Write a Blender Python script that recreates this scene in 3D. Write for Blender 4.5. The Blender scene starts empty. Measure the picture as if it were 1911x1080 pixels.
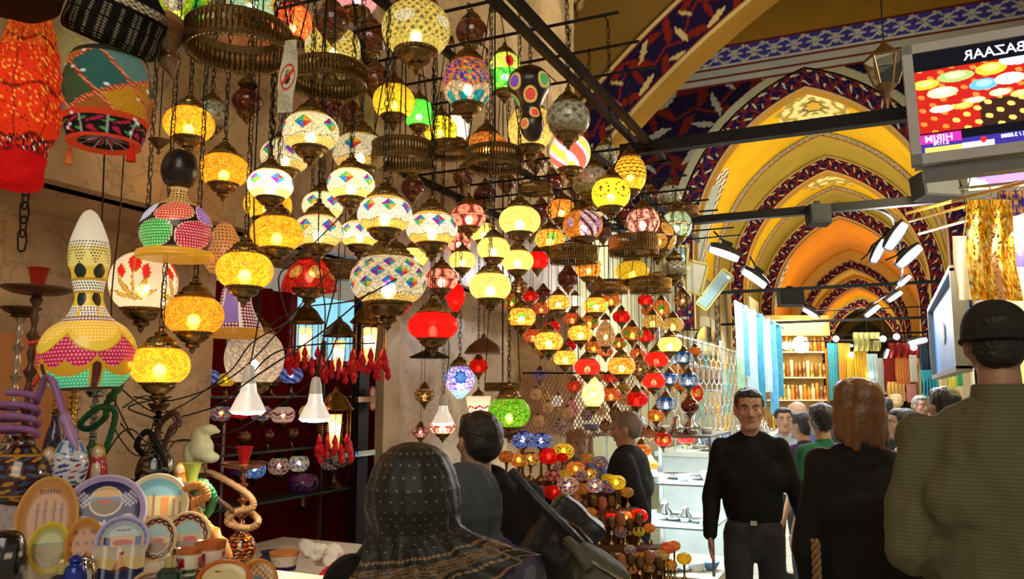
import bpy, math, random
import numpy as np
from mathutils import Vector, Matrix, noise
sc = bpy.context.scene
C = sc.collection
R = math.radians
# ------------------------------------------------------------------ camera
F = 1500.0; CZ = 1.66; PITCH = math.atan(195 / F); YAW = R(24.68)
cam_d = bpy.data.cameras.new('camera'); cam = bpy.data.objects.new('camera', cam_d); C.objects.link(cam)
cam_d.sensor_width = 36; cam_d.lens = F / 1911 * 36; cam_d.clip_start = .05; cam_d.clip_end = 200
cam.location = (0, 0, CZ); cam.rotation_euler = (R(90) + PITCH, 0, YAW); sc.camera = cam
FW = Vector((-math.sin(YAW) * math.cos(PITCH), math.cos(YAW) * math.cos(PITCH), math.sin(PITCH)))
RT = Vector((math.cos(YAW), math.sin(YAW), 0)); UP = RT.cross(FW)
def W(px, py, D):
    return Vector((0, 0, CZ)) + FW * D + RT * ((px - 955.5) / F * D) + UP * ((540 - py) / F * D)
def WPl(px, py, axis, val):
    d = W(px, py, 1) - Vector((0, 0, CZ)); o = (0, 0, CZ)
    return Vector((0, 0, CZ)) + d * ((val - o[axis]) / d[axis])
# ------------------------------------------------------------------ world, exposure, added fill light
w = bpy.data.worlds.new('world'); sc.world = w; w.use_nodes = True
bg = w.node_tree.nodes['Background']; bg.inputs[0].default_value = (1, .86, .66, 1); bg.inputs[1].default_value = .2
sc.view_settings.view_transform = 'Standard'; sc.view_settings.look = 'None'
sc.view_settings.exposure = .45; sc.view_settings.gamma = 1; sc.view_settings.use_curve_mapping = False
sc.cycles.max_bounces = 6; sc.cycles.diffuse_bounces = 3; sc.cycles.glossy_bounces = 3; sc.cycles.transmission_bounces = 4
sc.cycles.transparent_max_bounces = 12; sc.cycles.sample_clamp_indirect = 4; sc.cycles.caustics_reflective = False
sc.cycles.caustics_refractive = False
def light(name, kind, loc, energy, col, size=.1, rot=None, parent=None, target=None, shape=None, sy=None):
    d = bpy.data.lights.new(name, kind); d.energy = energy; d.color = col
    if kind == 'AREA':
        d.size = size
        if sy: d.shape = 'RECTANGLE'; d.size_y = sy
    elif kind in ('POINT', 'SPOT'): d.shadow_soft_size = size
    if kind == 'SPOT': d.spot_size = R(130); d.spot_blend = .6
    o = bpy.data.objects.new(name, d); C.objects.link(o); o.location = loc
    if target is not None:
        o.rotation_euler = (Vector(target) - Vector(loc)).to_track_quat('-Z', 'Y').to_euler()
    elif rot: o.rotation_euler = rot
    if parent:
        o.parent = parent; o.matrix_parent_inverse = Matrix.Translation(parent.location).inverted()
    return o
# unseen area lights added as general fill for the crossing, vault and street
light('crossing_fill', 'AREA', (.9, -2.2, 4.6), 80, (1, .9, .75), 3.2, target=(-1.2, 3, 1.6))
light('crossing_up_fill', 'AREA', (1.0, 5.5, 3.3), 110, (1, .85, .55), 1.6, target=(-.8, 9.5, 7.5))  # upward fill without a fixture, added to brighten the crossing arch
for yy in (15, 20, 27, 35, 45):
    light('vault_fill', 'AREA', (-1, yy, 3.3), 95 if yy < 40 else 160, (1, .84, .52), 1.8, rot=(math.pi, 0, 0))  # added fill hanging in mid-air, aimed up at the vault
light('jewellery_side_fill', 'AREA', (-1.6, 9, 3.2), 80, (.82, .93, 1), 1.6, target=(-3, 14, 1.8))  # added cool fill along the left wall, no lamp modelled
for yy in (17, 23, 31): light('street_fill', 'AREA', (-.8, yy, 3.6), 120, (1, .95, .85), 1.6, rot=(0, 0, 0))  # downward fill added to brighten the far street
light('street_fill', 'AREA', (-.7, 9.5, 3.4), 110, (.95, .97, 1), 1.2, target=(-.9, 10, 0))  # same kind of added fill over the nearer paving

# ------------------------------------------------------------------ materials
MATS = {}
def nodes(name):
    m = bpy.data.materials.new(name); m.use_nodes = True; nt = m.node_tree
    return m, nt, nt.nodes['Principled BSDF'], nt.nodes['Material Output']
def N(nt, t, **k):
    n = nt.nodes.new(t)
    for a, b in k.items(): setattr(n, a, b)
    return n
def mat(name, col, rough=.6, metal=0, var=.15, scale=12, bump=0, emit=0, bscale=None, alpha=None, spec=None, trans=0):
    if name in MATS: return MATS[name]
    m, nt, b, out = nodes(name); L = nt.links
    tc = N(nt, 'ShaderNodeTexCoord'); no = N(nt, 'ShaderNodeTexNoise'); no.inputs['Scale'].default_value = scale
    no.inputs['Detail'].default_value = 4; L.new(tc.outputs['Object'], no.inputs['Vector'])
    mx = N(nt, 'ShaderNodeMix', data_type='RGBA'); L.new(no.outputs['Fac'], mx.inputs[0])
    mx.inputs[6].default_value = tuple(c * (1 - var) for c in col) + (1,)
    mx.inputs[7].default_value = tuple(min(1, c * (1 + var)) for c in col) + (1,)
    L.new(mx.outputs[2], b.inputs['Base Color'])
    b.inputs['Roughness'].default_value = rough; b.inputs['Metallic'].default_value = metal
    if spec is None and rough >= .65 and not metal: spec = .15
    if spec is not None: b.inputs['Specular IOR Level'].default_value = spec
    if trans: b.inputs['Transmission Weight'].default_value = trans
    if emit: L.new(mx.outputs[2], b.inputs['Emission Color']); b.inputs['Emission Strength'].default_value = emit
    if bump:
        bp = N(nt, 'ShaderNodeBump'); bp.inputs['Strength'].default_value = bump; bp.inputs['Distance'].default_value = .01
        if bscale:
            n2 = N(nt, 'ShaderNodeTexNoise'); n2.inputs['Scale'].default_value = bscale; L.new(tc.outputs['Object'], n2.inputs['Vector']); L.new(n2.outputs['Fac'], bp.inputs['Height'])
        else: L.new(no.outputs['Fac'], bp.inputs['Height'])
        L.new(bp.outputs[0], b.inputs['Normal'])
    MATS[name] = m; return m
def amat(name, rough=.6, metal=0, emit=0, crack=0, cscale=60, bump=0, coat=0, weave=0, dirt=0):
    """painted surface: colour attribute 'Col', optional crackle lines between glass chips"""
    if name in MATS: return MATS[name]
    m, nt, b, out = nodes(name); L = nt.links
    at = N(nt, 'ShaderNodeAttribute'); at.attribute_name = 'Col'; col = at.outputs['Color']
    tc = N(nt, 'ShaderNodeTexCoord')
    if crack:
        vo = N(nt, 'ShaderNodeTexVoronoi', feature='DISTANCE_TO_EDGE'); vo.inputs['Scale'].default_value = cscale
        L.new(tc.outputs['Object'], vo.inputs['Vector'])
        mr = N(nt, 'ShaderNodeMapRange'); mr.inputs[1].default_value = 0; mr.inputs[2].default_value = .09
        mr.inputs[3].default_value = 1 - crack; mr.inputs[4].default_value = 1; L.new(vo.outputs['Distance'], mr.inputs[0])
        mx = N(nt, 'ShaderNodeMix', data_type='RGBA', blend_type='MULTIPLY'); mx.inputs[0].default_value = 1
        L.new(col, mx.inputs[6]); L.new(mr.outputs[0], mx.inputs[7]); col = mx.outputs[2]
    if dirt:
        no = N(nt, 'ShaderNodeTexNoise'); no.inputs['Scale'].default_value = 1.1; no.inputs['Detail'].default_value = 9; no.inputs['Roughness'].default_value = .7
        L.new(tc.outputs['Object'], no.inputs['Vector'])
        mr = N(nt, 'ShaderNodeMapRange'); mr.inputs[1].default_value = .3; mr.inputs[2].default_value = .7
        mr.inputs[3].default_value = 1 - dirt; mr.inputs[4].default_value = 1; L.new(no.outputs['Fac'], mr.inputs[0])
        mx = N(nt, 'ShaderNodeMix', data_type='RGBA', blend_type='MULTIPLY'); mx.inputs[0].default_value = 1
        L.new(col, mx.inputs[6]); L.new(mr.outputs[0], mx.inputs[7]); col = mx.outputs[2]
    L.new(col, b.inputs['Base Color']); b.inputs['Roughness'].default_value = rough; b.inputs['Metallic'].default_value = metal
    if rough >= .65: b.inputs['Specular IOR Level'].default_value = .15
    b.inputs['Coat Weight'].default_value = coat
    if emit: L.new(col, b.inputs['Emission Color']); b.inputs['Emission Strength'].default_value = emit
    if bump:
        no = N(nt, 'ShaderNodeTexNoise'); no.inputs['Scale'].default_value = bump[1]; L.new(tc.outputs['Object'], no.inputs['Vector'])
        bp = N(nt, 'ShaderNodeBump'); bp.inputs['Strength'].default_value = bump[0]; bp.inputs['Distance'].default_value = .01
        L.new(no.outputs['Fac'], bp.inputs['Height']); L.new(bp.outputs[0], b.inputs['Normal'])
    MATS[name] = m; return m
def glass_mat(name, cscale, emit, crack, clear=.22, seefac=.35, vary=1):
    """lit lamp glass: chips of coloured glass that scatter and pass the light of the bulb inside"""
    m, nt, b, out = nodes(name); L = nt.links
    at = N(nt, 'ShaderNodeAttribute'); at.attribute_name = 'Col'
    tc = N(nt, 'ShaderNodeTexCoord')
    vo = N(nt, 'ShaderNodeTexVoronoi', feature='DISTANCE_TO_EDGE'); vo.inputs['Scale'].default_value = cscale
    L.new(tc.outputs['Object'], vo.inputs['Vector'])
    mr = N(nt, 'ShaderNodeMapRange'); mr.inputs[2].default_value = .1; mr.inputs[3].default_value = 1 - crack; mr.inputs[4].default_value = 1
    L.new(vo.outputs['Distance'], mr.inputs[0])
    v2 = N(nt, 'ShaderNodeTexVoronoi'); v2.inputs['Scale'].default_value = cscale; L.new(tc.outputs['Object'], v2.inputs['Vector'])
    sp = N(nt, 'ShaderNodeSeparateColor'); L.new(v2.outputs['Color'], sp.inputs[0])
    m2 = N(nt, 'ShaderNodeMapRange'); m2.inputs[3].default_value = 1 - .4 * vary; m2.inputs[4].default_value = 1 + .25 * vary; L.new(sp.outputs[0], m2.inputs[0])
    mu = N(nt, 'ShaderNodeMath', operation='MULTIPLY'); L.new(mr.outputs[0], mu.inputs[0]); L.new(m2.outputs[0], mu.inputs[1])
    mx = N(nt, 'ShaderNodeMix', data_type='RGBA', blend_type='MULTIPLY'); mx.inputs[0].default_value = 1
    L.new(at.outputs['Color'], mx.inputs[6]); L.new(mu.outputs[0], mx.inputs[7]); col = mx.outputs[2]
    tr = N(nt, 'ShaderNodeBsdfTranslucent'); L.new(col, tr.inputs[0])
    rf = N(nt, 'ShaderNodeBsdfRefraction'); rf.inputs['Roughness'].default_value = .42; rf.inputs['IOR'].default_value = 1.22; L.new(col, rf.inputs[0])
    tp = N(nt, 'ShaderNodeBsdfTransparent'); L.new(col, tp.inputs[0])
    L.new(col, b.inputs['Base Color']); b.inputs['Roughness'].default_value = .25
    L.new(col, b.inputs['Emission Color']); b.inputs['Emission Strength'].default_value = emit
    a1 = N(nt, 'ShaderNodeMixShader'); a1.inputs[0].default_value = seefac; L.new(tr.outputs[0], a1.inputs[1]); L.new(rf.outputs[0], a1.inputs[2])
    a2 = N(nt, 'ShaderNodeMixShader'); a2.inputs[0].default_value = clear; L.new(a1.outputs[0], a2.inputs[1]); L.new(tp.outputs[0], a2.inputs[2])
    a3 = N(nt, 'ShaderNodeMixShader'); a3.inputs[0].default_value = .35; L.new(a2.outputs[0], a3.inputs[1]); L.new(b.outputs[0], a3.inputs[2])
    L.new(a3.outputs[0], out.inputs[0])
    try: m.cycles.emission_sampling = 'NONE'
    except Exception: pass
    MATS[name] = m; return m
def emat(name, col, s, samp=False):
    if name in MATS: return MATS[name]
    m, nt, b, out = nodes(name)
    no = N(nt, 'ShaderNodeTexNoise'); mr = N(nt, 'ShaderNodeMapRange'); mr.inputs[3].default_value = s * .85; mr.inputs[4].default_value = s * 1.15
    nt.links.new(no.outputs['Fac'], mr.inputs[0]); nt.links.new(mr.outputs[0], b.inputs['Emission Strength'])
    b.inputs['Base Color'].default_value = (*col, 1); b.inputs['Emission Color'].default_value = (*col, 1)
    if not samp:
        try: m.cycles.emission_sampling = 'NONE'
        except Exception: pass
    MATS[name] = m; return m
glass_mat('lit_glass', 13, .2, .6)              # unit-size globes: chips in units of the diameter
glass_mat('lit_fine_glass', 26, .2, .65)
glass_mat('lit_plain_glass', 40, .24, .25, .1)
glass_mat('lit_smooth_glass', 60, .5, .0, .08, .35, .08)
def pane_mat(name, tint, a):
    m, nt, b, out = nodes(name); L = nt.links
    tp = N(nt, 'ShaderNodeBsdfTransparent'); tp.inputs[0].default_value = (*tint, 1)
    gl = N(nt, 'ShaderNodeBsdfGlossy'); gl.inputs['Roughness'].default_value = .03
    no = N(nt, 'ShaderNodeTexNoise'); no.inputs['Scale'].default_value = 3
    mr = N(nt, 'ShaderNodeMapRange'); mr.inputs[3].default_value = a * .8; mr.inputs[4].default_value = a * 1.2; L.new(no.outputs['Fac'], mr.inputs[0])
    mx = N(nt, 'ShaderNodeMixShader'); L.new(mr.outputs[0], mx.inputs[0])
    L.new(tp.outputs[0], mx.inputs[1]); L.new(gl.outputs[0], mx.inputs[2]); L.new(mx.outputs[0], out.inputs[0])
    MATS[name] = m; return m
pane_mat('pane', (.93, .97, .97), .07)
brass = mat('brass', (.27, .18, .07), .24, .95, .6, 30, .12)
dbrass = mat('dark_brass', (.16, .10, .045), .4, .85, .4, 30, .15)
iron = mat('black_iron', (.008, .007, .006), .6, .0, .3, spec=.2)
black = mat('black_plastic', (.006, .006, .007), .5, spec=.2)
cable_m = mat('cable_rubber', (.008, .008, .008), .5)
steel = mat('steel', (.55, .56, .56), .25, .9)
chrome = mat('chrome', (.7, .7, .68), .12, 1)
silver = mat('grey_plastic', (.42, .41, .36), .45)
cream = mat('cream_plaster', (.72, .6, .33), .8)
white = mat('white_plaster', (.75, .72, .62), .7)
gold = mat('gold', (.95, .62, .12), .25, .9, .3, 60)
wood = mat('dark_wood', (.09, .035, .015), .35, 0, .4, 20)
redp = mat('red_paint', (.55, .03, .015), .35)
P = amat('painted', .55, coat=.0)
PG = amat('painted_gloss', .15, coat=.8)
PC = amat('painted_cloth', .9, bump=(.6, 90))
PW = amat('painted_plaster', .75, dirt=.28, bump=(.15, 25))
PB = amat('unlit_glass', .12, crack=.7, cscale=9, coat=1)
# ------------------------------------------------------------------ mesh helpers
def rgbfix(c): return np.asarray(c, dtype=float)
class MB:
    def __init__(s): s.v = []; s.f = []; s.c = []; s.n = 0; s.col = (.8, .8, .8)
    def add(s, verts, faces, col=None):
        o = s.n; s.v.extend(map(tuple, verts)); s.f.extend([tuple(i + o for i in f) for f in faces]); s.n += len(verts)
        if col is None: col = s.col
        if isinstance(col, np.ndarray) and col.ndim == 2: s.c.extend(map(tuple, col))
        else: s.c.extend([tuple(col)] * len(verts))
        return s
    def box(s, c, d, rz=0, col=None, M=None):
        x, y, z = (q / 2 for q in d)
        vs = [Vector((a, b, e)) for e in (-z, z) for b in (-y, y) for a in (-x, x)]
        m = M.copy() if M else Matrix.Rotation(rz, 4, 'Z'); m = Matrix.Translation(c) @ m
        return s.add([m @ v for v in vs], [(0, 2, 3, 1), (4, 5, 7, 6), (0, 1, 5, 4), (2, 6, 7, 3), (0, 4, 6, 2), (1, 3, 7, 5)], col)
    def lathe(s, prof, n=24, c=(0, 0, 0), col=None, M=None, cols=None, sx=1, sy=1, cap=True):
        vs = []; fs = []; m = Matrix.Translation(c) @ (M if M else Matrix())
        cc = []
        for i, (r, z) in enumerate(prof):
            for j in range(n):
                a = 2 * math.pi * j / n; vs.append(m @ Vector((r * math.cos(a) * sx, r * math.sin(a) * sy, z)))
                if cols: cc.append(cols[i])
        for i in range(len(prof) - 1):
            for j in range(n):
                k = (j + 1) % n; fs.append((i * n + j, i * n + k, (i + 1) * n + k, (i + 1) * n + j))
        if cap and prof[0][0] > 1e-5: fs.append(tuple(range(n - 1, -1, -1)))
        if cap and prof[-1][0] > 1e-5: fs.append(tuple((len(prof) - 1) * n + j for j in range(n)))
        return s.add(vs, fs, np.array(cc) if cols else col)
    def sphere(s, c, r, n=12, m=8, col=None, M=None):
        if not hasattr(r, '__len__'): r = (r, r, r)
        vs = []; fs = []; mm = Matrix.Translation(c) @ (M if M else Matrix())
        for i in range(m + 1):
            t = math.pi * i / m
            for j in range(n):
                a = 2 * math.pi * j / n
                vs.append(mm @ Vector((r[0] * math.sin(t) * math.cos(a), r[1] * math.sin(t) * math.sin(a), -r[2] * math.cos(t))))
        for i in range(m):
            for j in range(n):
                k = (j + 1) % n; fs.append((i * n + j, i * n + k, (i + 1) * n + k, (i + 1) * n + j))
        return s.add(vs, fs, col)
    def tube(s, pts, r, n=8, closed=False, col=None, cap=True):
        pts = [Vector(p) for p in pts]; K = len(pts)
        rr = r if hasattr(r, '__len__') else [r] * K
        vs = []; fs = []; prev = None
        for i in range(K):
            if closed: t = pts[(i + 1) % K] - pts[i - 1]
            else: t = pts[min(i + 1, K - 1)] - pts[max(i - 1, 0)]
            if t.length < 1e-9: t = Vector((0, 0, 1))
            t.normalize()
            if prev is None:
                a = Vector((0, 0, 1)) if abs(t.z) < .9 else Vector((1, 0, 0)); u = t.cross(a).normalized()
            else:
                u = prev - t * prev.dot(t); u = u.normalized() if u.length > 1e-6 else t.cross(Vector((0, 0, 1))).normalized()
            prev = u; v = t.cross(u)
            for j in range(n):
                a = 2 * math.pi * j / n; vs.append(pts[i] + (u * math.cos(a) + v * math.sin(a)) * rr[i])
        for i in range(K if closed else K - 1):
            for j in range(n):
                k = (j + 1) % n; i2 = (i + 1) % K; fs.append((i * n + j, i * n + k, i2 * n + k, i2 * n + j))
        if not closed and cap: fs.append(tuple(range(n - 1, -1, -1))); fs.append(tuple((K - 1) * n + j for j in range(n)))
        return s.add(vs, fs, col)
    def torus(s, c, R_, r, n=24, m=6, M=None, col=None, sy=1):
        mm = Matrix.Translation(c) @ (M if M else Matrix())
        return s.tube([mm @ Vector((R_ * math.cos(2 * math.pi * i / n), sy * R_ * math.sin(2 * math.pi * i / n), 0)) for i in range(n)], r, m, True, col)
    def grid(s, Pts, cols=None, wrap=False, col=None):
        a, b = Pts.shape[:2]; fs = []
        for i in range(a - 1):
            for j in range(b if wrap else b - 1):
                k = (j + 1) % b; fs.append((i * b + j, i * b + k, (i + 1) * b + k, (i + 1) * b + j))
        return s.add(Pts.reshape(-1, 3), fs, cols.reshape(-1, 3) if cols is not None else col)
    def mesh(s, name, smooth=True):
        me = bpy.data.meshes.new(name); me.from_pydata(s.v, [], s.f)
        at = me.color_attributes.new('Col', 'FLOAT_COLOR', 'POINT')
        a = np.ones((s.n, 4), np.float32); a[:, :3] = np.array(s.c, np.float32); at.data.foreach_set('color', a.ravel())
        if smooth == 'auto':
            me.polygons.foreach_set('use_smooth', [True] * len(me.polygons)); me.set_sharp_from_angle(angle=R(38))
        elif smooth: me.polygons.foreach_set('use_smooth', [True] * len(me.polygons))
        return me
def obj(name, mb, m, parent=None, loc=(0, 0, 0), rot=(0, 0, 0), scale=1, smooth='auto'):
    me = mb if isinstance(mb, bpy.types.Mesh) else mb.mesh(name, smooth)
    if m is not None:
        if not me.materials: me.materials.append(m)
    o = bpy.data.objects.new(name, me); C.objects.link(o); o.location = loc; o.rotation_euler = rot
    o.scale = (scale,) * 3 if not hasattr(scale, '__len__') else scale
    if parent: o.parent = parent
    return o
def tag(o, label, cat, group=None, kind=None):
    o['label'] = label; o['category'] = cat
    if group: o['group'] = group
    if kind: o['kind'] = kind
    return o
def thing(name, label, cat, loc=(0, 0, 0), rot=(0, 0, 0), group=None):
    o = bpy.data.objects.new(name, None); C.objects.link(o); o.location = loc; o.rotation_euler = rot; o.empty_display_size = .05
    return tag(o, label, cat, group)
def struct(name, mb, m, smooth='auto', parent=None):
    o = obj(name, mb, m, parent, smooth=smooth)
    if not parent: o['kind'] = 'structure'
    return o
def remesh(name, mb, vox, it=3, fac=.5, wr=None, shrink=0):
    """fuse closed shapes into one continuous skin"""
    me = mb.mesh('tmp', False); o = bpy.data.objects.new('tmp', me); C.objects.link(o)
    r = o.modifiers.new('r', 'REMESH'); r.mode = 'VOXEL'; r.voxel_size = vox; r.use_smooth_shade = True
    if it: sm = o.modifiers.new('s', 'SMOOTH'); sm.iterations = it; sm.factor = fac
    dg = bpy.context.evaluated_depsgraph_get(); out = bpy.data.meshes.new_from_object(o.evaluated_get(dg)); out.name = name
    bpy.data.objects.remove(o); bpy.data.meshes.remove(me)
    if wr:
        amp, scl, str_ = wr; nv = len(out.vertices); co = np.empty(nv * 3, np.float32); out.vertices.foreach_get('co', co); co = co.reshape(-1, 3)
        no = np.array([v.normal[:] for v in out.vertices], np.float32)
        d = np.array([noise.fractal(Vector((p[0] * scl, p[1] * scl, p[2] * scl * str_)), 1.0, 2.0, 3) for p in co])
        co += no * (d * amp)[:, None]; out.vertices.foreach_set('co', co.ravel())
    out.polygons.foreach_set('use_smooth', [True] * len(out.polygons)); out.update()
    return out
def paint_mesh(me, fn):
    nv = len(me.vertices); co = np.empty(nv * 3, np.float32); me.vertices.foreach_get('co', co); co = co.reshape(-1, 3)
    at = me.color_attributes.get('Col') or me.color_attributes.new('Col', 'FLOAT_COLOR', 'POINT')
    a = np.ones((nv, 4), np.float32); a[:, :3] = fn(co); at.data.foreach_set('color', a.ravel())
def capsule(mb, p0, p1, r0, r1, sq=1, ax=None, n=16, k=5):
    """closed tapered limb segment with round ends; sq flattens it along ax"""
    p0 = Vector(p0); p1 = Vector(p1); t = (p1 - p0); Ln = t.length; t = t / Ln if Ln > 1e-6 else Vector((0, 0, 1))
    u = Vector(ax) if ax else (Vector((0, 1, 0)) if abs(t.y) < .9 else Vector((1, 0, 0)))
    u = (u - t * u.dot(t)).normalized(); v = t.cross(u); vs = []; fs = []; rings = []
    for i in range(k + 1):
        a = math.pi / 2 * (1 - i / k); rings.append((p0 - t * r0 * math.sin(a), r0 * max(math.cos(a), .02)))
    for i in range(k + 1):
        a = math.pi / 2 * i / k; rings.append((p1 + t * r1 * math.sin(a), r1 * max(math.cos(a), .02)))
    for c, r in rings:
        for j in range(n):
            a = 2 * math.pi * j / n; vs.append(c + u * math.cos(a) * r * sq + v * math.sin(a) * r)
    for i in range(len(rings) - 1):
        for j in range(n):
            q = (j + 1) % n; fs.append((i * n + j, i * n + q, (i + 1) * n + q, (i + 1) * n + j))
    fs.append(tuple(range(n - 1, -1, -1))); fs.append(tuple((len(rings) - 1) * n + j for j in range(n)))
    return mb.add(vs, fs)
def srgb(r, g, b):
    f = lambda c: (c / 255 / 12.92) if c / 255 <= .04045 else ((c / 255 + .055) / 1.055) ** 2.4
    return np.array([f(r), f(g), f(b)])
def interp(pts, n):
    """smooth resample of a (r,z) profile"""
    pts = np.array(pts, float); d = np.r_[0, np.cumsum(np.hypot(*np.diff(pts, axis=0).T))]; t = np.linspace(0, d[-1], n)
    # catmull-rom
    out = []
    for q in t:
        i = min(max(np.searchsorted(d, q) - 1, 0), len(pts) - 2); f = (q - d[i]) / max(d[i + 1] - d[i], 1e-9)
        p0 = pts[max(i - 1, 0)]; p1 = pts[i]; p2 = pts[i + 1]; p3 = pts[min(i + 2, len(pts) - 1)]
        out.append(.5 * ((2 * p1) + (-p0 + p2) * f + (2 * p0 - 5 * p1 + 4 * p2 - p3) * f * f + (-p0 + 3 * p1 - 3 * p2 + p3) * f ** 3))
    out = np.array(out); out[:, 0] = np.maximum(out[:, 0], 1e-4) if out[:, 0].max() > 0 else out[:, 0]
    return out
def spline(pts, n):
    pts = [Vector(p) for p in pts]; out = []; K = len(pts) - 1
    for q in range(n):
        t = q / (n - 1) * K; i = min(int(t), K - 1); f = t - i
        p0 = pts[max(i - 1, 0)]; p1 = pts[i]; p2 = pts[i + 1]; p3 = pts[min(i + 2, K)]
        out.append(.5 * ((2 * p1) + (p2 - p0) * f + (2 * p0 - 5 * p1 + 4 * p2 - p3) * f * f + (3 * p1 - p0 - 3 * p2 + p3) * f ** 3))
    return out
# ------------------------------------------------------------------ painted ornament
NAVY = srgb(34, 22, 72); DRED = srgb(140, 40, 22); CREAM = srgb(235, 215, 150); YEL = srgb(206, 164, 4); OCH = srgb(165, 120, 36)
OLV = srgb(160, 138, 50); ORG = srgb(215, 132, 6); PALE = srgb(205, 200, 180); BLU = srgb(70, 62, 150)
def leaf(x, y, cx, cy, a, b, ang):
    c, s = math.cos(ang), math.sin(ang); u = (x - cx) * c + (y - cy) * s; v = -(x - cx) * s + (y - cy) * c
    return np.abs(v - .25 * b * np.sin(u / a * 3)) < b * (1 - (u / a) ** 2) * (1 + .18 * np.cos(u / a * 14))
def stem(x, y, pts, w_):
    m = np.zeros(x.shape, bool)
    for (x0, y0), (x1, y1) in zip(pts[:-1], pts[1:]):
        dx, dy = x1 - x0, y1 - y0; t = np.clip(((x - x0) * dx + (y - y0) * dy) / (dx * dx + dy * dy), 0, 1)
        m |= np.hypot(x - x0 - t * dx, y - y0 - t * dy) < w_
    return m
def leafband(s, t, edge=True, vivid=False):
    """s along the band in band widths, t 0..1 across; scrolling leaves on navy"""
    P_ = 1.7; x = np.mod(s, P_); y = t; c = np.empty(s.shape + (3,)); c[:] = NAVY if not vivid else srgb(60, 40, 190)
    red = DRED if not vivid else srgb(215, 50, 30); cr = CREAM if not vivid else srgb(240, 235, 250)
    m = stem(x, y, [(-.1, .5), (.25, .3), (.6, .55), (.9, .7), (1.3, .35), (1.8, .5)], .022)
    for a in [(.2, .68, .3, .085, .9), (.55, .25, .28, .08, -.5), (.75, .8, .25, .07, .1), (1.15, .6, .3, .085, -1.0), (1.45, .22, .24, .07, .6), (1.6, .78, .22, .07, -.3), (-.1, .78, .22, .07, -.3), (.95, .42, .22, .06, 1.3)]:
        m |= leaf(x, y, *a)
    c[m] = red
    m = np.zeros(x.shape, bool)
    for a in [(.32, .42, .22, .055, 1.5), (.95, .2, .26, .055, .12), (1.35, .72, .26, .055, .5), (.02, .15, .2, .05, -.4), (1.72, .15, .2, .05, -.4), (.62, .68, .14, .04, -1.1)]:
        m |= leaf(x, y, *a)
    c[m] = cr
    if edge:
        e = (t < .09) | (t > .91); c[e] = CREAM; e2 = ((t > .09) & (t < .115)) | ((t < .91) & (t > .885)); c[e2] = DRED
    return c
def tileband(s, t):
    """blue and white arabesque tile frieze"""
    x = np.mod(s, 1.0); c = np.empty(s.shape + (3,)); c[:] = BLU
    a = np.abs(t - .5 - .36 * np.sin(2 * math.pi * x)) < .05; a |= np.abs(t - .5 + .36 * np.sin(2 * math.pi * x)) < .05
    for cx in (0, .5, 1):
        r = np.hypot(x - cx, (t - .5) * .8); th = np.arctan2(t - .5, x - cx); a |= (r < .15 + .06 * np.cos(4 * th)) & (r > .06)
        a |= (np.hypot(x - cx, (t - .5) * .8) < .03)
    for cx in (.25, .75):
        for cy in (.12, .88):
            r = np.hypot(x - cx, (t - cy) * .8); th = np.arctan2(t - cy, x - cx); a |= r < .07 + .05 * np.cos(3 * th)
    c[a] = PALE; c[(t < .05) | (t > .95)] = srgb(225, 220, 200)
    return c
def speck(s, t):
    c = np.empty(s.shape + (3,)); c[:] = srgb(120, 105, 80)
    r = np.sin(s * 40 + np.sin(t * 9) * 2) * np.sin(t * 12 + s * 17); c[r > .15] = srgb(225, 215, 190); c[(t < .1) | (t > .9)] = srgb(70, 55, 60)
    return c
# ------------------------------------------------------------------ street geometry
XC, HA, ZS, RISE = -.88, 2.15, 3.9, 2.9
def arch(a, rise, n):
    """pointed arch from left foot over the apex to right foot, x relative to its centre"""
    Rr = (rise * rise + a * a) / (2 * a); c = Rr - a; top = math.atan2(rise, c); t = np.linspace(0, top, n)
    x = np.r_[-(Rr * np.cos(t) - c), (Rr * np.cos(t[::-1]) - c)[1:]]; z = np.r_[Rr * np.sin(t), (Rr * np.sin(t[::-1]))[1:]]
    return x, z
def arch_rib(name, Y, wid, style, dep=.35, off=0, legs=1.2, n=260, vivid=False):
    h = HA - off; r = RISE - off; Rr = (r * r + h * h) / (2 * h); c = Rr - h; m = 22; t = np.linspace(0, 1, m); X = []; Z = []; S = []
    for q in t:
        rr = Rr - wid * q; top = math.acos(c / rr); a = np.linspace(0, top, n); x = rr * np.cos(a) - c; z = rr * np.sin(a); lz = np.linspace(-legs, 0, 40)[:-1]
        X.append(np.r_[np.full(39, -x[0]), -x, x[::-1][1:], np.full(39, x[0])]); Z.append(np.r_[lz, z, z[::-1][1:], lz[::-1]])
        s1 = np.r_[lz, Rr * a]; S.append(np.r_[s1, (2 * s1[-1] - s1[::-1])[1:]])
    X = XC + np.array(X).T; Z = ZS + np.array(Z).T; S = np.array(S).T / wid; T = np.repeat(t[None], S.shape[0], 0); s = X[:, 0]
    col = {'leaf': lambda: leafband(S, T), 'speck': lambda: speck(S, T), 'cream': lambda: np.ones(S.shape + (3,)) * srgb(205, 165, 80)}[style]()
    mb = MB(); mb.grid(np.stack([X, np.full(X.shape, Y), Z], -1), col)
    X2 = np.stack([X[:, -1], X[:, -1]], 1); Z2 = np.stack([Z[:, -1], Z[:, -1]], 1); Y2 = np.stack([np.full(len(s), Y), np.full(len(s), Y + dep)], 1)
    mb.grid(np.stack([X2, Y2, Z2], -1), np.ones(X2.shape + (3,)) * OCH)
    X3 = X.copy(); mb.grid(np.stack([X, np.full(X.shape, Y + dep), Z], -1), np.ones(S.shape + (3,)) * OCH)
    return struct(name, mb, PW)
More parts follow.
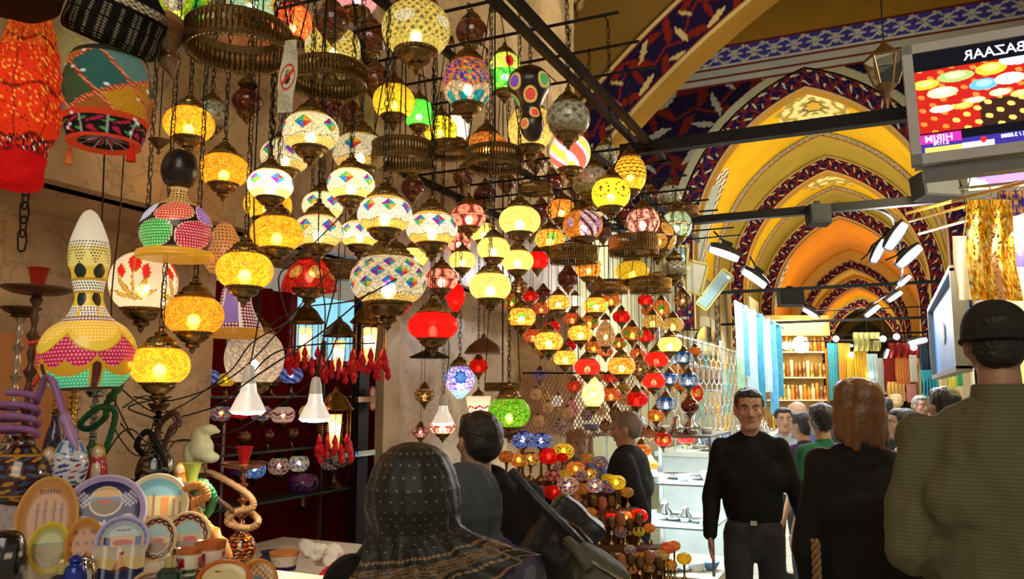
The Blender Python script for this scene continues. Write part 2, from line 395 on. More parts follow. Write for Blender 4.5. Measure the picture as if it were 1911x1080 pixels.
# vault skin, painted bay by bay
def vault():
    ys = np.r_[np.linspace(13, 24, 330), np.linspace(24.1, 62, 260)]; ax, az = arch(HA, RISE, 90); ns = len(ax)
    Y, S = np.meshgrid(ys, np.linspace(-1, 1, ns), indexing='ij'); X = XC + np.repeat(ax[None], len(ys), 0); Z = ZS + np.repeat(az[None], len(ys), 0)
    c = np.empty(Y.shape + (3,)); c[:] = YEL
    for a, b, k in [(16.4, 18.3, OLV), (18.6, 21, YEL), (21, 23.2, OLV), (23.4, 32, ORG), (32, 37.5, srgb(205, 160, 60)), (37.5, 46, ORG), (46, 62, srgb(165, 150, 50))]:
        c[(Y >= a) & (Y < b)] = k
    for y0, q in ((14.9, 1), (19.7, .8)):                       # painted medallions at the crown
        dy = (Y - y0) / 1.1; dx = S / .17; r = np.hypot(dx, dy); th = np.arctan2(dy, dx)
        m = r < 1 + .12 * np.cos(16 * th); c[m] = srgb(150, 135, 60)
        m2 = (r < .95) & ((np.sin(r * 14) * np.cos(8 * th) > .1) | (np.abs(r - .5) < .06)); c[m2] = srgb(225, 215, 160)
        c[r < .18] = srgb(205, 160, 40); c[(r > .2) & (r < .28)] = srgb(90, 80, 40)
    for y0, hw, y1 in ((14.75, .8, 0), (25.5, 1.2, 0), (35, 1.5, 0)):       # tall painted side lights low on both flanks
        for sg in (-1, 1):
            h = (np.abs(S) - 1) * -1; top = .52 * (1 - ((Y - y0) / hw) ** 2 * .55)
            e = (S * sg > 0) & (np.abs(Y - y0) < hw) & (h < top); c[e] = srgb(95, 85, 90)
            rim = np.sin(Y * 30) * np.sin(S * 90) > 0; c[e & rim] = srgb(215, 205, 180)
            e2 = (S * sg > 0) & (np.abs(Y - y0) < hw * .72) & (h < top - .07 * 1.2) & (h < .44 * (1 - ((Y - y0) / hw / .72) ** 2 * .5)); c[e2] = srgb(150, 160, 165)
    return struct('ceiling_vault', MB().grid(np.stack([X, Y, Z], -1), c), PW)
vault()
for i, a in enumerate([(13, .33, 'leaf', .3, 0), (16.4, .1, 'speck', .1, .0), (18.3, .32, 'leaf', .35, 0), (21, .1, 'speck', .1, 0), (23.2, .34, 'leaf', .35, 0),
                       (31, .3, 'cream', .4, 0), (32.5, .35, 'leaf', .4, .1), (38.5, .4, 'leaf', .4, 0), (47, .45, 'leaf', .5, 0), (56, .5, 'cream', .5, 0)]):
    arch_rib('trim_%d' % (i + 1), *a)
# wall over the vault mouth at Y = 13
def wallgrid(name, Y, x0, x1, z0, z1, nx, nz, keep, paint):
    xs = np.linspace(x0, x1, nx); zs = np.linspace(z0, z1, nz); X, Z = np.meshgrid(xs, zs, indexing='ij'); c = paint(X, Z)
    k = keep(X, Z); mb = MB(); f = []
    kk = k[:-1, :-1] & k[1:, 1:] & k[:-1, 1:] & k[1:, :-1]; I, J = np.nonzero(kk)
    mb.add(np.stack([X, np.full(X.shape, Y), Z], -1).reshape(-1, 3), [(i * nz + j, (i + 1) * nz + j, (i + 1) * nz + j + 1, i * nz + j + 1) for i, j in zip(I, J)], c.reshape(-1, 3))
    return struct(name, mb, PW, smooth=False)
Rr = (RISE ** 2 + HA ** 2) / (2 * HA); cc_ = Rr - HA
def in_arch(X, Z, off=0):
    x = np.abs(X - XC); z = Z - ZS; return np.where(z < 0, x < HA - off, (x + cc_) ** 2 + z ** 2 < (Rr - off) ** 2)
def paintA(X, Z):
    c = np.empty(X.shape + (3,)); c[:] = OCH
    s = (X + 10) / .62; t = (7.04 - Z)
    sp = Z < 6.72; ss = (X + Z * .35 + 20) / 1.05; tt = np.mod((Z - X * .15) / 1.05, 1); lb = leafband(ss, tt, edge=False); lb = np.where((lb.sum(-1) > 1.2)[..., None], srgb(165, 155, 135), lb * np.array([.5, .4, .35]))
    c[sp] = lb[sp]
    ring = ~in_arch(X, Z, 0) & in_arch(X, Z, -.13); c[ring] = srgb(190, 180, 140)
    b = (Z >= 6.72) & (Z < 7.04); c[b] = srgb(190, 188, 170)
    for z0 in (6.73, 6.86, 7.0): c[np.abs(Z - z0) < .016] = srgb(120, 35, 25)
    b = (Z >= 7.04) & (Z < 7.36); tb = tileband(s, (Z - 7.04) / .32); c[b] = tb[b]; c[np.abs(Z - 7.37) < .018] = srgb(110, 30, 25)
    return c
wallgrid('wall_vault_mouth', 13, -4.2, 4.4, 2, 9.6, 470, 415, lambda X, Z: ~in_arch(X, Z, .04), paintA)
# the nearer round arch of the crossing at Y = 9
BX, BZ, BR, BW, BO = .5, -1.89, 9.52, .64, 3.6        # two-centred arch: centres BO either side of BX
def paintB(X, Z):
    c = np.empty(X.shape + (3,)); c[:] = srgb(150, 118, 56)
    u = (X + Z * .8) ; st = np.abs(X + 3.5 - (Z - 6.2) * .45) < .2
    sb = tileband((Z) / .4, np.clip((X + 3.7 - (Z - 6.2) * .45) / .4, 0, 1)); c[st] = np.where((sb.sum(-1) > 1)[..., None], CREAM, srgb(95, 45, 25))[st]
    return c
wallgrid('wall_crossing_arch', 9, -5.2, 5.6, 2.6, 9.6, 190, 130, lambda X, Z: np.hypot(np.abs(X - BX) + BO, Z - BZ) > BR + .05, paintB)
def round_band():
    a0 = math.asin((2.4 - BZ) / BR); a1 = math.acos(BO / BR); a = np.linspace(a0, a1, 310); m = 34; t = np.linspace(0, 1, m); rr = BR + BW * t
    X = BX + BO - np.cos(a)[:, None] * rr; X = np.r_[X, 2 * BX - X[::-1]]; Z = BZ + np.sin(a)[:, None] * rr; Z = np.r_[Z, Z[::-1]]
    a = np.r_[a, 2 * a1 - a[::-1]]; S = np.repeat((a * (BR + .3) / BW)[:, None], m, 1); T = np.repeat(t[None], len(a), 0)
    mb = MB().grid(np.stack([X, np.full(X.shape, 8.93), Z], -1), leafband(S, T))
    mb.grid(np.stack([np.stack([X[:, 0]] * 2, 1), np.stack([np.full(620, 8.93), np.full(620, 9.4)], 1), np.stack([Z[:, 0]] * 2, 1)], -1), np.ones((620, 2, 3)) * OCH)
    mb.grid(np.stack([np.stack([X[:, -1]] * 2, 1), np.stack([np.full(620, 8.93), np.full(620, 9.0)], 1), np.stack([Z[:, -1]] * 2, 1)], -1), np.ones((620, 2, 3)) * CREAM)
    struct('trim_crossing_band', mb, PW)
round_band()
och = mat('ochre_plaster', tuple(OCH), .85, 0, .2, 1.5)
struct('ceiling', MB().box((.2, 5, 9.65), (11, 18, .1)), och)
ash = mat('worn_plaster', (.42, .36, .2), .85, 0, .3, 2)
for nm, xx, y0, y1, z1 in (('wall_left', -3.25, 6.3, 62, 3.95), ('wall_right', 1.3, 5.9, 62, 3.95)):
    struct(nm, MB().box((xx, (y0 + y1) / 2, z1 / 2), (.2, y1 - y0, z1)), ash)
struct('wall_left_upper', MB().box((-4.3, 9.5, 6.7), (.2, 7, 6)), och); struct('wall_right_upper', MB().box((4.5, 6, 6.7), (.2, 14, 6)), och)
struct('wall_far', MB().box((-1, 62, 3.5), (5, .2, 7)), ash)
def floor_mat():
    m, nt, b, out = nodes('worn_marble_paving'); L = nt.links; tc = N(nt, 'ShaderNodeTexCoord'); br = N(nt, 'ShaderNodeTexBrick')
    br.inputs['Scale'].default_value = 1; br.inputs['Brick Width'].default_value = .9; br.inputs['Row Height'].default_value = .5; br.inputs['Mortar Size'].default_value = .008
    br.inputs['Color1'].default_value = (.55, .53, .42, 1); br.inputs['Color2'].default_value = (.45, .43, .34, 1); br.inputs['Mortar'].default_value = (.16, .15, .12, 1)
    L.new(tc.outputs['Object'], br.inputs['Vector']); L.new(br.outputs['Color'], b.inputs['Base Color']); b.inputs['Roughness'].default_value = .22
    return m
struct('floor', MB().box((0, 28, -.05), (12, 70, .1)), floor_mat())
# ------------------------------------------------------------------ lamp shop shell
def marble():
    m, nt, b, out = nodes('tan_marble'); L = nt.links; tc = N(nt, 'ShaderNodeTexCoord')
    no = N(nt, 'ShaderNodeTexNoise'); no.inputs['Scale'].default_value = 1.6; no.inputs['Detail'].default_value = 8; no.inputs['Distortion'].default_value = 1.2; L.new(tc.outputs['Object'], no.inputs['Vector'])
    cr = N(nt, 'ShaderNodeValToRGB'); e = cr.color_ramp.elements; e[0].position = .3; e[0].color = (.32, .21, .11, 1); e[1].position = .62; e[1].color = (.8, .6, .36, 1)
    L.new(no.outputs['Fac'], cr.inputs[0])
    wv = N(nt, 'ShaderNodeTexVoronoi', feature='DISTANCE_TO_EDGE'); wv.inputs['Scale'].default_value = 5
    n2 = N(nt, 'ShaderNodeTexNoise'); n2.inputs['Scale'].default_value = 4; n2.inputs['Detail'].default_value = 5; L.new(tc.outputs['Object'], n2.inputs['Vector'])
    ad = N(nt, 'ShaderNodeMix', data_type='RGBA', blend_type='LINEAR_LIGHT'); ad.inputs[0].default_value = .35; L.new(tc.outputs['Object'], ad.inputs[6]); L.new(n2.outputs['Color'], ad.inputs[7]); L.new(ad.outputs[2], wv.inputs['Vector'])
    mr = N(nt, 'ShaderNodeMapRange'); mr.inputs[2].default_value = .05; mr.inputs[3].default_value = .62; L.new(wv.outputs['Distance'], mr.inputs[0])
    mx = N(nt, 'ShaderNodeMix', data_type='RGBA', blend_type='MULTIPLY'); mx.inputs[0].default_value = .8; L.new(cr.outputs[0], mx.inputs[6]); L.new(mr.outputs[0], mx.inputs[7])
    L.new(mx.outputs[2], b.inputs['Base Color']); b.inputs['Roughness'].default_value = .3
    return m
MARB = marble()
WX = -2.8
fz = WPl(165, 352, 0, -2.3)[2]                                       # lower edge of the fascia
struct('wall_shop_fascia', MB().box((-2.36, 2.6, (fz + 5.8) / 2), (.12, 7.4, 5.8 - fz)), MARB)
struct('trim_soffit', MB().box((-2.61, 2.6, fz + .03), (.5, 7.4, .06)), MARB)
# marble wall behind the counter, with the display recess left open
Yr0 = WPl(395, 700, 0, WX)[1]; Yr1 = WPl(676, 800, 0, WX)[1]; print('recess', Yr0, Yr1, 'fascia z', fz)
struct('wall_shop', MB().box((WX - .05, (Yr0 - 1.4) / 2, fz / 2), (.1, Yr0 + 1.4, fz)), MARB)
Yp1 = WPl(735, 800, 0, WX)[1]
struct('wall_shop_pier', MB().box((WX - .05, (Yp1 + 6.3) / 2, fz / 2), (.1, 6.3 - Yp1, fz)), MARB)
struct('wall_shop_end', MB().box((-2.95, 6.25, 2.9), (1.3, .1, 5.8)), MARB)
dredm = mat('red_velvet', (.22, .006, .004), .9, 0, .4, 8)
rw = MB(); RX = -3.5
for i in range(46):
    pass
ysr = np.linspace(Yr0 - .5, Yr1 + 1.6, 160); zsr = np.array([.2, fz]); Yg, Zg = np.meshgrid(ysr, zsr, indexing='ij'); Xg = RX + .03 * np.sin(Yg * 34)
rw.grid(np.stack([Xg, Yg, Zg], -1)); o = obj('curtain', rw, dredm); tag(o, 'dark red pleated cloth lining the back of the glass lamp display', 'curtain')
struct('wall_recess', MB().box((RX - .1, (Yr0 + Yr1) / 2 + .5, fz / 2), (.1, Yr1 - Yr0 + 2.4, fz)), ash)
# beige door post with two round red seals, beside the dark glass edge
t = thing('door_post', 'beige metal shop post with two round red ringed seals beside glass edge', 'post', WPl(712, 900, 0, WX))
t.location.z = 0
obj('post', MB().box((.03, 0, 1.2), (.06, .17, 2.4)), mat('beige_metal', (.62, .5, .3), .35), t)
pl = WPl(672, 900, 0, WX) - t.location
obj('glass_edge', MB().box((pl.x, pl.y, 1.2), (.05, .09, 2.4)), black, t, label=None) if False else obj('glass_edge', MB().box((pl.x + .01, pl.y - .03, 1.2), (.05, .1, 2.4)), black, t)
for py in (732, 755):
    q = WPl(695, py, 0, WX + .065) - t.location
    s_ = obj('round_seal', MB().torus((0, 0, 0), .03, .007, 28, 6, Matrix.Rotation(R(90), 4, 'Y')), redp, t, q)
    obj('seal_face', MB().lathe([(.026, 0), (.026, .004)], 24, M=Matrix.Rotation(R(90), 4, 'Y')), silver, s_)
for py in (745, 845):
    q = WPl(682, py, 0, WX + .07) - t.location
    obj('glass_clamp', MB().box((0, 0, 0), (.02, .17, .03)), chrome, t, q)
# ------------------------------------------------------------------ lantern glass patterns (u around 0..1, v up 0..1)
def full(u, c): a = np.empty(u.shape + (3,)); a[:] = c; return a
def tri(x): return np.abs(np.mod(x, 1) * 2 - 1)
def hsh(i, j, k=0): return np.mod(np.sin(i * 12.9898 + j * 78.233 + k * 37.7) * 43758.5453, 1)
def jewel(u, v, c, n, v0, hv=.07, hu=.3, ph=0):
    x = np.mod(u * n + ph, 1) - .5; y = (v - v0) / hv; m = np.abs(x) / hu + np.abs(y) < 1
    idx = np.floor(u * n + ph)
    q = (x > 0).astype(int) + 2 * (y > 0).astype(int); pal = np.array([[.02, .2, .8], [.8, .05, .03], [.05, .5, .2], [.9, .45, .02], [.3, .02, .5], [.02, .45, .6]])
    c[m] = pal[((q + idx * 2).astype(int) % 6)][m]; return c
def dots(u, v, c, n, vf, r=.28, col=(.05, .01, .02), k=1):
    x = np.mod(u * n, 1) - .5; y = (v - vf) * n * k; c[np.hypot(x, y * .8) < r * 1.25] = col; return c
def s_amber(u, v): return full(u, (1, .52, .045)) * (.85 + .3 * hsh(np.floor(u * 60), np.floor(v * 24)))[..., None]
def s_cream(u, v): return full(u, (1, .72, .22)) * (.85 + .3 * hsh(np.floor(u * 50), np.floor(v * 20)))[..., None]
def s_whitejewel(u, v):
    c = full(u, (1, .9, .62)); c[(v < .3) | (v > .82)] = (1, .68, .2)
    z1 = .3 + .05 * tri(u * 6); z2 = .84 - .06 * tri(u * 6 + .5)
    dots(u, v, c, 44, z1); dots(u, v, c, 44, z2); jewel(u, v, c, 6, .56, .15, .32, .5)
    dots(u, v, c, 44, .56 + .2 * np.cos(u * 12 * math.pi) * .6, .2)
    return c
def s_zigjewel(u, v):
    c = full(u, (.95, .62, .14)); zc = .5 + .06 * tri(u * 8)
    band = (v > zc - .22) & (v < zc + .24); c[band] = (1, .97, .9); dots(u, v, c, 46, zc - .22, .3); dots(u, v, c, 46, zc + .24, .3)
    jewel(u, v, c, 8, .6, .14, .36, 0); return c
def s_bigjewel(u, v):
    c = full(u, (1, .9, .66)); c[(v < .24) | (v > .86)] = (1, .68, .2)
    dots(u, v, c, 60, .24 + .045 * tri(u * 9)); dots(u, v, c, 60, .86 + .03 * tri(u * 9))
    for k, v0 in enumerate((.42, .57, .72)): jewel(u, v, c, 10, v0, .085, .33, .5 * (k % 2))
    return c
def s_pattern(u, v):                                                   # yellow with silvery leaf mosaic
    c = full(u, (1, .8, .2)); d = np.mod(u * 24 + np.floor(v * 14) * .5, 1) - .5; e = np.mod(v * 14, 1) - .5
    m = (np.abs(d) / .3 + np.abs(e) / .45 < 1) & (v > .25) & (v < .85); c[m] = (.3, .24, .1); m2 = np.hypot(np.mod(u * 5, 1) - .5, (v - .5) * 3) < .25; c[m2] = (1, .95, .7); return c
def mosaic(pal, n=34, m=16):
    pal = np.array(pal)
    def f(u, v):
        i = np.floor(u * n); j = np.floor(v * m); t = (np.mod(u * n, 1) + np.mod(v * m, 1) > 1); return pal[(hsh(i, j, t * 1.0) * len(pal)).astype(int) % len(pal)] * 1.0
    return f
def s_orangemulti(u, v):
    c = mosaic([(1, .3, .05), (1, .3, .05), (1, .55, .1), (.1, .03, .7), (.05, .5, .2), (.2, .05, .8), (1, .3, .08)], 40, 20)(u, v)
    sc_ = v < .32 + .1 * np.abs(np.sin(u * math.pi * 4)); c[sc_] = (1, .8, .5); m = sc_ & (v < .2 + .1 * np.abs(np.sin(u * math.pi * 4 + .4))) & (np.abs(np.mod(u * 8, 1) - .5) < .3); c[m] = (.03, .5, .55)
    top = (v > .8); c[top] = (1, .25, .07); c[v > .93] = (.1, .7, .6); return c
def s_greenflower(u, v):
    c = mosaic([(.9, .75, .1), (.4, .8, .1), (.8, .85, .3)], 30, 14)(u, v); c[v < .5] = mosaic([(.05, .6, .06), (.3, .85, .1), (.02, .4, .05)], 30, 14)(u, v)[v < .5]
    for a, b in ((.1, .75), (.3, .62), (.55, .78), (.8, .65)): c[np.hypot((u - a) * 3, v - b) < .13] = (.45, .01, .03)
    return c
def s_yellow(u, v):
    c = full(u, (1, .68, .04)); dots(u, v, c, 40, .75 + .1 * np.sin(u * 18), .3); dots(u, v, c, 40, .3 + .1 * np.sin(u * 18), .3); return c
s_green = mosaic([(.25, .9, .03), (.1, .6, .02), (.5, .95, .08), (.75, .9, .1)], 46, 22)
def s_emerald(u, v): return full(u, (.1, .8, .08))
def s_bigreen(u, v):
    c = mosaic([(.03, .45, .06), (.05, .6, .1), (.02, .35, .03), (.2, .7, .1)], 60, 40)(u, v)
    for a in (0, .2, .4, .6, .8):
        r = np.hypot((np.mod(u - a + .5, 1) - .5) * 3, v - .45); c[(r < .24)] = (.6, .8, .03); c[(r < .14)] = (.8, .5, .4); c[(r < .1) & (hsh(np.floor(u * 90), np.floor(v * 40)) > .5)] = (.9, .9, .7); c[r < .03] = (.8, .1, .05)
    return c
def s_palegreen(u, v):
    c = full(u, (.6, .85, .6))
    for a in (0, .2, .4, .6, .8):
        r = np.hypot((np.mod(u - a + .5, 1) - .5) * 3, v - .4); th = np.arctan2(v - .4, (np.mod(u - a + .5, 1) - .5) * 3); c[(r < .12 * (1 + .4 * np.cos(5 * th)))] = (.9, .45, .02); c[r < .04] = (.7, .1, .02)
    return c
def s_orangered(u, v): return mosaic([(1, .14, .05), (1, .3, .08), (.9, .08, .04), (1, .5, .12)], 40, 18)(u, v)
def s_orange(u, v): return mosaic([(1, .3, .03), (1, .42, .06), (.8, .16, .02), (1, .6, .12)], 36, 16)(u, v)
def s_orangegreen(u, v):
    c = s_orange(u, v)
    for a in (.1, .35, .6, .85): c[np.hypot((u - a) * 3, v - .5) < .16] = (.2, .6, .08)
    return c
def s_red(u, v): return full(u, (1, .02, .012)) * (.8 + .4 * hsh(np.floor(u * 40), np.floor(v * 18)))[..., None]
def s_plainred(u, v): return full(u, (1, .015, .01))
def s_redgold(u, v):
    c = full(u, (.75, .03, .02)); x = np.mod(u * 7, 1) - .5; r = np.hypot(x * 1.0, (v - .5) * 1.6); c[r < .34] = (1, .3, .05); c[r < .2] = (1, .7, .2); c[(r > .34) & (r < .4)] = (.25, .01, .01); return c
def rosette(bgc, disc, ring, n=6):
    def f(u, v):
        c = full(u, bgc)
        for row, (v0, ph) in enumerate(((.3, 0), (.68, .5))):
            x = (np.mod(u * n + ph, 1) - .5) * .9; y = (v - v0) * 1.15; r = np.hypot(x, y * 1.6); th = np.arctan2(y, x)
            c[r < .42] = disc; c[(r > .3) & (r < .36)] = ring; c[(r < .1)] = ring; c[(r < .42) & (r > .38)] = (.1, .02, .02)
        dots(u, v, c, 40, .49, .3, (1, .9, .8)); return c
    return f
s_pink = rosette((.25, .03, .03), (1, .4, .3), (.85, .12, .1)); s_pinkw = rosette((.3, .06, .06), (1, .6, .5), (.5, .1, .1), 8); s_ambercirc = rosette((.2, .04, .02), (1, .5, .05), (1, .75, .25)); s_turq = rosette((.15, .35, .35), (.4, .75, .65), (.9, .5, .1), 8)
s_blue = rosette((.02, .05, .5), (.15, .3, .9), (.7, .8, 1))
def s_bluewhite(u, v):
    c = full(u, (.75, .85, .9)); x = np.mod(u * 8, 1) - .5; m = (v > .55 + .25 * np.abs(x) * 2) | (v < .2); c[m] = (.01, .1, .4); m = np.abs(np.abs(x) - (v - .2) * .6) < .07; c[m] = (.01, .12, .5); return c
def s_violetflower(u, v):
    c = mosaic([(.2, .2, .9), (.55, .6, 1), (.7, .7, 1), (.3, .1, .8)], 40, 20)(u, v)
    for a in (.02, .27, .52, .77):
        r = np.hypot((np.mod(u - a + .5, 1) - .5) * 3, v - .62); th = np.arctan2(v - .62, (np.mod(u - a + .5, 1) - .5) * 3); c[r < .24] = (.85, .85, 1); c[(r < .2 + .03 * np.cos(8 * th))] = (.03, .1, .75); c[(r < .12 + .03 * np.cos(8 * th))] = (.1, .4, .9); c[r < .04] = (.6, .1, .7)
    c[v < .25] = (.3, .6, .8); return c
def s_silver(u, v):
    c = full(u, (.7, .72, .55)); m = (np.sin(u * 60) * np.sin(v * 26) > .35); c[m] = (.3, .3, .22); c[(v < .3)] = (.5, .45, .25); return c
def s_multi(u, v):
    c = full(u, (1, .95, .85)); k = np.sin(u * 20 + v * 9); c[k > .4] = (1, .12, .08); c[(k > .25) & (k < .42)] = (.1, .2, .9); c[k < -.6] = (.95, .75, .1); c[(k < -.5) & (k > -.64)] = (.15, .15, .8); return c
def s_amberpinecone(u, v):
    c = full(u, (1, .5, .04)); x = np.mod(u * 16 + .5 * np.floor(v * 12), 1) - .5; y = np.mod(v * 12, 1) - .5
    m = (v > .4) & (np.abs(y - .5 + 2 * x * x) < .25); c[m] = (.12, .04, .01); dots(u, v, c, 44, .38, .35); return c
def s_daisy(u, v):
    c = full(u, (1, .72, .04)); x = (np.mod(u * 5, 1) - .5); y = (v - .55) * 1.3; r = np.hypot(x, y * 1.5); th = np.arctan2(y, x)
    c[(np.abs(r - .36) < .04) & (np.sin(th * 14) > -.2)] = (.08, .02, .01); c[r < .1 + .05 * np.cos(8 * th)] = (.08, .02, .01); return c
def s_orangewhite(u, v):
    c = full(u, (1, .35, .04)); k = np.sin(u * 14); c[k > .2] = (.95, .85, .95); c[(k > .2) & (np.sin(u * 70 + v * 22) > .3)] = (.2, .02, .1); c[np.hypot((np.mod(u * 4, 1) - .5) * .9, v - .5) < .12] = (.7, .5, 1); return c
def s_crackle(u, v): return full(u, (1, .8, .62))
def s_creamtall(u, v): c = full(u, (1, .68, .36)); c[hsh(np.floor(u * 24), np.floor(v * 16)) > .8] = (.7, .4, .12); return c
def s_tulip(u, v):
    c = full(u, (1, .86, .6))
    for a in (0.02, .27, .52, .77):
        x = (np.mod(u - a + .5, 1) - .5) * 3.1; y = v
        for cx, cy, an, ln, wd in ((.0, .74, 1.57, .15, .06), (-.05, .72, 1.75, .13, .05), (.05, .72, 1.4, .13, .05), (-.2, .6, 1.9, .1, .055), (.18, .6, 1.25, .1, .055)):
            m = leaf(x, y, cx, cy, ln, wd, an); e = leaf(x, y, cx, cy, ln * 1.14, wd * 1.22, an); c[e & ~m] = (.5, .25, .02); c[m] = (.8, .02, .02)
        for cx, cy, an, ln, wd in ((-.12, .38, 2.2, .2, .03), (.12, .38, .95, .2, .03), (-.2, .3, 2.75, .17, .025), (.2, .3, .4, .17, .025), (0, .42, 1.57, .22, .016)):
            m = leaf(x, y, cx, cy, ln, wd, an); c[m] = (.75, .42, .05); e = leaf(x, y, cx, cy, ln * 1.05, wd * 1.3, an); c[e & ~m] = (.12, .1, .02)
    return c
def s_zigwhitered(u, v):
    c = full(u, (1, .8, .7)); z = .5 + .1 * tri(u * 7); c[np.abs(v - z) < .05] = (.3, .02, .02); c[np.abs(v - z + .16) < .03] = (.6, .1, .05); c[v < .18] = (.6, .05, .03); return c
def s_purple(u, v):
    c = full(u, (.28, .06, .35)); z = .5 + .12 * np.sin(u * 2 * math.pi * 7); c[np.abs(v - z) < .05] = (.03, .01, .06); c[np.abs(v - 1 + z) < .05] = (.03, .01, .06); return c
def s_bw(u, v): return mosaic([(.9, .88, .8), (.05, .05, .06), (.85, .8, .7), (.1, .08, .06)], 30, 14)(u, v)
def s_blueredm(u, v): return mosaic([(.1, .3, .8), (.9, .9, .85), (.8, .08, .05), (.05, .15, .5), (.9, .5, .1)], 26, 12)(u, v)
s_flowercream = rosette((1, .85, .6), (.9, .55, .3), (.2, .1, .5), 5)
s_starblue = mosaic([(.95, .9, .8), (.9, .6, .1), (.1, .1, .5), (.95, .9, .9)], 22, 10)
def s_bluelit(u, v): return mosaic([(.1, .35, 1), (.2, .5, 1), (.05, .15, .8), (.8, .9, 1)], 24, 12)(u, v)
def s_blueswirl(u, v): c = full(u, (.5, .6, 1)); c[np.sin(u * 30 + v * 20) > .1] = (.05, .1, .7); return c
def s_dark(u, v): return mosaic([(.25, .1, .03), (.5, .25, .08), (.12, .05, .02), (.8, .5, .2)], 24, 12)(u, v)
def s_maroon(u, v): return full(u, (.16, .01, .008))
def s_brownred(u, v): return mosaic([(.2, .05, .02), (.35, .1, .04), (.12, .03, .01)], 20, 10)(u, v)
def s_whitelit(u, v): return full(u, (1, .97, .85))
def s_pinkpl(u, v): return full(u, (1, .45, .5))
STY = {
 # style: function, phrase, short phrase, lit?, fine?
 'amber': (s_amber, 'amber crackled-glass lantern', 'amber crackled lantern', 1), 'cream': (s_cream, 'pale gold crackled-glass lantern', 'pale gold lantern', 1),
 'wj': (s_whitejewel, 'white mosaic lantern with small coloured diamonds', 'white mosaic lantern', 1), 'zj': (s_zigjewel, 'gold and white zigzag lantern with blue diamonds', 'zigzag lantern', 1),
 'big': (s_bigjewel, 'wide white mosaic lantern with three rows of jewel diamonds', 'wide jewel lantern', 1), 'pat': (s_pattern, 'yellow lantern with silvery leaf mosaic', 'yellow leaf lantern', 1),
 'om': (s_orangemulti, 'round orange mosaic globe lamp with turquoise and violet chips', 'orange mosaic globe', 1), 'gf': (s_greenflower, 'yellow-green mosaic lamp with dark red flowers', 'flowered green lamp', 1),
 'yel': (s_yellow, 'yellow lantern with dark dotted waves', 'yellow dotted lantern', 1), 'grn': (s_green, 'lime green mosaic glass lantern', 'lime green lantern', 1), 'eme': (s_emerald, 'emerald green glass lantern', 'emerald lantern', 1),
 'bgr': (s_bigreen, 'large green globe lamp with yellow-ringed flowers', 'large green globe', 1), 'pgr': (s_palegreen, 'pale green glass shade with orange flowers', 'pale green shade', 1),
 'or': (s_orangered, 'orange-red crackled globe', 'orange-red globe', 1), 'o': (s_orange, 'orange mosaic lantern', 'orange lantern', 1), 'og': (s_orangegreen, 'orange mosaic lantern with green spots', 'orange-green lantern', 1),
 'r': (s_red, 'red mosaic glass lantern', 'red lantern', 1), 'pr': (s_plainred, 'plain scarlet glass lantern', 'scarlet lantern', 1), 'rg': (s_redgold, 'dark red lantern with gold medallions', 'red and gold lantern', 1),
 'pk': (s_pink, 'lantern with pink mosaic rosettes', 'pink rosette lantern', 1), 'pw': (s_pinkw, 'pale pink rosette lantern', 'pale pink lantern', 1), 'ac': (s_ambercirc, 'amber lamp with circle mosaic', 'amber circle lamp', 1), 'tq': (s_turq, 'turquoise rosette mosaic shade', 'turquoise shade', 1),
 'bl': (s_blue, 'cobalt blue rosette mosaic lamp', 'cobalt blue lamp', 1), 'bw': (s_bluewhite, 'blue and white petal lantern', 'blue and white lantern', 1), 'vf': (s_violetflower, 'violet-blue drop-shaped lamp with blue mosaic flowers', 'violet drop lamp', 1),
 'si': (s_silver, 'unlit silvery filigree glass lantern', 'silvery lantern', 0), 'mu': (s_multi, 'white globe with red, blue and yellow swirls', 'swirled globe', 1), 'pc': (s_amberpinecone, 'tall amber lamp with dark scale pattern', 'scaled amber lamp', 1),
 'da': (s_daisy, 'yellow lamp with dark daisy rings', 'daisy lamp', 1), 'ow': (s_orangewhite, 'orange and white patterned lantern', 'orange-white lantern', 1), 'crk': (s_crackle, 'large white crackled-glass globe', 'white crackled globe', 1),
 'ct': (s_creamtall, 'tall cream pear-shaped glass lantern', 'tall cream lantern', 1), 'tu': (s_tulip, 'white glass globe lamp painted with red tulips', 'tulip globe', 1), 'zr': (s_zigwhitered, 'white lantern with dark red zigzags', 'red zigzag lantern', 1),
 'pu': (s_purple, 'purple glass lamp with dark wavy lines', 'purple lamp', 0), 'bwm': (s_bw, 'black and white mosaic lamp', 'black and white lamp', 0), 'brm': (s_blueredm, 'blue, red and white chip mosaic lamp', 'blue and red lamp', 1),
 'fc': (s_flowercream, 'cream flowered mosaic lamp', 'cream flowered lamp', 1), 'sb': (s_starblue, 'white and navy star mosaic lamp', 'star mosaic lamp', 1), 'blit': (s_bluelit, 'bright blue mosaic lamp', 'bright blue lamp', 1),
 'bsw': (s_blueswirl, 'blue and white swirled glass lamp', 'blue swirl lamp', 1), 'dk': (s_dark, 'brown and gold chip lantern', 'brown lantern', 1), 'mar': (s_maroon, 'unlit dark red glass oil lamp', 'dark red lamp', 0), 'br': (s_brownred, 'unlit brown-red mosaic globe', 'brown-red globe', 0), 'wh': (s_whitelit, 'plain glowing white globe lamp', 'white globe', 1), 'pp': (s_pinkpl, 'plain pink glass lamp', 'pink lamp', 1)}
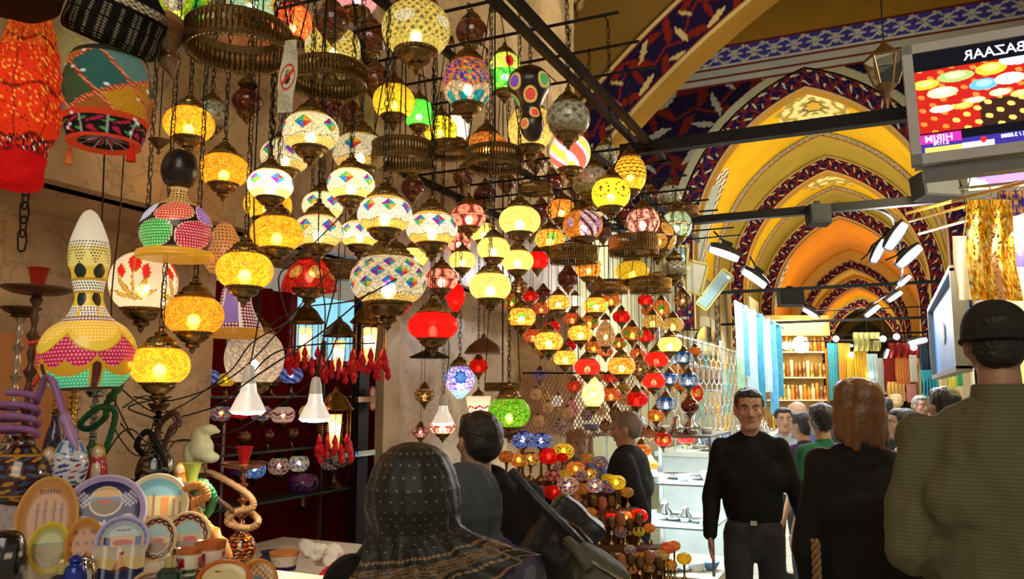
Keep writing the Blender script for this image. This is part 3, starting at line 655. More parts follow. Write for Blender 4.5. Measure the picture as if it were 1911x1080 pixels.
# ------------------------------------------------------------------ shared lantern meshes (unit diameter)
def globe_mesh(style, hr, shape, hi):
    key = (style, round(hr, 2), shape, hi)
    if key in GM: return GM[key]
    nu, nv = (240, 90) if hi and style in ('wj', 'zj', 'big', 'tu', 'om', 'bgr', 'pat', 'mu', 'vf', 'pc', 'pk') else (110, 46) if hi else (48, 22)
    if shape == 'pear': t = np.linspace(0, 1, nv); r = .5 * np.sin(math.pi * np.clip(t * .93 + .07, 0, 1)) ** .8 * (1.12 - .35 * t) ; z = (t - .5) * hr
    elif shape == 'drop': t = np.linspace(0, 1, nv); r = .5 * (np.sin(math.pi * np.clip(.09 + t * .83, 0, 1)) ** 1.0) * (.62 + .55 * t); r *= .5 / r.max(); z = (t - .5) * hr
    elif shape == 'dome': t = np.linspace(0, 1, nv); r = .5 * np.cos(t * math.pi / 2 * .85) ** .7; z = (t - .5) * hr
    elif shape == 'bowl': t = np.linspace(0, 1, nv); r = .5 * np.cos((1 - t) * math.pi / 2 * .85) ** .7; z = (t - .5) * hr
    else:
        a = np.linspace(-math.pi / 2 * .82, math.pi / 2 * .82, nv); r = .5 * np.cos(a) ** .82; z = np.sin(a) / math.sin(math.pi / 2 * .82) * .5 * hr
    u = np.arange(nu) / nu; v = np.linspace(0, 1, nv); U, V = np.meshgrid(u, v); c = STY[style][0](U, V); th = 2 * math.pi * U
    Pn = np.stack([np.cos(th) * r[:, None], np.sin(th) * r[:, None], np.repeat(z[:, None], nu, 1)], -1)
    me = MB().grid(Pn, c, wrap=True).mesh('globe_' + style, True); me.materials.append(MATS['unlit_glass' if not STY[style][3] else 'lit_smooth_glass' if style in ('tu', 'wh', 'pr', 'mu') else 'lit_plain_glass' if style in ('wj', 'zj', 'big', 'tu', 'yel', 'da', 'wh', 'pr', 'pgr', 'mu', 'pat', 'pp', 'zr') else 'lit_fine_glass' if hi and style in ('amber', 'cream', 'or', 'crk', 'grn') else 'lit_glass'])
    GM[key] = me; return me
GM = {}
def smesh(name, prof, m, n=32):
    me = MB().lathe(prof, n).mesh(name, 'auto'); me.materials.append(m); return me
def ridged(r, z, k=28, amp=.012, n=56):
    return r, z, k, amp, n
def fluted(name, rows, m, n=64):
    """rows (r, z, flute depth); flutes give the pressed-brass beading"""
    vs = []; fs = []
    for r, z, f in rows:
        for j in range(n):
            a = 2 * math.pi * j / n; q = r * (1 + f * (j % 2)); vs.append((q * math.cos(a), q * math.sin(a), z))
    for i in range(len(rows) - 1):
        for j in range(n):
            k = (j + 1) % n; fs.append((i * n + j, i * n + k, (i + 1) * n + k, (i + 1) * n + j))
    me = MB().add(vs, fs).mesh(name, 'auto'); me.materials.append(m); return me
CAP = fluted('cap', [(.28, -.04, 0), (.315, -.02, .0), (.32, .0, .05), (.315, .02, .05), (.28, .03, 0), (.27, .045, .04), (.262, .075, .04), (.235, .1, 0), (.225, .12, .03), (.2, .165, .03), (.15, .2, 0), (.105, .215, 0), (.12, .235, 0), (.1, .265, 0), (.06, .285, 0), (.05, .33, 0), (.065, .345, 0), (.03, .38, 0), (.001, .385, 0)], brass)
CUP = fluted('cup', [(.001, .03, 0), (.25, .03, 0), (.3, .02, 0), (.31, .0, .05), (.3, -.035, .05), (.27, -.045, 0), (.262, -.06, .04), (.255, -.085, .04), (.235, -.12, 0), (.19, -.165, 0), (.13, -.19, 0), (.105, -.2, 0), (.125, -.225, 0), (.11, -.26, 0), (.06, -.28, 0), (.04, -.3, 0), (.05, -.325, 0), (.02, -.36, 0), (.001, -.38, 0)], brass)
STAND = fluted('stand', [(.001, .02, 0), (.2, .02, 0), (.22, -.0, 0), (.2, -.04, 0), (.1, -.12, 0), (.07, -.2, 0), (.1, -.24, 0), (.07, -.28, 0), (.06, -.38, 0), (.12, -.44, 0), (.26, -.5, .04), (.29, -.54, 0), (.001, -.54, 0)], brass)
CAPS = smesh('cap', [(.28, 0), (.25, .06), (.2, .14), (.14, .22), (.06, .3), (.001, .36)], brass, 12); CUPS = smesh('cup', [(.001, .01), (.27, .01), (.26, -.06), (.17, -.16), (.1, -.24), (.03, -.38), (.001, -.42)], brass, 12)
STANDS = smesh('stand', [(.2, 0), (.1, -.12), (.07, -.25), (.1, -.4), (.27, -.54), (.001, -.54)], brass, 12)
bulb_m = emat('bulb_glow', (1, .93, .72), 38); bulb_me = MB().sphere((0, 0, 0), (.065, .065, .08), 12, 8).mesh('bulb', True); bulb_me.materials.append(bulb_m)
bulb2 = emat('bulb_glow_dim', (1, .9, .65), 9); bulbs_me = MB().sphere((0, 0, 0), (.1, .1, .12), 8, 6).mesh('bulb', True); bulbs_me.materials.append(bulb2)
def chain_mb(L_, pitch=.026, wr=.0018, cable=True, n=12):
    mb = MB(); k = max(1, int(L_ / (pitch * .78))); h = pitch / 2; w_ = pitch * .26
    for i in range(k):
        z = (i + .5) * L_ / k; a = 0 if i % 2 else math.pi / 2; pts = []
        for q in range(8):
            t = 2 * math.pi * q / 8; x = math.cos(t) * w_; zz = math.sin(t) * w_ + (h - w_ * .6) * (1 if math.sin(t) > 0 else -1 if math.sin(t) < 0 else 0)
            pts.append((x * math.cos(a), x * math.sin(a), z + zz))
        mb.tube(pts, wr, 4, True)
    return mb
ZU, ZL = 3.2, 2.82
def rack_z(y): return ZU if y < 3.55 else ZL
LANT = []; RACKC = []
random.seed(7)
TINT = {'amber': (1, .62, .2), 'cream': (1, .8, .45), 'pr': (1, .12, .06), 'grn': (.6, 1, .2), 'or': (1, .35, .15), 'om': (1, .5, .25)}
def lantern(px, py, w, hr, style, dia, cap='cap', low='cup', chain='link', shape='globe', lit=None, power=None, label=None, group=None, tilt=0, name='hanging_lantern', extra=''):
    """glass lantern whose globe is w px wide at (px, py); real diameter dia fixes the distance"""
    p = W(px, py, F * dia / w); big = w >= 44; hi = w >= 56
    ph = STY[style]; lit = ph[3] if lit is None else lit
    t = thing(name, label or '', 'lantern' if name == 'hanging_lantern' else 'lamp', p, (0, tilt, random.uniform(0, 6.28) if style not in ('tu', 'vf', 'bgr', 'gf') else YAW), group)
    obj('globe', globe_mesh(style, hr, shape, hi), None, t, scale=dia)
    if cap: obj('cap', CAP if big else CAPS, None, t, (0, 0, dia * hr * .5 - dia * .03), scale=dia * (1.0 if cap == 'cap' else .6))
    if low == 'cup': obj('cup', CUP if big else CUPS, None, t, (0, 0, -dia * hr * .5 + dia * .05), scale=dia * 1.0)
    elif low == 'stand': obj('stand', STAND if big else STANDS, None, t, (0, 0, -dia * hr * .5 + dia * .02), scale=dia)
    if lit and w >= 30: obj('bulb', bulb_me if big else bulbs_me, None, t, (0, 0, -dia * hr * .12), scale=dia)
    if lit and (power or w >= 44):
        e = (power or 1.1 * (dia / .16) ** 2) * 3.0
        l = light('lamp_light', 'POINT', (0, 0, 0), e, TINT.get(style, (1, .78, .45)), .012); l.parent = t; l.location = (0, 0, -dia * hr * .1)
    zt = rack_z(p.y) - p.z; z0 = dia * hr * .5 + dia * (.36 if cap == 'cap' else .2 if cap else 0)
    if chain and zt > z0 + .02:
        Lc = zt - z0; mb = MB(); RACKC.append(p)
        yb = round(p.y / .3) * .3 - p.y; yb = yb if p.y + yb > .7 else .9 - p.y; hook = MB().tube([(0, 0, -.015), (0, 0, 0), (0, yb, .004)], .003, 5)
        hk = obj('hook', hook, iron, t, (0, 0, zt)); hk.rotation_euler = (0, 0, -t.rotation_euler.z)
        if chain == 'link' and w >= 60: mb = chain_mb(Lc, .03, .0013)
        elif chain == 'link' and w >= 40: mb = chain_mb(Lc, .034, .0013)
        else: mb.tube([(0, 0, 0), (0, 0, Lc)], .0016, 5)
        obj('chain', mb, iron, t, (0, 0, z0))
        if w >= 56:
            m2 = MB(); m2.tube([(.006 * math.cos(q * .9), .006 * math.sin(q * .9), q * Lc / 40) for q in range(41)], .0016, 5); obj('flex', m2, cable_m, t, (0, 0, z0))
    LANT.append((t, px, py, w, style, label, extra)); return t
QUEUE = []; PLACED = []
def L_(px, py, w, hr, style, dia, **k): QUEUE.append((px, py, w, hr, style, dia, k))
def clash(p, d, hr, chain):
    r = d / 2; h = d * (hr / 2 + .38); zt = rack_z(p.y)
    if p.z > fz - .35 and p.x < -2.3 + r and p.y < 6.3: return True
    if p.x < WX + r or p.y > 6.1 or p.x > -.9: return True
    for q, e, hq in PLACED:
        dx = math.hypot(p.x - q.x, p.y - q.y); re = e / 2; he = e * (hq / 2 + .38)
        if dx < (r + re) * .98 and abs(p.z - q.z) < (h + he) * .93: return True
        if q.z > p.z and dx < re * .85: return True      # its chain would pass through the upper lamp
        if p.z > q.z and dx < r * .85: return True
    return False
def flush():
    for px, py, w, hr, style, dia, k in QUEUE:
        ch = k.get('chain', 'link') is not None; best = dia
        for f in (1, .96, 1.04, .92, 1.08, .88, 1.12, .84, 1.16, 1.2, .8, 1.25, .76, 1.3, 1.36, .72, 1.42, .68):
            if not clash(W(px, py, F * dia * f / w), dia * f, hr, ch): best = dia * f; break
        else: print('clash stays', px, py, style)
        PLACED.append((W(px, py, F * best / w), best, hr)); lantern(px, py, w, hr, style, best, **k)
    QUEUE.clear()
# amber row at the front
for px, py, w in ((353, 232, 92), (418, 318, 90), (517, 436, 97), (457, 505, 104), (362, 588, 108), (298, 682, 108), (500, 382, 88)): L_(px, py, w, .68, 'amber', .165, power=1.5)
# white and gold mosaic lanterns
for px, py, w, st, d in ((580, 247, 104, 'wj', .18), (532, 292, 90, 'wj', .18), (655, 345, 88, 'wj', .16), (672, 285, 102, 'wj', .2), (594, 432, 92, 'wj', .17), (505, 345, 84, 'wj', .18), (602, 384, 76, 'wj', .17), (671, 437, 74, 'zj', .17),
                         (718, 400, 102, 'zj', .185), (806, 427, 96, 'zj', .18), (772, 480, 52, 'cream', .16), (725, 523, 142, 'big', .26)):
    L_(px, py, w, .68, st, d, **({'power': 5} if st == 'big' else {}))
# pale gold crackled lanterns
for px, py, w in ((970, 412, 78), (921, 464, 62), (966, 487, 60), (915, 535, 78), (863, 486, 50), (903, 434, 52)): L_(px, py, w, .68, 'cream', .15)
L_(777, 55, 128, .76, 'pat', .24, power=3); L_(622, 90, 104, .7, 'pat', .22)
L_(873, 156, 95, .98, 'om', .2, power=2); L_(942, 137, 64, 1.2, 'gf', .15); L_(735, 190, 78, .8, 'yel', .18); L_(782, 213, 58, .9, 'eme', .15); L_(822, 243, 62, .8, 'da', .17); L_(850, 240, 54, .85, 'wh', .15)
L_(990, 240, 84, .95, 'cream', .18, label='cream globe lamp half hidden behind a black gourd lamp'); L_(1060, 222, 84, .78, 'si', .18); L_(1064, 285, 76, .92, 'mu', .17); L_(908, 274, 80, .62, 'o', .19)
L_(545, 45, 74, .95, 'or', .17, power=2); L_(330, 18, 132, .95, 'bgr', .23, power=3, low=None, cap=None); L_(470, 4, 96, .7, 'pgr', .21); L_(665, -8, 84, .8, 'pp', .2, low='cup')
L_(1102, 338, 72, .75, 'si', .17); L_(1176, 325, 60, 1.15, 'pc', .15); L_(1140, 362, 72, .8, 'da', .17); L_(1088, 420, 74, .75, 'ow', .18); L_(1048, 392, 56, .7, 'o', .17); L_(1026, 446, 56, .66, 'og', .15)
L_(1200, 414, 62, .8, 'pw', .17); L_(1226, 443, 72, .8, 'ac', .2); L_(1262, 420, 58, .9, 'tq', .18); L_(1180, 506, 62, .62, 'yel', .19)
L_(875, 404, 64, .72, 'pk', .16); L_(856, 452, 46, .85, 'pk', .15); L_(824, 521, 62, .68, 'pk', .16)
L_(808, 608, 94, .58, 'pr', .2, power=3); L_(578, 512, 102, .6, 'rg', .25, shape='dome', low='cup'); L_(850, 556, 36, 1.6, 'pr', .1, shape='drop'); L_(1003, 486, 42, .8, 'pr', .14)
L_(462, 185, 60, 1.0, 'mar', .15, shape='pear'); L_(395, 215, 62, .9, 'si', .16); L_(690, 75, 66, .9, 'br', .18); L_(475, 668, 108, .95, 'crk', .24, power=2.5)
L_(268, 527, 120, .92, 'tu', .22, power=4, cap=None); L_(328, 530, 70, 1.0, 'tu', .2, cap=None)
L_(950, 770, 80, .74, 'grn', .2, power=2); L_(858, 712, 58, 1.1, 'vf', .17, shape='drop', low=None); L_(893, 683, 36, .75, 'r', .12); L_(792, 737, 38, .7, 'dk', .13); L_(893, 762, 46, 1.0, 'zr', .15, shape='bowl', low=None); L_(826, 796, 48, .6, 'pw', .15); L_(785, 806, 34, .6, 'pw', .13)
# the dense far end of the cluster
for a in ((973, 592, 54, 'og'), (1042, 565, 44, 'o'), (1073, 562, 32, 'wh'), (1112, 570, 46, 'og'), (1160, 591, 34, 'r'), (1218, 600, 38, 'cream'), (1256, 606, 40, 'cream'), (1250, 643, 44, 'cream'), (995, 627, 38, 'or'), (1024, 637, 54, 'o'),
          (1055, 668, 44, 'o'), (1083, 622, 46, 'o'), (1180, 622, 40, 'og'), (1205, 627, 34, 'r'), (1225, 671, 44, 'r'), (1275, 667, 36, 'bw'), (1297, 655, 24, 'o'), (1295, 687, 24, 'o'), (1160, 683, 52, 'o'), (1096, 685, 48, 'r'), (1220, 710, 44, 'r'),
          (1250, 707, 34, 'bw'), (1285, 709, 38, 'bw'), (1188, 745, 42, 'r'), (1243, 753, 38, 'bw'), (1225, 775, 34, 'o'), (1140, 736, 38, 'or'), (1181, 778, 28, 'r'), (1197, 806, 26, 'r'), (1212, 808, 24, 'o'), (1176, 838, 26, 'r'),
          (1198, 840, 36, 'o'), (1212, 868, 34, 'o'), (1130, 655, 30, 'or'), (1108, 648, 34, 'o'), (1010, 575, 34, 'or'), (990, 553, 30, 'r'), (1068, 595, 34, 'or'), (1140, 560, 36, 'o'), (1205, 560, 30, 'r'), (1072, 720, 30, 'r'), (1140, 705, 30, 'r'), (1100, 601, 36, 'og'),
          (1155, 640, 30, 'og'), (1190, 660, 30, 'or'), (1262, 690, 26, 'o'), (1030, 610, 32, 'r'), (1012, 655, 26, 'o'), (1063, 645, 26, 'r'), (1118, 700, 26, 'og'), (1200, 735, 24, 'o'), (1210, 580, 26, 'o'), (1270, 720, 24, 'o'), (1163, 725, 26, 'og')):
    px, py, w, st = a; dd = {0: .13, 1: .14}[w > 40] * (1.0 if px < 1150 else 1.06); L_(px, py, w, .68, st, dd, power=.8 if w > 33 else None, chain='rod')
for px, py, w in ((1130, 622, 38), (1107, 730, 44)): L_(px, py, w, 1.4, 'ct', .14, shape='pear', chain='rod', power=1.2)
L_(1098, 500, 50, .8, 'o', .17, chain='rod'); L_(1008, 700, 26, .8, 'vf', .1, chain='rod', label='tiny violet glass lamp above the wire chain curtain'); L_(1068, 762, 26, 1.3, 'pp', .1, shape='pear', chain='rod'); L_(1040, 748, 22, 1.0, 'wh', .09, chain='rod'); L_(1018, 742, 20, .9, 'cream', .08, chain='rod')
# unlit brass-and-glass lamps in the shadows between the lit ones
for px, py, w, st in ((615, 200, 50, 'mar'), (700, 150, 56, 'br'), (655, 215, 44, 'mar'), (865, 330, 40, 'br'), (905, 365, 44, 'mar'), (945, 340, 36, 'br'), (770, 350, 44, 'mar'), (760, 395, 40, 'br'), (1000, 300, 40, 'br'), (1030, 340, 40, 'mar'), (1130, 290, 46, 'si'), (1010, 395, 40, 'mar'),
                      (830, 330, 38, 'mar'), (560, 480, 40, 'mar'), (640, 250, 40, 'br'), (1075, 350, 38, 'br'), (1090, 465, 38, 'br'), (1250, 365, 44, 'si'), (1215, 370, 40, 'br'), (1165, 395, 40, 'mar'), (1125, 430, 38, 'br'), (990, 430, 34, 'mar'), (1060, 520, 40, 'mar'), (1110, 530, 36, 'br'), (880, 60, 60, 'br'), (620, 40, 64, 'br'), (895, 130, 40, 'mar')):
    L_(px, py, w, .85, st, .15)
random.seed(21)
SMALL = [(px, py, w) for t_ in range(900) for px, py, w in [(random.uniform(945, 1300), random.uniform(535, 830), random.uniform(22, 34))]]
occ = [(q[0], q[1], q[2]) for q in QUEUE]; cnt_ = 0
for px, py, w in SMALL:
    if cnt_ > 78: break
    if py > 700 and px < 1150 or py > 560 + (px - 945) * .9 and px < 1130: continue
    if any(math.hypot(px - a, (py - b) * 1.1) < (w + c) * .40 for a, b, c in occ): continue
    q_ = W(px, py, F * .13 / w)
    if q_.z > rack_z(q_.y) - .3 or q_.y > 6: continue
    occ.append((px, py, w)); cnt_ += 1; st = random.choice(['br', 'mar', 'r', 'o', 'or', 'dk', 'og', 'br', 'mar', 'dk', 'rg', 'si']); L_(px, py, w, random.choice([.68, .8, 1.0]), st, .13, chain='rod')
SMALL = [(random.uniform(680, 1290), random.uniform(60, 520), random.uniform(34, 52)) for _ in range(1500)]; cnt_ = 0
for px, py, w in SMALL:
    if cnt_ > 52: break
    if py < (px - 880) * .78 + 10 or (px < 850 and py > 360): continue
    if any(math.hypot(px - a, (py - b) * 1.0) < (w + c) * .42 for a, b, c in occ): continue
    q_ = W(px, py, F * .16 / w)
    if q_.z > rack_z(q_.y) - .3 or q_.y > 6: continue
    occ.append((px, py, w)); cnt_ += 1; L_(px, py, w, random.choice([.7, .85, 1.1]), random.choice(['br', 'mar', 'br', 'si', 'dk', 'rg', 'ac']), .16, chain='rod', shape=random.choice(['globe', 'pear', 'globe']))
flush()
# ------------------------------------------------------------------ pierced brass rings (chandelier hoops)
def hoop_mesh(n=60):
    mb = MB(); Hh = .24
    for z, r in ((0, .016), (.025, .01), (Hh, .02), (Hh - .03, .01), (Hh - .05, .007), (Hh * .45, .008), (.045, .007)): mb.torus((0, 0, z), .5, r, 64, 6)
    mb.lathe([(.5, Hh * .8), (.51, Hh), (.46, Hh + .03), (.45, Hh + .02), (.49, Hh * .8)], 64, cap=False); mb.lathe([(.502, .0), (.506, .035), (.498, .035), (.496, 0)], 64, cap=False)
    for k in range(n):
        a = 2 * math.pi * k / n; c, s_ = math.cos(a) * .5, math.sin(a) * .5
        mb.tube([(c, s_, 0), (c, s_, Hh * .3), (c, s_, Hh * .62), (c, s_, Hh)], [.011, .027, .012, .024], 5)
        b = a + math.pi / n; mb.torus((math.cos(b) * .5, math.sin(b) * .5, -.022), .02, .006, 8, 4, Matrix.Rotation(b + math.pi / 2, 4, 'Z') @ Matrix.Rotation(R(90), 4, 'X'))
    me = mb.mesh('hoop', 'auto'); me.materials.append(brass); return me
HOOP = hoop_mesh()
RACKPTS = []
def ring(px, py, w, dia, label, hh=1, chains=4, bowl=False):
    D = F * dia / w; p = W(px, py, D); t = thing('chandelier_ring', label, 'chandelier', p, group='pierced brass chandelier rings')
    obj('hoop', HOOP, None, t, scale=(dia, dia, dia * hh)); zt = rack_z(p.y) - p.z
    for k in range(chains):
        a = 2 * math.pi * (k + .3) / chains; x, y = math.cos(a) * dia / 2, math.sin(a) * dia / 2; m = MB()
        top = Vector((x * .15, y * .15, zt)); m.tube([(x, y, dia * .2 * hh), top], .0022, 5); obj('chain', m, iron, t)
    if chains: m = MB(); m.lathe([(.001, zt - .03), (.03, zt - .025), (.02, zt), (.001, zt)], 12, sx=dia / .25, sy=dia / .25); obj('hanger', m, brass, t); RACKPTS.append((p.x, p.y))
    return t
ring(445, 98, 186, .26, 'largest pierced brass chandelier ring, hanging beside the green globe lamp', 1.0)
ring(613, 160, 138, .24, 'wide pierced brass ring just below a yellow globe and beside the hanging card')
ring(751, 303, 114, .22, 'brass chandelier ring hanging above the zigzag lanterns', 1.2); ring(838, 290, 70, .16, 'small brass ring between two larger rings under the orange globe', 1.3)
ring(923, 312, 106, .22, 'brass chandelier ring under the orange domed lantern', 1.2); ring(1000, 360, 60, .16, 'small brass chandelier ring just right of the orange domed lantern')
ring(1070, 487, 86, .22, 'brass chandelier ring just above the orange cluster', 1.2); ring(1183, 472, 90, .24, 'brass chandelier ring above a glowing yellow bowl', 1.3)
ring(1140, 545, 62, .19, 'brass ring low among the red lanterns', 1.3); ring(1214, 543, 76, .22, 'brass ring above three cream lanterns', 1.2); ring(1243, 528, 62, .2, 'silvery-edged ring furthest along the street', 1.1)
ring(1275, 400, 56, .18, 'brass ring hung from the end of the lantern rack'); ring(637, 515, 70, .16, 'dark brass ring under the white mosaic lanterns', 1.5)
ring(938, 728, 66, .17, 'shallow brass ring holding up the lime green lantern', .8)
# dark wooden and iron pendant hoods
def hood(px, py, w, dia, label, prof, m=dbrass):
    D = F * dia / w; p = W(px, py, D); t = thing('pendant_hood', label, 'pendant lamp', p); obj('hood', MB().lathe([(r * dia, z * dia) for r, z in prof], 40), m, t)
    z0 = max(z for r, z in prof) * dia; mb = MB(); mb.tube([(0, 0, z0), (0, 0, rack_z(p.y) - p.z)], .002, 5); obj('chain', mb, iron, t); RACKPTS.append((p.x, p.y)); return t, p
hood(802, 668, 76, .18, 'dark iron saucer pendant hanging against the marble pier', [(.48, 0), (.5, .03), (.3, .12), (.12, .2), (.1, .3), (.16, .36), (.05, .45), (.001, .47)], iron)
hood(903, 660, 74, .2, 'dark domed pendant behind the violet drop lamp', [(.5, 0), (.49, .04), (.38, .2), (.2, .34), (.08, .4), (.05, .5), (.001, .52)], wood)
hood(297, 262, 40, .07, 'small dark brass funnel lamp beside the amber lantern', [(.001, -.7), (.1, -.6), (.06, -.45), (.3, -.2), (.5, 0), (.48, .03), (.06, .06), (.05, .3), (.001, .32)], dbrass)
# ------------------------------------------------------------------ lantern rack
def racks():
    pts = [(t.location.x, t.location.y) for t, *_ in LANT] + RACKPTS
    for nm, lo, hi, z, rails, lab in (('lantern_rack', .7, 3.55, ZU, (-2.28, -1.75, -1.25), 'upper black iron rack over the lanterns nearest the viewer'), ('lantern_rack', 3.55, 6.2, ZL, (-2.28, -1.7, -1.25), 'lower black iron rack over the far end of the lantern cluster')):
        t = thing(nm, lab, 'rack', (0, 0, z))
        for x in rails: obj('rail', MB().box((x, (lo + hi) / 2, .022), (.028, hi - lo, .03)), iron, t)
        for y in [q * .3 for q in range(3, 21) if lo <= q * .3 < hi + .1]: obj('cross_bar', MB().box((-1.6, y, .002), (1.4, .01, .01)), iron, t)
racks()
t = thing('rack_frame', 'pair of long black bars along the street edge of the lantern rack', 'rack', (0, 0, 0))
for x, z in ((-.95, 2.84), (-1.06, 2.9)): obj('long_bar', MB().box((x, 2.3, z), (.027, 3.2, .027)), iron, t)
for y in (1.0, 2.0, 3.0, 3.8): obj('brace', MB().tube([(-.95, y, 2.84), (-1.25, y + .1, 3.22)], .008, 6), iron, t)
# ------------------------------------------------------------------ street beams and what hangs on them
BM = []
def beam(px, py, z, x0, x1, label, th=.05):
    p = WPl(px, py, 2, z); t = obj('street_beam', MB().box(((x0 + x1) / 2, p.y, z), (x1 - x0, th, th)), iron); tag(t, label, 'beam', 'black iron beams across the street'); BM.append(p.y); return p.y
y1 = beam(1200, 277, 2.83, -1.1, 1.3, 'black iron beam across the street carrying the television', .055)
y2 = beam(1290, 412, 3.0, -3.2, 1.3, 'black iron beam across the street with a dark speaker at its middle', .06)
for px, py, z, l in ((1500, 600, 3.1, 'thin black beam across the street beyond the floodlights'), (1480, 627, 3.15, 'thin black beam further down the street under the orange vault'), (1420, 542, 3.35, 'thin black beam in front of the orange vault'), (1560, 640, 3.3, 'thin black beam furthest down the street')):
    beam(px, py, z, -3.2, 1.25, l, .05)
def facing(px, py, D, w, h, d, m, name, label, cat, rx=0, rz=0, deg=0):
    o = obj(name, MB().box((0, 0, 0), (w, d, h)), m, None, W(px, py, D), (rx, deg, YAW + rz)); tag(o, label, cat); return o
def speaker(px, py, D, w, h, label, rz=0):
    t = thing('loudspeaker', label, 'loudspeaker', W(px, py, D), (R(-8), 0, YAW + rz)); b = MB().box((0, 0, 0), (w, h * .8, h)); obj('cabinet', b, black, t)
    obj('grille', MB().box((0, -h * .41, 0), (w * .9, .01, h * .85)), mat('speaker_grille', (.03, .03, .03), .8, bump=.5, scale=300), t); obj('bracket', MB().box((0, 0, h * .6), (w * .25, .03, h * .35)), iron, t)
bd = lambda px, py, Y: (WPl(px, py, 1, Y) - Vector((0, 0, CZ))).dot(FW)
speaker(1745, 350, bd(1745, 352, y2 - .1), .28, .17, 'black box loudspeaker just under the television', .2); speaker(1527, 402, bd(1527, 400, y2 - .08), .15, .14, 'small black loudspeaker hanging from the second beam')
speaker(1475, 556, 8.2, .24, .16, 'dark stacked loudspeaker beside the floodlights at mid street')
tubeglow = emat('tube_glow', (.9, .93, 1), 14, True)
def floodlight(px, py, ln, D, ang, label, e=0):
    L0 = ln / F * D; p = W(px, py, D); u = RT * math.cos(R(ang)) + UP * math.sin(R(ang)); up = Vector((0, 0, 1)) - u * u.z; up.normalize(); n = u.cross(up)
    M = Matrix((u, n, up)).transposed().to_4x4(); t = thing('floodlight', label, 'floodlight', p); t.matrix_world = Matrix.Translation(p) @ M @ Matrix.Rotation(R(12 if ang < 0 else 50), 4, 'X')
    h = L0 * .3; mb = MB(); X = np.linspace(-1, 1, 17); A = np.linspace(0, math.pi, 11); XX, AA = np.meshgrid(X, A, indexing='ij'); k = np.sqrt(np.clip(1 - XX ** 2 * .55, 0, 1))
    for s_ in (1, .93): mb.grid(np.stack([XX * L0 / 2 * s_, np.cos(AA) * h * .8 * k * s_, np.sin(AA) * h * k * s_], -1))
    obj('hood', mb, mat('floodlight_hood', (.05, .05, .05), .4, .5), t); obj('tube', MB().tube([(-L0 * .42, 0, h * .02), (L0 * .42, 0, h * .02)], h * .36, 10), tubeglow, t)
    obj('bracket', MB().box((0, 0, h * 1.15), (L0 * .3, h * .4, h * .5)), iron, t)
    obj('arm', MB().tube([(0, 0, h * 1.1), (-L0 * .5, 0, h * 2.0)], h * .09, 6), iron, t)
    if e: l = light('lamp_light', 'AREA', (0, 0, 0), e, (.93, .95, 1), L0 * .8, shape=1, sy=h); l.parent = t; l.location = (0, 0, -h * .5)
floodlight(1352, 474, 62, 6.6, -20, 'black floodlight with a glowing white tube, closest to the lantern rack', 12)
floodlight(1408, 520, 56, 7.5, -35, 'second floodlight along, tilted steeply over the blue scarves', 10)
floodlight(1513, 585, 34, 11, -32, 'small floodlight under the orange vault beside the loudspeaker', 8)
for px, py, ln, D, a, l, e in ((1674, 440, 62, 6.2, 55, 'long glowing floodlight under the television, hanging from a brass rail', 14), (1641, 468, 50, 6.8, 62, 'thin glowing floodlight beside a curved grey shade', 10), (1699, 478, 58, 7.0, 42, 'broad glowing floodlight below the brass rails', 12),
                    (1689, 524, 30, 9, 42, 'small floodlight in line below the broad glowing one', 15), (1671, 553, 32, 10, 34, 'small floodlight third down the slanting row', 15), (1629, 580, 34, 11, 38, 'small floodlight at the lower end of the slanting row', 15), (1714, 637, 36, 12, 12, 'wide white floodlight beside the long blue signboard', 20), (1655, 660, 20, 16, 70, 'small distant upright strip floodlight', 0), (1612, 645, 18, 16, -35, 'small distant floodlight above the yellow textiles', 0), (1585, 645, 16, 16, 0, 'round white distant floodlight over the stalls', 0)):
    floodlight(px, py, ln, D, a, l, e)
brassrail = mat('brass_rail', (.55, .3, .07), .35, .6)
for i, (a, b, D0, D1) in enumerate((((1692, 398), (1911, 340), 5.5, 4.6), ((1698, 412), (1850, 372), 5.9, 5.0), ((1715, 436), (1840, 402), 6.6, 5.6))):
    o = obj('brass_rail', MB().tube([W(*a, D0), W(*b, D1)], .011, 8), brassrail); tag(o, ('upper', 'middle', 'lower')[i] + ' of three thin brass rails reaching from the garment stall', 'rail', 'brass rails')
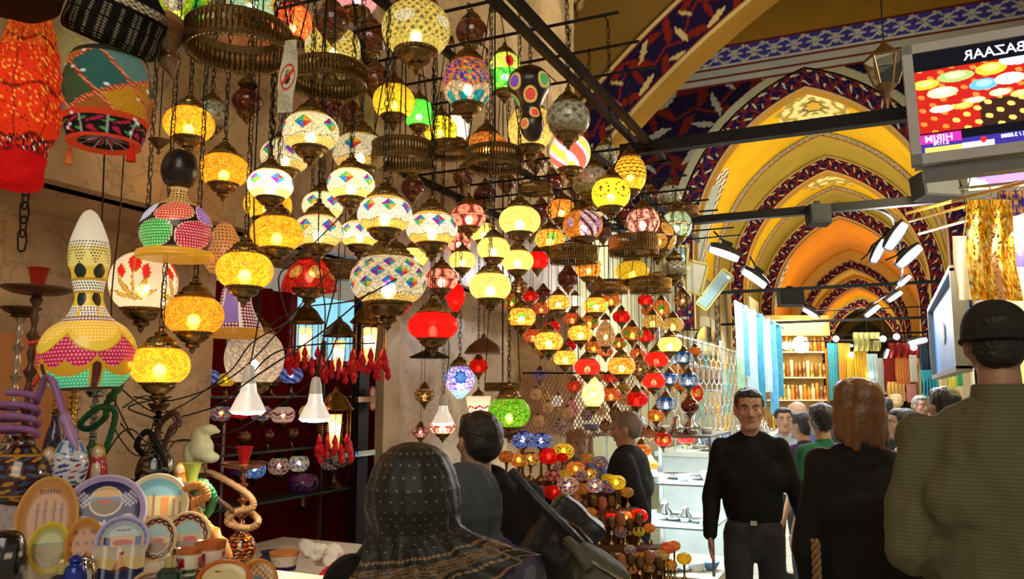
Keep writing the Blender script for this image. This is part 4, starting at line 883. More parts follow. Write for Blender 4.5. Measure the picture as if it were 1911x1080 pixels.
# television
def television():
    TL, TR, BL = W(1681, 92, 3.08), W(1980, 40, 2.88), W(1703, 311, 3.02)
    ux = (TR - TL).normalized(); uz = (TL - BL); uz = (uz - ux * uz.dot(ux)).normalized(); uy = uz.cross(ux); h = (TL - BL).length; wd = h * 1.62
    c = TL + ux * wd / 2 - uz * h / 2 + uy * .0; M = Matrix((ux, uy, uz)).transposed().to_4x4(); t = thing('television', 'grey flat television showing lanterns on screen, hung from the street beam', 'television', c); t.matrix_world = Matrix.Translation(c) @ M
    bz = .035; mb = MB(); bb = h * .085
    mb.box((0, 0, h / 2 - bz / 2), (wd, .05, bz)); mb.box((0, 0, -h / 2 + bb / 2), (wd, .05, bb)); mb.box((-wd / 2 + bz / 2, 0, 0), (bz, .05, h)); mb.box((wd / 2 - bz / 2, 0, 0), (bz, .05, h)); obj('bezel', mb, silver, t)
    obj('housing', MB().box((0, .055, -.01), (wd * .96, .08, h * .94)), mat('dark_grey_plastic', (.12, .11, .1), .5), t); obj('under_tray', MB().box((.0, .04, -h / 2 - .03), (wd * .9, .07, .045)), mat('dark_grey_plastic', (.1, .1, .1), .5), t)
    sw, sh = wd - 2 * bz, h - bz - bb; nx, nz = 300, 190; u = np.linspace(0, 1, nx); v = np.linspace(0, 1, nz); U, V = np.meshgrid(u, v, indexing='ij')
    c = np.zeros(U.shape + (3,)); c[:] = (.004, .004, .006); pic = (V > .2) & (V < .82); c[pic] = (.35, .012, .008)
    nzv = np.sin(U * 60) * np.sin(V * 47 + U * 20); c[pic & (nzv > .55)] = (.8, .18, .03); c[pic & (V < .45) & (U > .3)] = (.03, .012, .008); c[pic & (V < .45) & (nzv > .5) & (U > .15)] = (.9, .5, .1)
    random.seed(4); pal = [(1, .4, .03), (.9, .75, .5), (.1, .35, .8), (.3, .4, .12), (1, .55, .1), (.9, .6, .3), (1, .9, .7), (.8, .12, .05), (.5, .7, .7)]
    lam = [(.05, .68, .07, .05, 0), (.2, .72, .09, .055, 3), (.13, .58, .075, .055, 5), (.37, .74, .075, .06, 0), (.5, .8, .09, .06, 8), (.33, .6, .07, .055, 2), (.45, .62, .07, .055, 6), (.57, .6, .06, .05, 4), (.65, .72, .07, .06, 7), (.76, .62, .08, .06, 1), (.86, .72, .08, .06, 0), (.4, .5, .05, .035, 5), (.5, .46, .055, .035, 4), (.62, .48, .06, .035, 5), (.28, .46, .05, .03, 5), (.12, .42, .06, .035, 6), (.22, .42, .05, .03, 0), (.73, .47, .06, .035, 0), (.9, .5, .07, .05, 6)]
    for a, b, rx, rz, k in lam:
        m = pic & (((U - a) / rx) ** 2 + ((V - b) / rz) ** 2 < 1); c[m] = pal[k]; m = pic & (((U - a) / rx * 1.8) ** 2 + ((V - b - rz * .2) / rz * 1.8) ** 2 < 1); c[m] = np.minimum(1, np.array(pal[k]) * 1.6 + .12)
    bar = V < .11; c[bar] = (.03, .02, .2); c[bar & (U > .02) & (U < .2) & (V < .055)] = (1, .5, .1); c[bar & (U > .2) & (U < .35) & (V < .06)] = (.8, .8, 1); c[(V < .18) & (V > .09) & (U > .0) & (U < .2)] = (.7, .02, .3); c[bar & (np.hypot((U - .3) * 2.0, V - .07) < .03)] = (.8, .02, .02)
    so = obj('screen', MB().grid(np.stack([(U - .5) * sw, np.full(U.shape, -.012), (V - .5) * sh + (bb - bz) / 2], -1), c), amat('tv_screen', 1.0, emit=1.3, coat=0), t, smooth=False)
    wt = emat('screen_lettering', (.75, .85, 1), 1.2)
    def txt(s, x, z, size, m=wt):
        cu = bpy.data.curves.new('lettering', 'FONT'); cu.body = s; cu.size = size; cu.align_x = 'CENTER'; cu.align_y = 'CENTER'; cu.materials.append(m); cu.offset = .0006
        q = bpy.data.objects.new('q', cu); C.objects.link(q); me = bpy.data.meshes.new_from_object(q.evaluated_get(bpy.context.evaluated_depsgraph_get())); bpy.data.objects.remove(q)
        if not me.materials: me.materials.append(m)
        o = bpy.data.objects.new('lettering', me); C.objects.link(o); o.parent = so; o.location = ((x - .5) * sw, -.0145, (z - .5) * sh + (bb - bz) / 2); o.rotation_euler = (R(90), 0, 0); o.scale = (-1, 1, 1)
    txt('THE GRAND BAZAAR', .62, .9, .052); txt('KAPALI\u00c7AR\u015eI', .76, .265, .046); txt('BURADA', .9, .2, .028); txt('DISCIPLINE / 3.8888', .5, .075, .019); txt('3.1178', .1, .085, .019); txt('8.18', .93, .1, .024); txt('HIRIM', .09, .135, .036, emat('screen_lettering_white', (1, .8, .9), 1))
    obj('wall_mount', MB().box((-wd * .1, .16, .06), (.1, .2, .12)), iron, t)
    obj('logo_plate', MB().box((.02, -.028, -h / 2 + bb * .5), (.05, .004, .012)), steel, t)
television()
# old street lantern hanging from the crossing ceiling
t = thing('street_lantern', 'dark hexagonal iron and glass street lantern hanging on a long rod beside the television', 'lantern', W(1652, 128, 4.2))
mb = MB(); s6 = .085
mb.lathe([(.001, .16), (.02, .13), (.055, .1), (.105, .055), (.1, .045)], 6); lf = MB().lathe([(.001, -.25), (.008, -.2), (.02, -.13), (.05, -.1), (.055, -.09)], 6); obj('finial', lf, dbrass, t)
obj('lantern_frame', mb, dbrass, t); g = MB().lathe([(.1, .045), (.055, -.09)], 6); obj('glass', g, pane_mat('lantern_glass', (.75, .75, .65), .15) or MATS['lantern_glass'], t, smooth=False)
mb = MB()
for k in range(6): a = 2 * math.pi * k / 6; mb.tube([(math.cos(a) * .102, math.sin(a) * .102, .045), (math.cos(a) * .056, math.sin(a) * .056, -.09)], .005, 5)
obj('glazing_bars', mb, dbrass, t); obj('rod', MB().tube([(0, 0, .15), (0, 0, 9.58 - t.location.z)], .004, 6), iron, t)
# ------------------------------------------------------------------ hanging tassel lamps with red drops
def tassel(px, py, w, dia, label):
    D = F * dia / w; p = W(px, py, D); t = thing('tassel_lamp', label, 'pendant lamp', p, group='brass tassel lamps with red drops')
    obj('dome', fluted('dome', [(.5 * dia, 0, 0), (.52 * dia, .03 * dia, .03), (.46 * dia, .08 * dia, .03), (.38 * dia, .22 * dia, 0), (.3 * dia, .34 * dia, .03), (.2 * dia, .44 * dia, 0), (.1 * dia, .5 * dia, 0), (.05 * dia, .62 * dia, 0), (.001, .64 * dia, 0)], brass, 48), None, t)
    g = MB(); U, V = np.meshgrid(np.arange(24) / 24, np.linspace(0, 1, 12)); r = .19 * dia * (1 - .35 * (1 - V)); th = U * 2 * math.pi; c = full(U, (1, .66, .3)); c[hsh(np.floor(U * 12), np.floor(V * 9)) > .8] = (.7, .2, .05)
    g.grid(np.stack([np.cos(th) * r, np.sin(th) * r, -(1 - V) * .95 * dia - .02], -1), c, wrap=True); obj('glass_tube', g, MATS['lit_plain_glass'], t); obj('bulb', MB().tube([(0, 0, -.3 * dia), (0, 0, -.6 * dia)], .05 * dia, 8), bulb_m, t)
    l = light('lamp_light', 'POINT', (0, 0, 0), 1.6, (1, .72, .4), .02); l.parent = t; l.location = (0, 0, -.45 * dia)
    rd = mat('red_drop_glass', (.85, .01, .03), .08, 0, .1)
    dm = MB(); dm.lathe([(.001, -.05), (.011, -.04), (.013, -.03), (.009, -.018), (.003, 0), (.001, .002)], 10); dme = dm.mesh('red_drop'); dme.materials.append(rd)
    for k in range(14):
        a = 2 * math.pi * k / 14; ln = (.66, .95, .8)[k % 3] * dia; x, y = math.cos(a) * .44 * dia, math.sin(a) * .44 * dia; m = MB()
        for q in range(int(ln / .011)): m.sphere((x, y, -q * .011 - .005), .0036, 5, 4)
        s_ = obj('bead_strand', m, brass, t)
        for q, dz in enumerate((0, -.035)): obj('red_drop', dme, None, s_, (x * (1 + .1 * q), y * (1 + .1 * q), -ln + dz + .0), scale=1.1)
    mb = MB(); mb.tube([(0, 0, .6 * dia), (0, 0, rack_z(p.y) - p.z)], .002, 5); obj('chain', mb, iron, t); RACKPTS.append((p.x, p.y))
tassel(571, 603, 66, .17, 'brass tassel lamp with red drops, beside the light blue pane'); tassel(633, 628, 60, .17, 'brass tassel lamp with red drops, middle of the upper three'); tassel(691, 603, 72, .17, 'brass tassel lamp with red drops under the wide jewel lantern'); tassel(626, 765, 66, .17, 'lowest brass tassel lamp with red drops, beside the glass clamps')
# reflector bulbs
def reflector(px, py, w, label):
    dia = .1; D = F * dia / w; p = W(px, py, D); t = thing('reflector_bulb', label, 'bulb', p, group='bare reflector bulbs')
    obj('reflector', MB().lathe([(.02, .055), (.024, .03), (.034, .012), (.05, -.022)], 32), mat('frosted_reflector', (.9, .82, .7), .3, .3, emit=.4), t); obj('lens', MB().lathe([(.049, -.022), (.04, -.03), (.001, -.034)], 32), emat('lens_glow', (1, .93, .78), 12, True), t)
    obj('socket', MB().lathe([(.001, .11), (.012, .105), (.018, .08), (.02, .055), (.001, .05)], 20), mat('white_ceramic', (.8, .78, .72), .3), t)
    obj('flex', MB().tube(spline([(0, 0, .1), (.02, .01, .3), (-.01, 0, .6), (0, 0, rack_z(p.y) - p.z)], 30), .0022, 5), cable_m, t); RACKPTS.append((p.x, p.y))
    l = light('lamp_light', 'SPOT', (0, 0, 0), 7, (1, .86, .6), .04); l.parent = t; l.location = (0, 0, -.04)
reflector(463, 752, 66, 'white reflector bulb directly under the crackled globe'); reflector(588, 768, 60, 'white reflector bulb beside the lowest red-drop lamp'); reflector(827, 780, 42, 'white reflector bulb near the violet drop lamp')

q = spline([Vector((.0, y2, 2.98))] + [W(px, py, D) + Vector((0, 0, .05)) for px, py, D in ((1672, 432, 6.3), (1684, 520, 9), (1668, 548, 10), (1627, 574, 11))], 60)
o = obj('lamp_rail', MB().tube(q, .012, 8), iron); tag(o, 'black rail running along the slanting row of floodlights', 'rail')
# ------------------------------------------------------------------ gourd lamps
def gourd(name, label, px, py, D, prof, paint, tilt=(0, 0), nv=380, nu=400, chain=None, rot=0, extra=None, hole=None):
    """painted and pierced gourd; prof (r, z) in metres"""
    p = W(px, py, D); q = interp(prof, nv); U, V = np.meshgrid(np.arange(nu) / nu, np.linspace(0, 1, nv)); th = U * 2 * math.pi
    z = np.repeat(q[:, 1][:, None], nu, 1); r = np.repeat(q[:, 0][:, None], nu, 1); c = paint(U, z, r)
    t = thing(name, label, 'lamp', p, (tilt[0], tilt[1], YAW + rot)); obj('shell', MB().grid(np.stack([np.cos(th) * r, np.sin(th) * r, z], -1), c, wrap=True), amat('gourd_shell', .35, emit=.32, coat=.4), t)
    return t
def beads(U, z, r, c, m, pitch, col, rad=.33):
    """staggered raised dots of one colour inside mask m"""
    if not m.any(): return c
    row = np.floor(z / pitch)
    for k in np.unique(row[m]):
        q = m & (row == k); rm = r[q].mean(); n = max(3, round(2 * math.pi * rm / pitch)); x = np.mod(U[q] * n + .5 * (k % 2), 1) - .5; y = np.mod(z[q] / pitch, 1) - .5; h = np.hypot(x, y) < rad; idx = np.nonzero(q); c[idx[0][h], idx[1][h]] = col
    return c
def paint_big(U, z, r):
    c = np.empty(U.shape + (3,)); c[:] = srgb(225, 190, 60); n = 5; x = np.mod(U * n + .22, 1) - .5; x2 = np.mod(U * n + .72, 1) - .5
    gold_ = srgb(190, 140, 25); c[z > .18] = srgb(245, 238, 205); c[(z > .13) & (z < .185)] = srgb(235, 215, 120)
    m = (z > .135) & (z < .2); c = beads(U, z, r, c, m & (z > .15 - .02 * np.cos(U * 2 * math.pi * 8)), .008, (.03, .02, .02), .3)
    for zc in (.115, .045): m = (np.abs(np.mod(U * 6, 1) - .5) < .33) & (np.abs(z - zc) < .022 * (1 - (np.abs(np.mod(U * 6, 1) - .5) / .36) ** 2)); c[m] = (.012, .02, .012)
    m = (np.abs(z - .08) < .014) ; c[m] = srgb(245, 240, 210); c = beads(U, z, r, c, m, .0075, (.03, .04, .02), .32); c[(np.abs(z - .0955) < .003) | (np.abs(z - .0625) < .003)] = gold_
    m = (z < .025) & (z > -.005) & (np.abs(np.mod(U * 6 + .5, 1) - .5) < .42); c[m] = srgb(245, 240, 210); c = beads(U, z, r, c, m, .0075, (.15, .03, .1), .33)
    c[(np.abs(z + .012) < .0055)] = srgb(90, 10, 40); c = beads(U, z, r, c, np.abs(z + .012) < .0055, .008, (1, .85, .85), .4)
    d = .055 * (1 - (2 * x) ** 2); body = z < -.018
    m = body & (z > -.035 - d * .75); c[m] = srgb(246, 190, 60); c = beads(U, z, r, c, m, .0085, srgb(255, 225, 130), .33)
    m = body & (z < -.05 - .05 * (1 - (2 * x) ** 2)) ; c[m] = gold_
    lim = -.058 - .045 * (1 - (2 * x) ** 2); m = body & (z < lim) & (z > lim - .055 * (1 - (2 * x2) ** 2) - .006); c[m] = srgb(150, 10, 60); c = beads(U, z, r, c, m, .0095, srgb(255, 110, 130), .35)
    low = -.125 - .03 * (1 - (2 * x2) ** 2); m = body & (z < low); c[m] = gold_; m2 = m & (np.abs(x2) < .38) & (z < low - .008); c[m2] = srgb(70, 190, 130); c = beads(U, z, r, c, m2, .008, srgb(150, 240, 190), .33)
    m3 = m & (np.abs(x2) > .43); c[m3] = srgb(70, 25, 10); c[z < -.19] = srgb(60, 40, 20); return c
gourd('gourd_lamp', 'large bottle gourd lamp with yellow, crimson and mint green dotted scallops', 165, 590, 2.15, [(.001, -.197), (.05, -.196), (.085, -.185), (.112, -.15), (.12, -.105), (.115, -.07), (.095, -.035), (.06, -.008), (.043, .02), (.036, .05), (.038, .08), (.048, .12), (.052, .16), (.048, .2), (.034, .245), (.018, .28), (.001, .292)], paint_big, tilt=(0, R(-3)))
def paint_blob(U, z, r):
    c = np.empty(U.shape + (3,)); c[:] = (.012, .006, .008); body = (z < .064) & (z > -.06); n = 5
    lo_ = [srgb(120, 20, 80), srgb(200, 160, 220), srgb(130, 70, 45), srgb(50, 165, 50), srgb(190, 20, 40), srgb(200, 90, 20)]; up_ = [srgb(150, 20, 60), srgb(60, 150, 60), srgb(190, 30, 30), srgb(195, 205, 245), srgb(215, 70, 20), srgb(120, 60, 160)]
    for zc, ph, hh, wx, pal in ((-.026, .0, .036, .46, lo_), (.036, .5, .027, .46, up_)):
        x = np.mod(U * n + ph + .0, 1) - .5; i = np.floor(U * n + ph + .0).astype(int); zz = z - zc - .012 * x
        d = (np.abs(x / wx) ** 2.6 + np.abs(zz / hh) ** 2.6)
        for j, q in enumerate(pal): mm = body & (d < 1) & (i % 6 == j); c[mm] = q; c = beads(U, z, r, c, mm, .0075, np.minimum(1, q * 2 + .45), .3)
        rim = body & (np.abs(d - 1.05) < .1); c[rim & (np.sin(U * 500) > 0)] = (.9, .6, .4)
    c[z < -.06] = srgb(225, 160, 40); c[(z > .062) & (z < .115)] = srgb(215, 165, 90); c = beads(U, z, r, c, (z > .066) & (z < .11), .009, (.03, .02, .02), .3); c[z > .115] = (.008, .004, .004); return c
gourd('gourd_lamp', 'black gourd lamp with green, orange and lilac dotted patches and an orange brim', 330, 428, 2.2, [(.001, -.082), (.09, -.083), (.1, -.075), (.1, -.065), (.085, -.058), (.094, -.03), (.096, 0), (.085, .035), (.06, .062), (.032, .08), (.021, .1), (.024, .115), (.04, .13), (.05, .16), (.046, .19), (.032, .215), (.012, .225), (.001, .226)], paint_blob)
def paint_tan(U, z, r):
    c = np.empty(U.shape + (3,)); c[:] = srgb(222, 150, 80); return beads(U, z, r, c, np.ones(U.shape, bool), .012, (.05, .02, .01), .22)
gourd('gourd_lamp', 'plain tan gourd lamp pierced with small dark holes', 418, 462, 2.7, [(.001, -.09), (.04, -.085), (.058, -.06), (.062, -.02), (.054, .02), (.04, .05), (.025, .075), (.01, .085), (.001, .087)], paint_tan)
def paint_bell(U, z, r):
    c = np.empty(U.shape + (3,)); c[:] = srgb(120, 20, 40); x = np.mod(U * 6, 1) - .5; a = (z + .1) / .2; m = (np.floor(U * 6) % 2 == 0) & (np.abs(x) < .45) & (a > .22); c[m] = srgb(150, 130, 200)
    c = beads(U, z, r, c, ~m, .011, (1, .85, .8), .33); c = beads(U, z, r, c, m, .008, (.25, .1, .4), .3); c[(np.abs(np.abs(x) - .47) < .03)] = (.9, .85, .7); c[a < .14] = srgb(190, 130, 40); return c
gourd('gourd_lamp', 'bell shaped gourd lamp with lilac and crimson dotted panels, behind amber lanterns', 440, 575, 2.75, [(.085, -.098), (.095, -.1), (.098, -.09), (.088, -.06), (.066, -.02), (.052, .02), (.048, .05), (.035, .085), (.012, .1), (.001, .1)], paint_bell)
def paint_circ(U, z, r):
    c = np.empty(U.shape + (3,)); c[:] = (.012, .004, .003)
    pal = [srgb(235, 30, 20), srgb(230, 90, 40), srgb(110, 40, 190), srgb(40, 160, 70)]; k = 0
    for zc, ph, n, hh in ((.068, 0, 4, .03), (.018, .5, 4, .026), (-.04, .1, 3, .02), (-.075, .6, 3, .02)):
        x = (np.mod(U * n + ph, 1) - .5) * 2 * math.pi * r / n; i = np.floor(U * n + ph).astype(int) + k; k += 1; d = np.hypot(x / hh, (z - zc) / hh)
        c[d < 1] = srgb(225, 195, 90); c[(d > .88) & (d < 1) & (np.sin(np.arctan2(z - zc, x) * 40) > 0)] = (.02, .01, .0)
        for j, q in enumerate(pal): m = (d < .68) & (i % 4 == j); c[m] = q; c = beads(U, z, r, c, m, .0065, np.minimum(1, q + .3), .28)
    return c
gourd('gourd_lamp', 'tall black gourd lamp with red, orange and purple dotted circles', 990, 195, 2.75, [(.001, -.13), (.02, -.125), (.036, -.1), (.042, -.07), (.036, -.04), (.034, -.015), (.052, .02), (.072, .055), (.074, .08), (.06, .11), (.035, .128), (.001, .135)], paint_circ, tilt=(0, R(-4)))
# ------------------------------------------------------------------ cloth and skin lampshades at the top of the picture
def cloth_lamp(label, px, py, D, rings, paint, group=None, rz=0, nv=120, nu=120, wr=.006, name='cloth_lantern', m=None, tilt=(0, 0)):
    q = interp([(a, z) for a, z in rings], nv); U, V = np.meshgrid(np.arange(nu) / nu, np.linspace(0, 1, nv)); th = U * 2 * math.pi; r = np.repeat(q[:, 0][:, None], nu, 1); z = np.repeat(q[:, 1][:, None], nu, 1)
    c = paint(U, z, r); r = r * (1 + wr / .05 * .12 * np.sin(th * 6 + z * 30) ) + wr * np.sin(z * 120) * np.sin(th * 5)
    t = thing(name, label, 'lantern', W(px, py, D), (tilt[0], tilt[1], YAW + rz)); obj('shade', MB().grid(np.stack([np.cos(th) * r, np.sin(th) * r, z], -1), c, wrap=True), m or amat('backlit_cloth', .8, emit=.3, bump=(.8, 70)), t)
    zt = rack_z(t.location.y) - t.location.z; mb = MB(); mb.tube([(0, 0, max(z_ for a, z_ in rings) - .005), (0, 0, zt)], .0025, 5); obj('cord', mb, cable_m, t); return t
def p_red(U, z, r):
    c = np.empty(U.shape + (3,)); c[:] = (.78, .035, .006); c[z > .12] = (.85, .09, .01)
    for k in range(7): m = np.abs(np.mod(U * 7 + .04 * np.sin(z * 30), 1) - .5) < .03; c[m] = (.35, .01, .004)
    for zc in (-.1, .02, .14): c[np.abs(z - zc - .01 * np.sin(U * 30)) < .004] = (.2, .01, .003)
    s_ = np.sin(U * 90 + 6 * np.sin(z * 60)) * np.sin(z * 210 + 5 * np.sin(U * 40)); c[(s_ > .75) & (z > -.06)] = (.95, .45, .05); c[(s_ < -.86)] = (.16, .02, .01)
    c[z < -.115] = (.5, .004, .004); m = (z < -.095) & (z > -.13) & (s_ > 0); c[m] = (.03, .01, .01); c[(z < -.095) & (z > -.13) & (s_ > .85)] = (.9, .8, .6); return c
t = cloth_lamp('tall scarlet embroidered cloth lantern, largest, at the top corner', 48, 190, 1.9, [(.001, .31), (.02, .3), (.04, .22), (.066, .1), (.077, .02), (.074, -.06), (.055, -.11), (.05, -.16), (.045, -.205), (.02, -.215), (.001, -.216)], p_red, wr=.003)
light('lamp_light', 'POINT', t.location + Vector((0, 0, 0)), .5, (1, .4, .15), .03)
def p_patch(U, z, r):
    c = np.empty(U.shape + (3,)); k = np.floor(U * 6 + z * 9 + .35).astype(int); j = np.floor((z - U * .3) * 8).astype(int)
    pal = np.array([(.06, .1, .04), (.62, .28, .015), (.035, .13, .1), (.55, .2, .02), (.12, .24, .2), (.4, .12, .02)]); c[:] = pal[(k * 2 + j) % 6]
    e = (np.abs(np.mod(U * 6 + z * 9 + .35, 1) - .5) > .45) | (np.abs(np.mod((z - U * .3) * 8, 1) - .5) > .455); c[e] = (.55, .04, .01); c[e & (np.sin(z * 600 + U * 300) > .5)] = (.85, .4, .15)
    low = z < -.055; c[low] = (.012, .01, .008); s_ = np.sin(U * 60 + np.sin(z * 120) * 3) * np.sin(z * 150); c[low & (s_ > .55)] = (.55, .02, .06); c[low & (s_ < -.75)] = (.1, .35, .08); c[low & (np.abs(np.mod(U * 9, 1) - .5) < .04)] = (.5, .4, .4)
    c[np.abs(z + .055) < .006] = (.7, .06, .015); c[z < -.105] = (.7, .06, .015); c[z > .1] = (.05, .04, .02)
    c[hsh(np.floor(U * 60), np.floor(z * 160)) > .985] = (.9, .95, .95); c = c * .7; return c
t = cloth_lamp('patchwork cloth lantern of green, orange and blue faces with small tassels', 200, 190, 2.0, [(.001, .13), (.05, .128), (.085, .11), (.098, .07), (.104, .02), (.1, -.04), (.09, -.085), (.082, -.108), (.079, -.111), (.01, -.09), (.001, -.09)], p_patch, wr=.002)
for a, col in ((math.pi, (.9, .35, .08)), (-.3, (.8, .03, .01))):
    x, y = math.cos(a) * .084, math.sin(a) * .084; obj('tassel', MB().lathe([(.001, 0), (.006, -.004), (.004, -.012), (.008, -.02), (.012, -.045), (.001, -.046)], 10, (x, y, -.115)), mat('tassel_' + ('orange' if a > 1 else 'red'), col, .9), t)
light('lamp_light', 'POINT', t.location + Vector((0, 0, -.02)), .5, (1, .6, .25), .03)
def p_fringe(U, z, r):
    c = np.empty(U.shape + (3,)); c[:] = (.008, .007, .006); m = (np.abs(np.mod(U * 70, 1) - .5) < .12) & (np.sin(z * 900) > .1) & (z < .03); c[m] = (.4, .35, .22)
    b = (z > .035) & (z < .055); c[b] = (.12, .1, .05); c[b & (np.sin(U * 220) * np.sin(z * 500) > 0)] = (.7, .6, .4); return c
cloth_lamp('black lampshade with a long beaded fringe and a silvery braid', 218, 38, 2.0, [(.001, .12), (.04, .115), (.07, .09), (.105, .05), (.112, .04), (.112, .0), (.108, -.06), (.06, -.064), (.001, -.065)], p_fringe, name='fringed_lampshade', m=PC, tilt=(R(10), R(22)), wr=.002)
cloth_lamp('dark brown folded cloth lamp above the scarlet lantern', 30, -10, 1.8, [(.001, .08), (.05, .075), (.09, .03), (.085, -.02), (.04, -.045), (.001, -.05)], lambda U, z, r: np.ones(U.shape + (3,)) * (.05, .02, .01), m=PC, wr=.004)
t = cloth_lamp('brown glass lamp base with brass finial under the green globe', 312, 95, 2.1, [(.001, .1), (.04, .095), (.062, .06), (.05, .02), (.025, -.01), (.03, -.03), (.012, -.06), (.001, -.085)], lambda U, z, r: np.where((np.sin(z * 90 + U * 12) > 0)[..., None], np.array((.22, .08, .03)), np.array((.3, .16, .06))) * 1.0, name='glass_lamp', m=PG, wr=.0, tilt=(0, R(-15)))
# card with a red crossed circle
t = thing('notice_card', 'curled white card with a red no-touching symbol, hanging by the big ring', 'sign', W(537, 142, 1.85), (0, R(3), YAW))
U, V = np.meshgrid(np.linspace(-1, 1, 60), np.linspace(-1, 1, 160), indexing='ij'); wd = .019 * (1 - .25 * np.abs(V) ** 3 * (V > 0)); c = np.empty(U.shape + (3,)); c[:] = (.62, .6, .42)
r = np.hypot(U / .8, (V + .02) / .42); c[(r < 1) & (r > .84)] = (.7, .04, .02); c[(np.abs(U * .5 - (V + .02) * .9) < .08) & (r < .9)] = (.7, .04, .02); hnd = (np.hypot(U / .3, (V + .1) / .16) < 1) | ((np.abs(np.mod(U * 7, 1) - .5) < .3) & (np.abs(U) < .3) & (V > -.02) & (V < .2)); c[hnd & (r < .82)] = np.where((c[..., 1] < .1)[..., None], c, (.03, .03, .03))[hnd & (r < .82)]
Pn = np.stack([U * wd, .008 * np.sin(V * 4 + U), V * .085], -1); mb = MB().grid(Pn, c); mb.grid(Pn + np.array([0, .0015, 0]), np.ones(c.shape) * (.6, .58, .4)); obj('card', mb, PC, t); obj('string', MB().tube([(0, 0, .084), (0, 0, ZU - t.location.z)], .001, 4), cable_m, t)
# chain with hook hanging before the marble wall
t = obj('hanging_chain', chain_mb(.9, .05, .003), iron, None, W(40, 462, 2.2)); tag(t, 'bare iron chain hanging under the scarlet cloth lantern', 'chain')
# ------------------------------------------------------------------ display counter in three steps
cnt = thing('display_counter', 'stepped counter under the plates covered with a white cloth', 'counter', (-1.9, 1.6, 0))
clothw = mat('white_cloth', (.62, .56, .48), .85, 0, .2, 6, bump=.3)
CT = (1.17, 1.25, 1.36)
def step(x0, x1, y0, y1, z0, z1): return MB().box(((x0 + x1) / 2 + 1.9, (y0 + y1) / 2 - 1.6, (z0 + z1) / 2), (x1 - x0, y1 - y0, z1 - z0))
obj('lower_step', step(-1.95, -1.3, .55, 1.85, 0, CT[0]), clothw, cnt); obj('middle_step', step(-2.25, -1.95, .45, 1.95, 0, CT[1]), clothw, cnt); obj('upper_step', step(-2.78, -2.25, .4, 2.1, 0, CT[2]), mat('dark_cloth', (.03, .02, .02), .9), cnt)
obj('low_shelf', step(-2.78, -1.9, 2.1, 3.3, 0, .95), clothw, cnt)
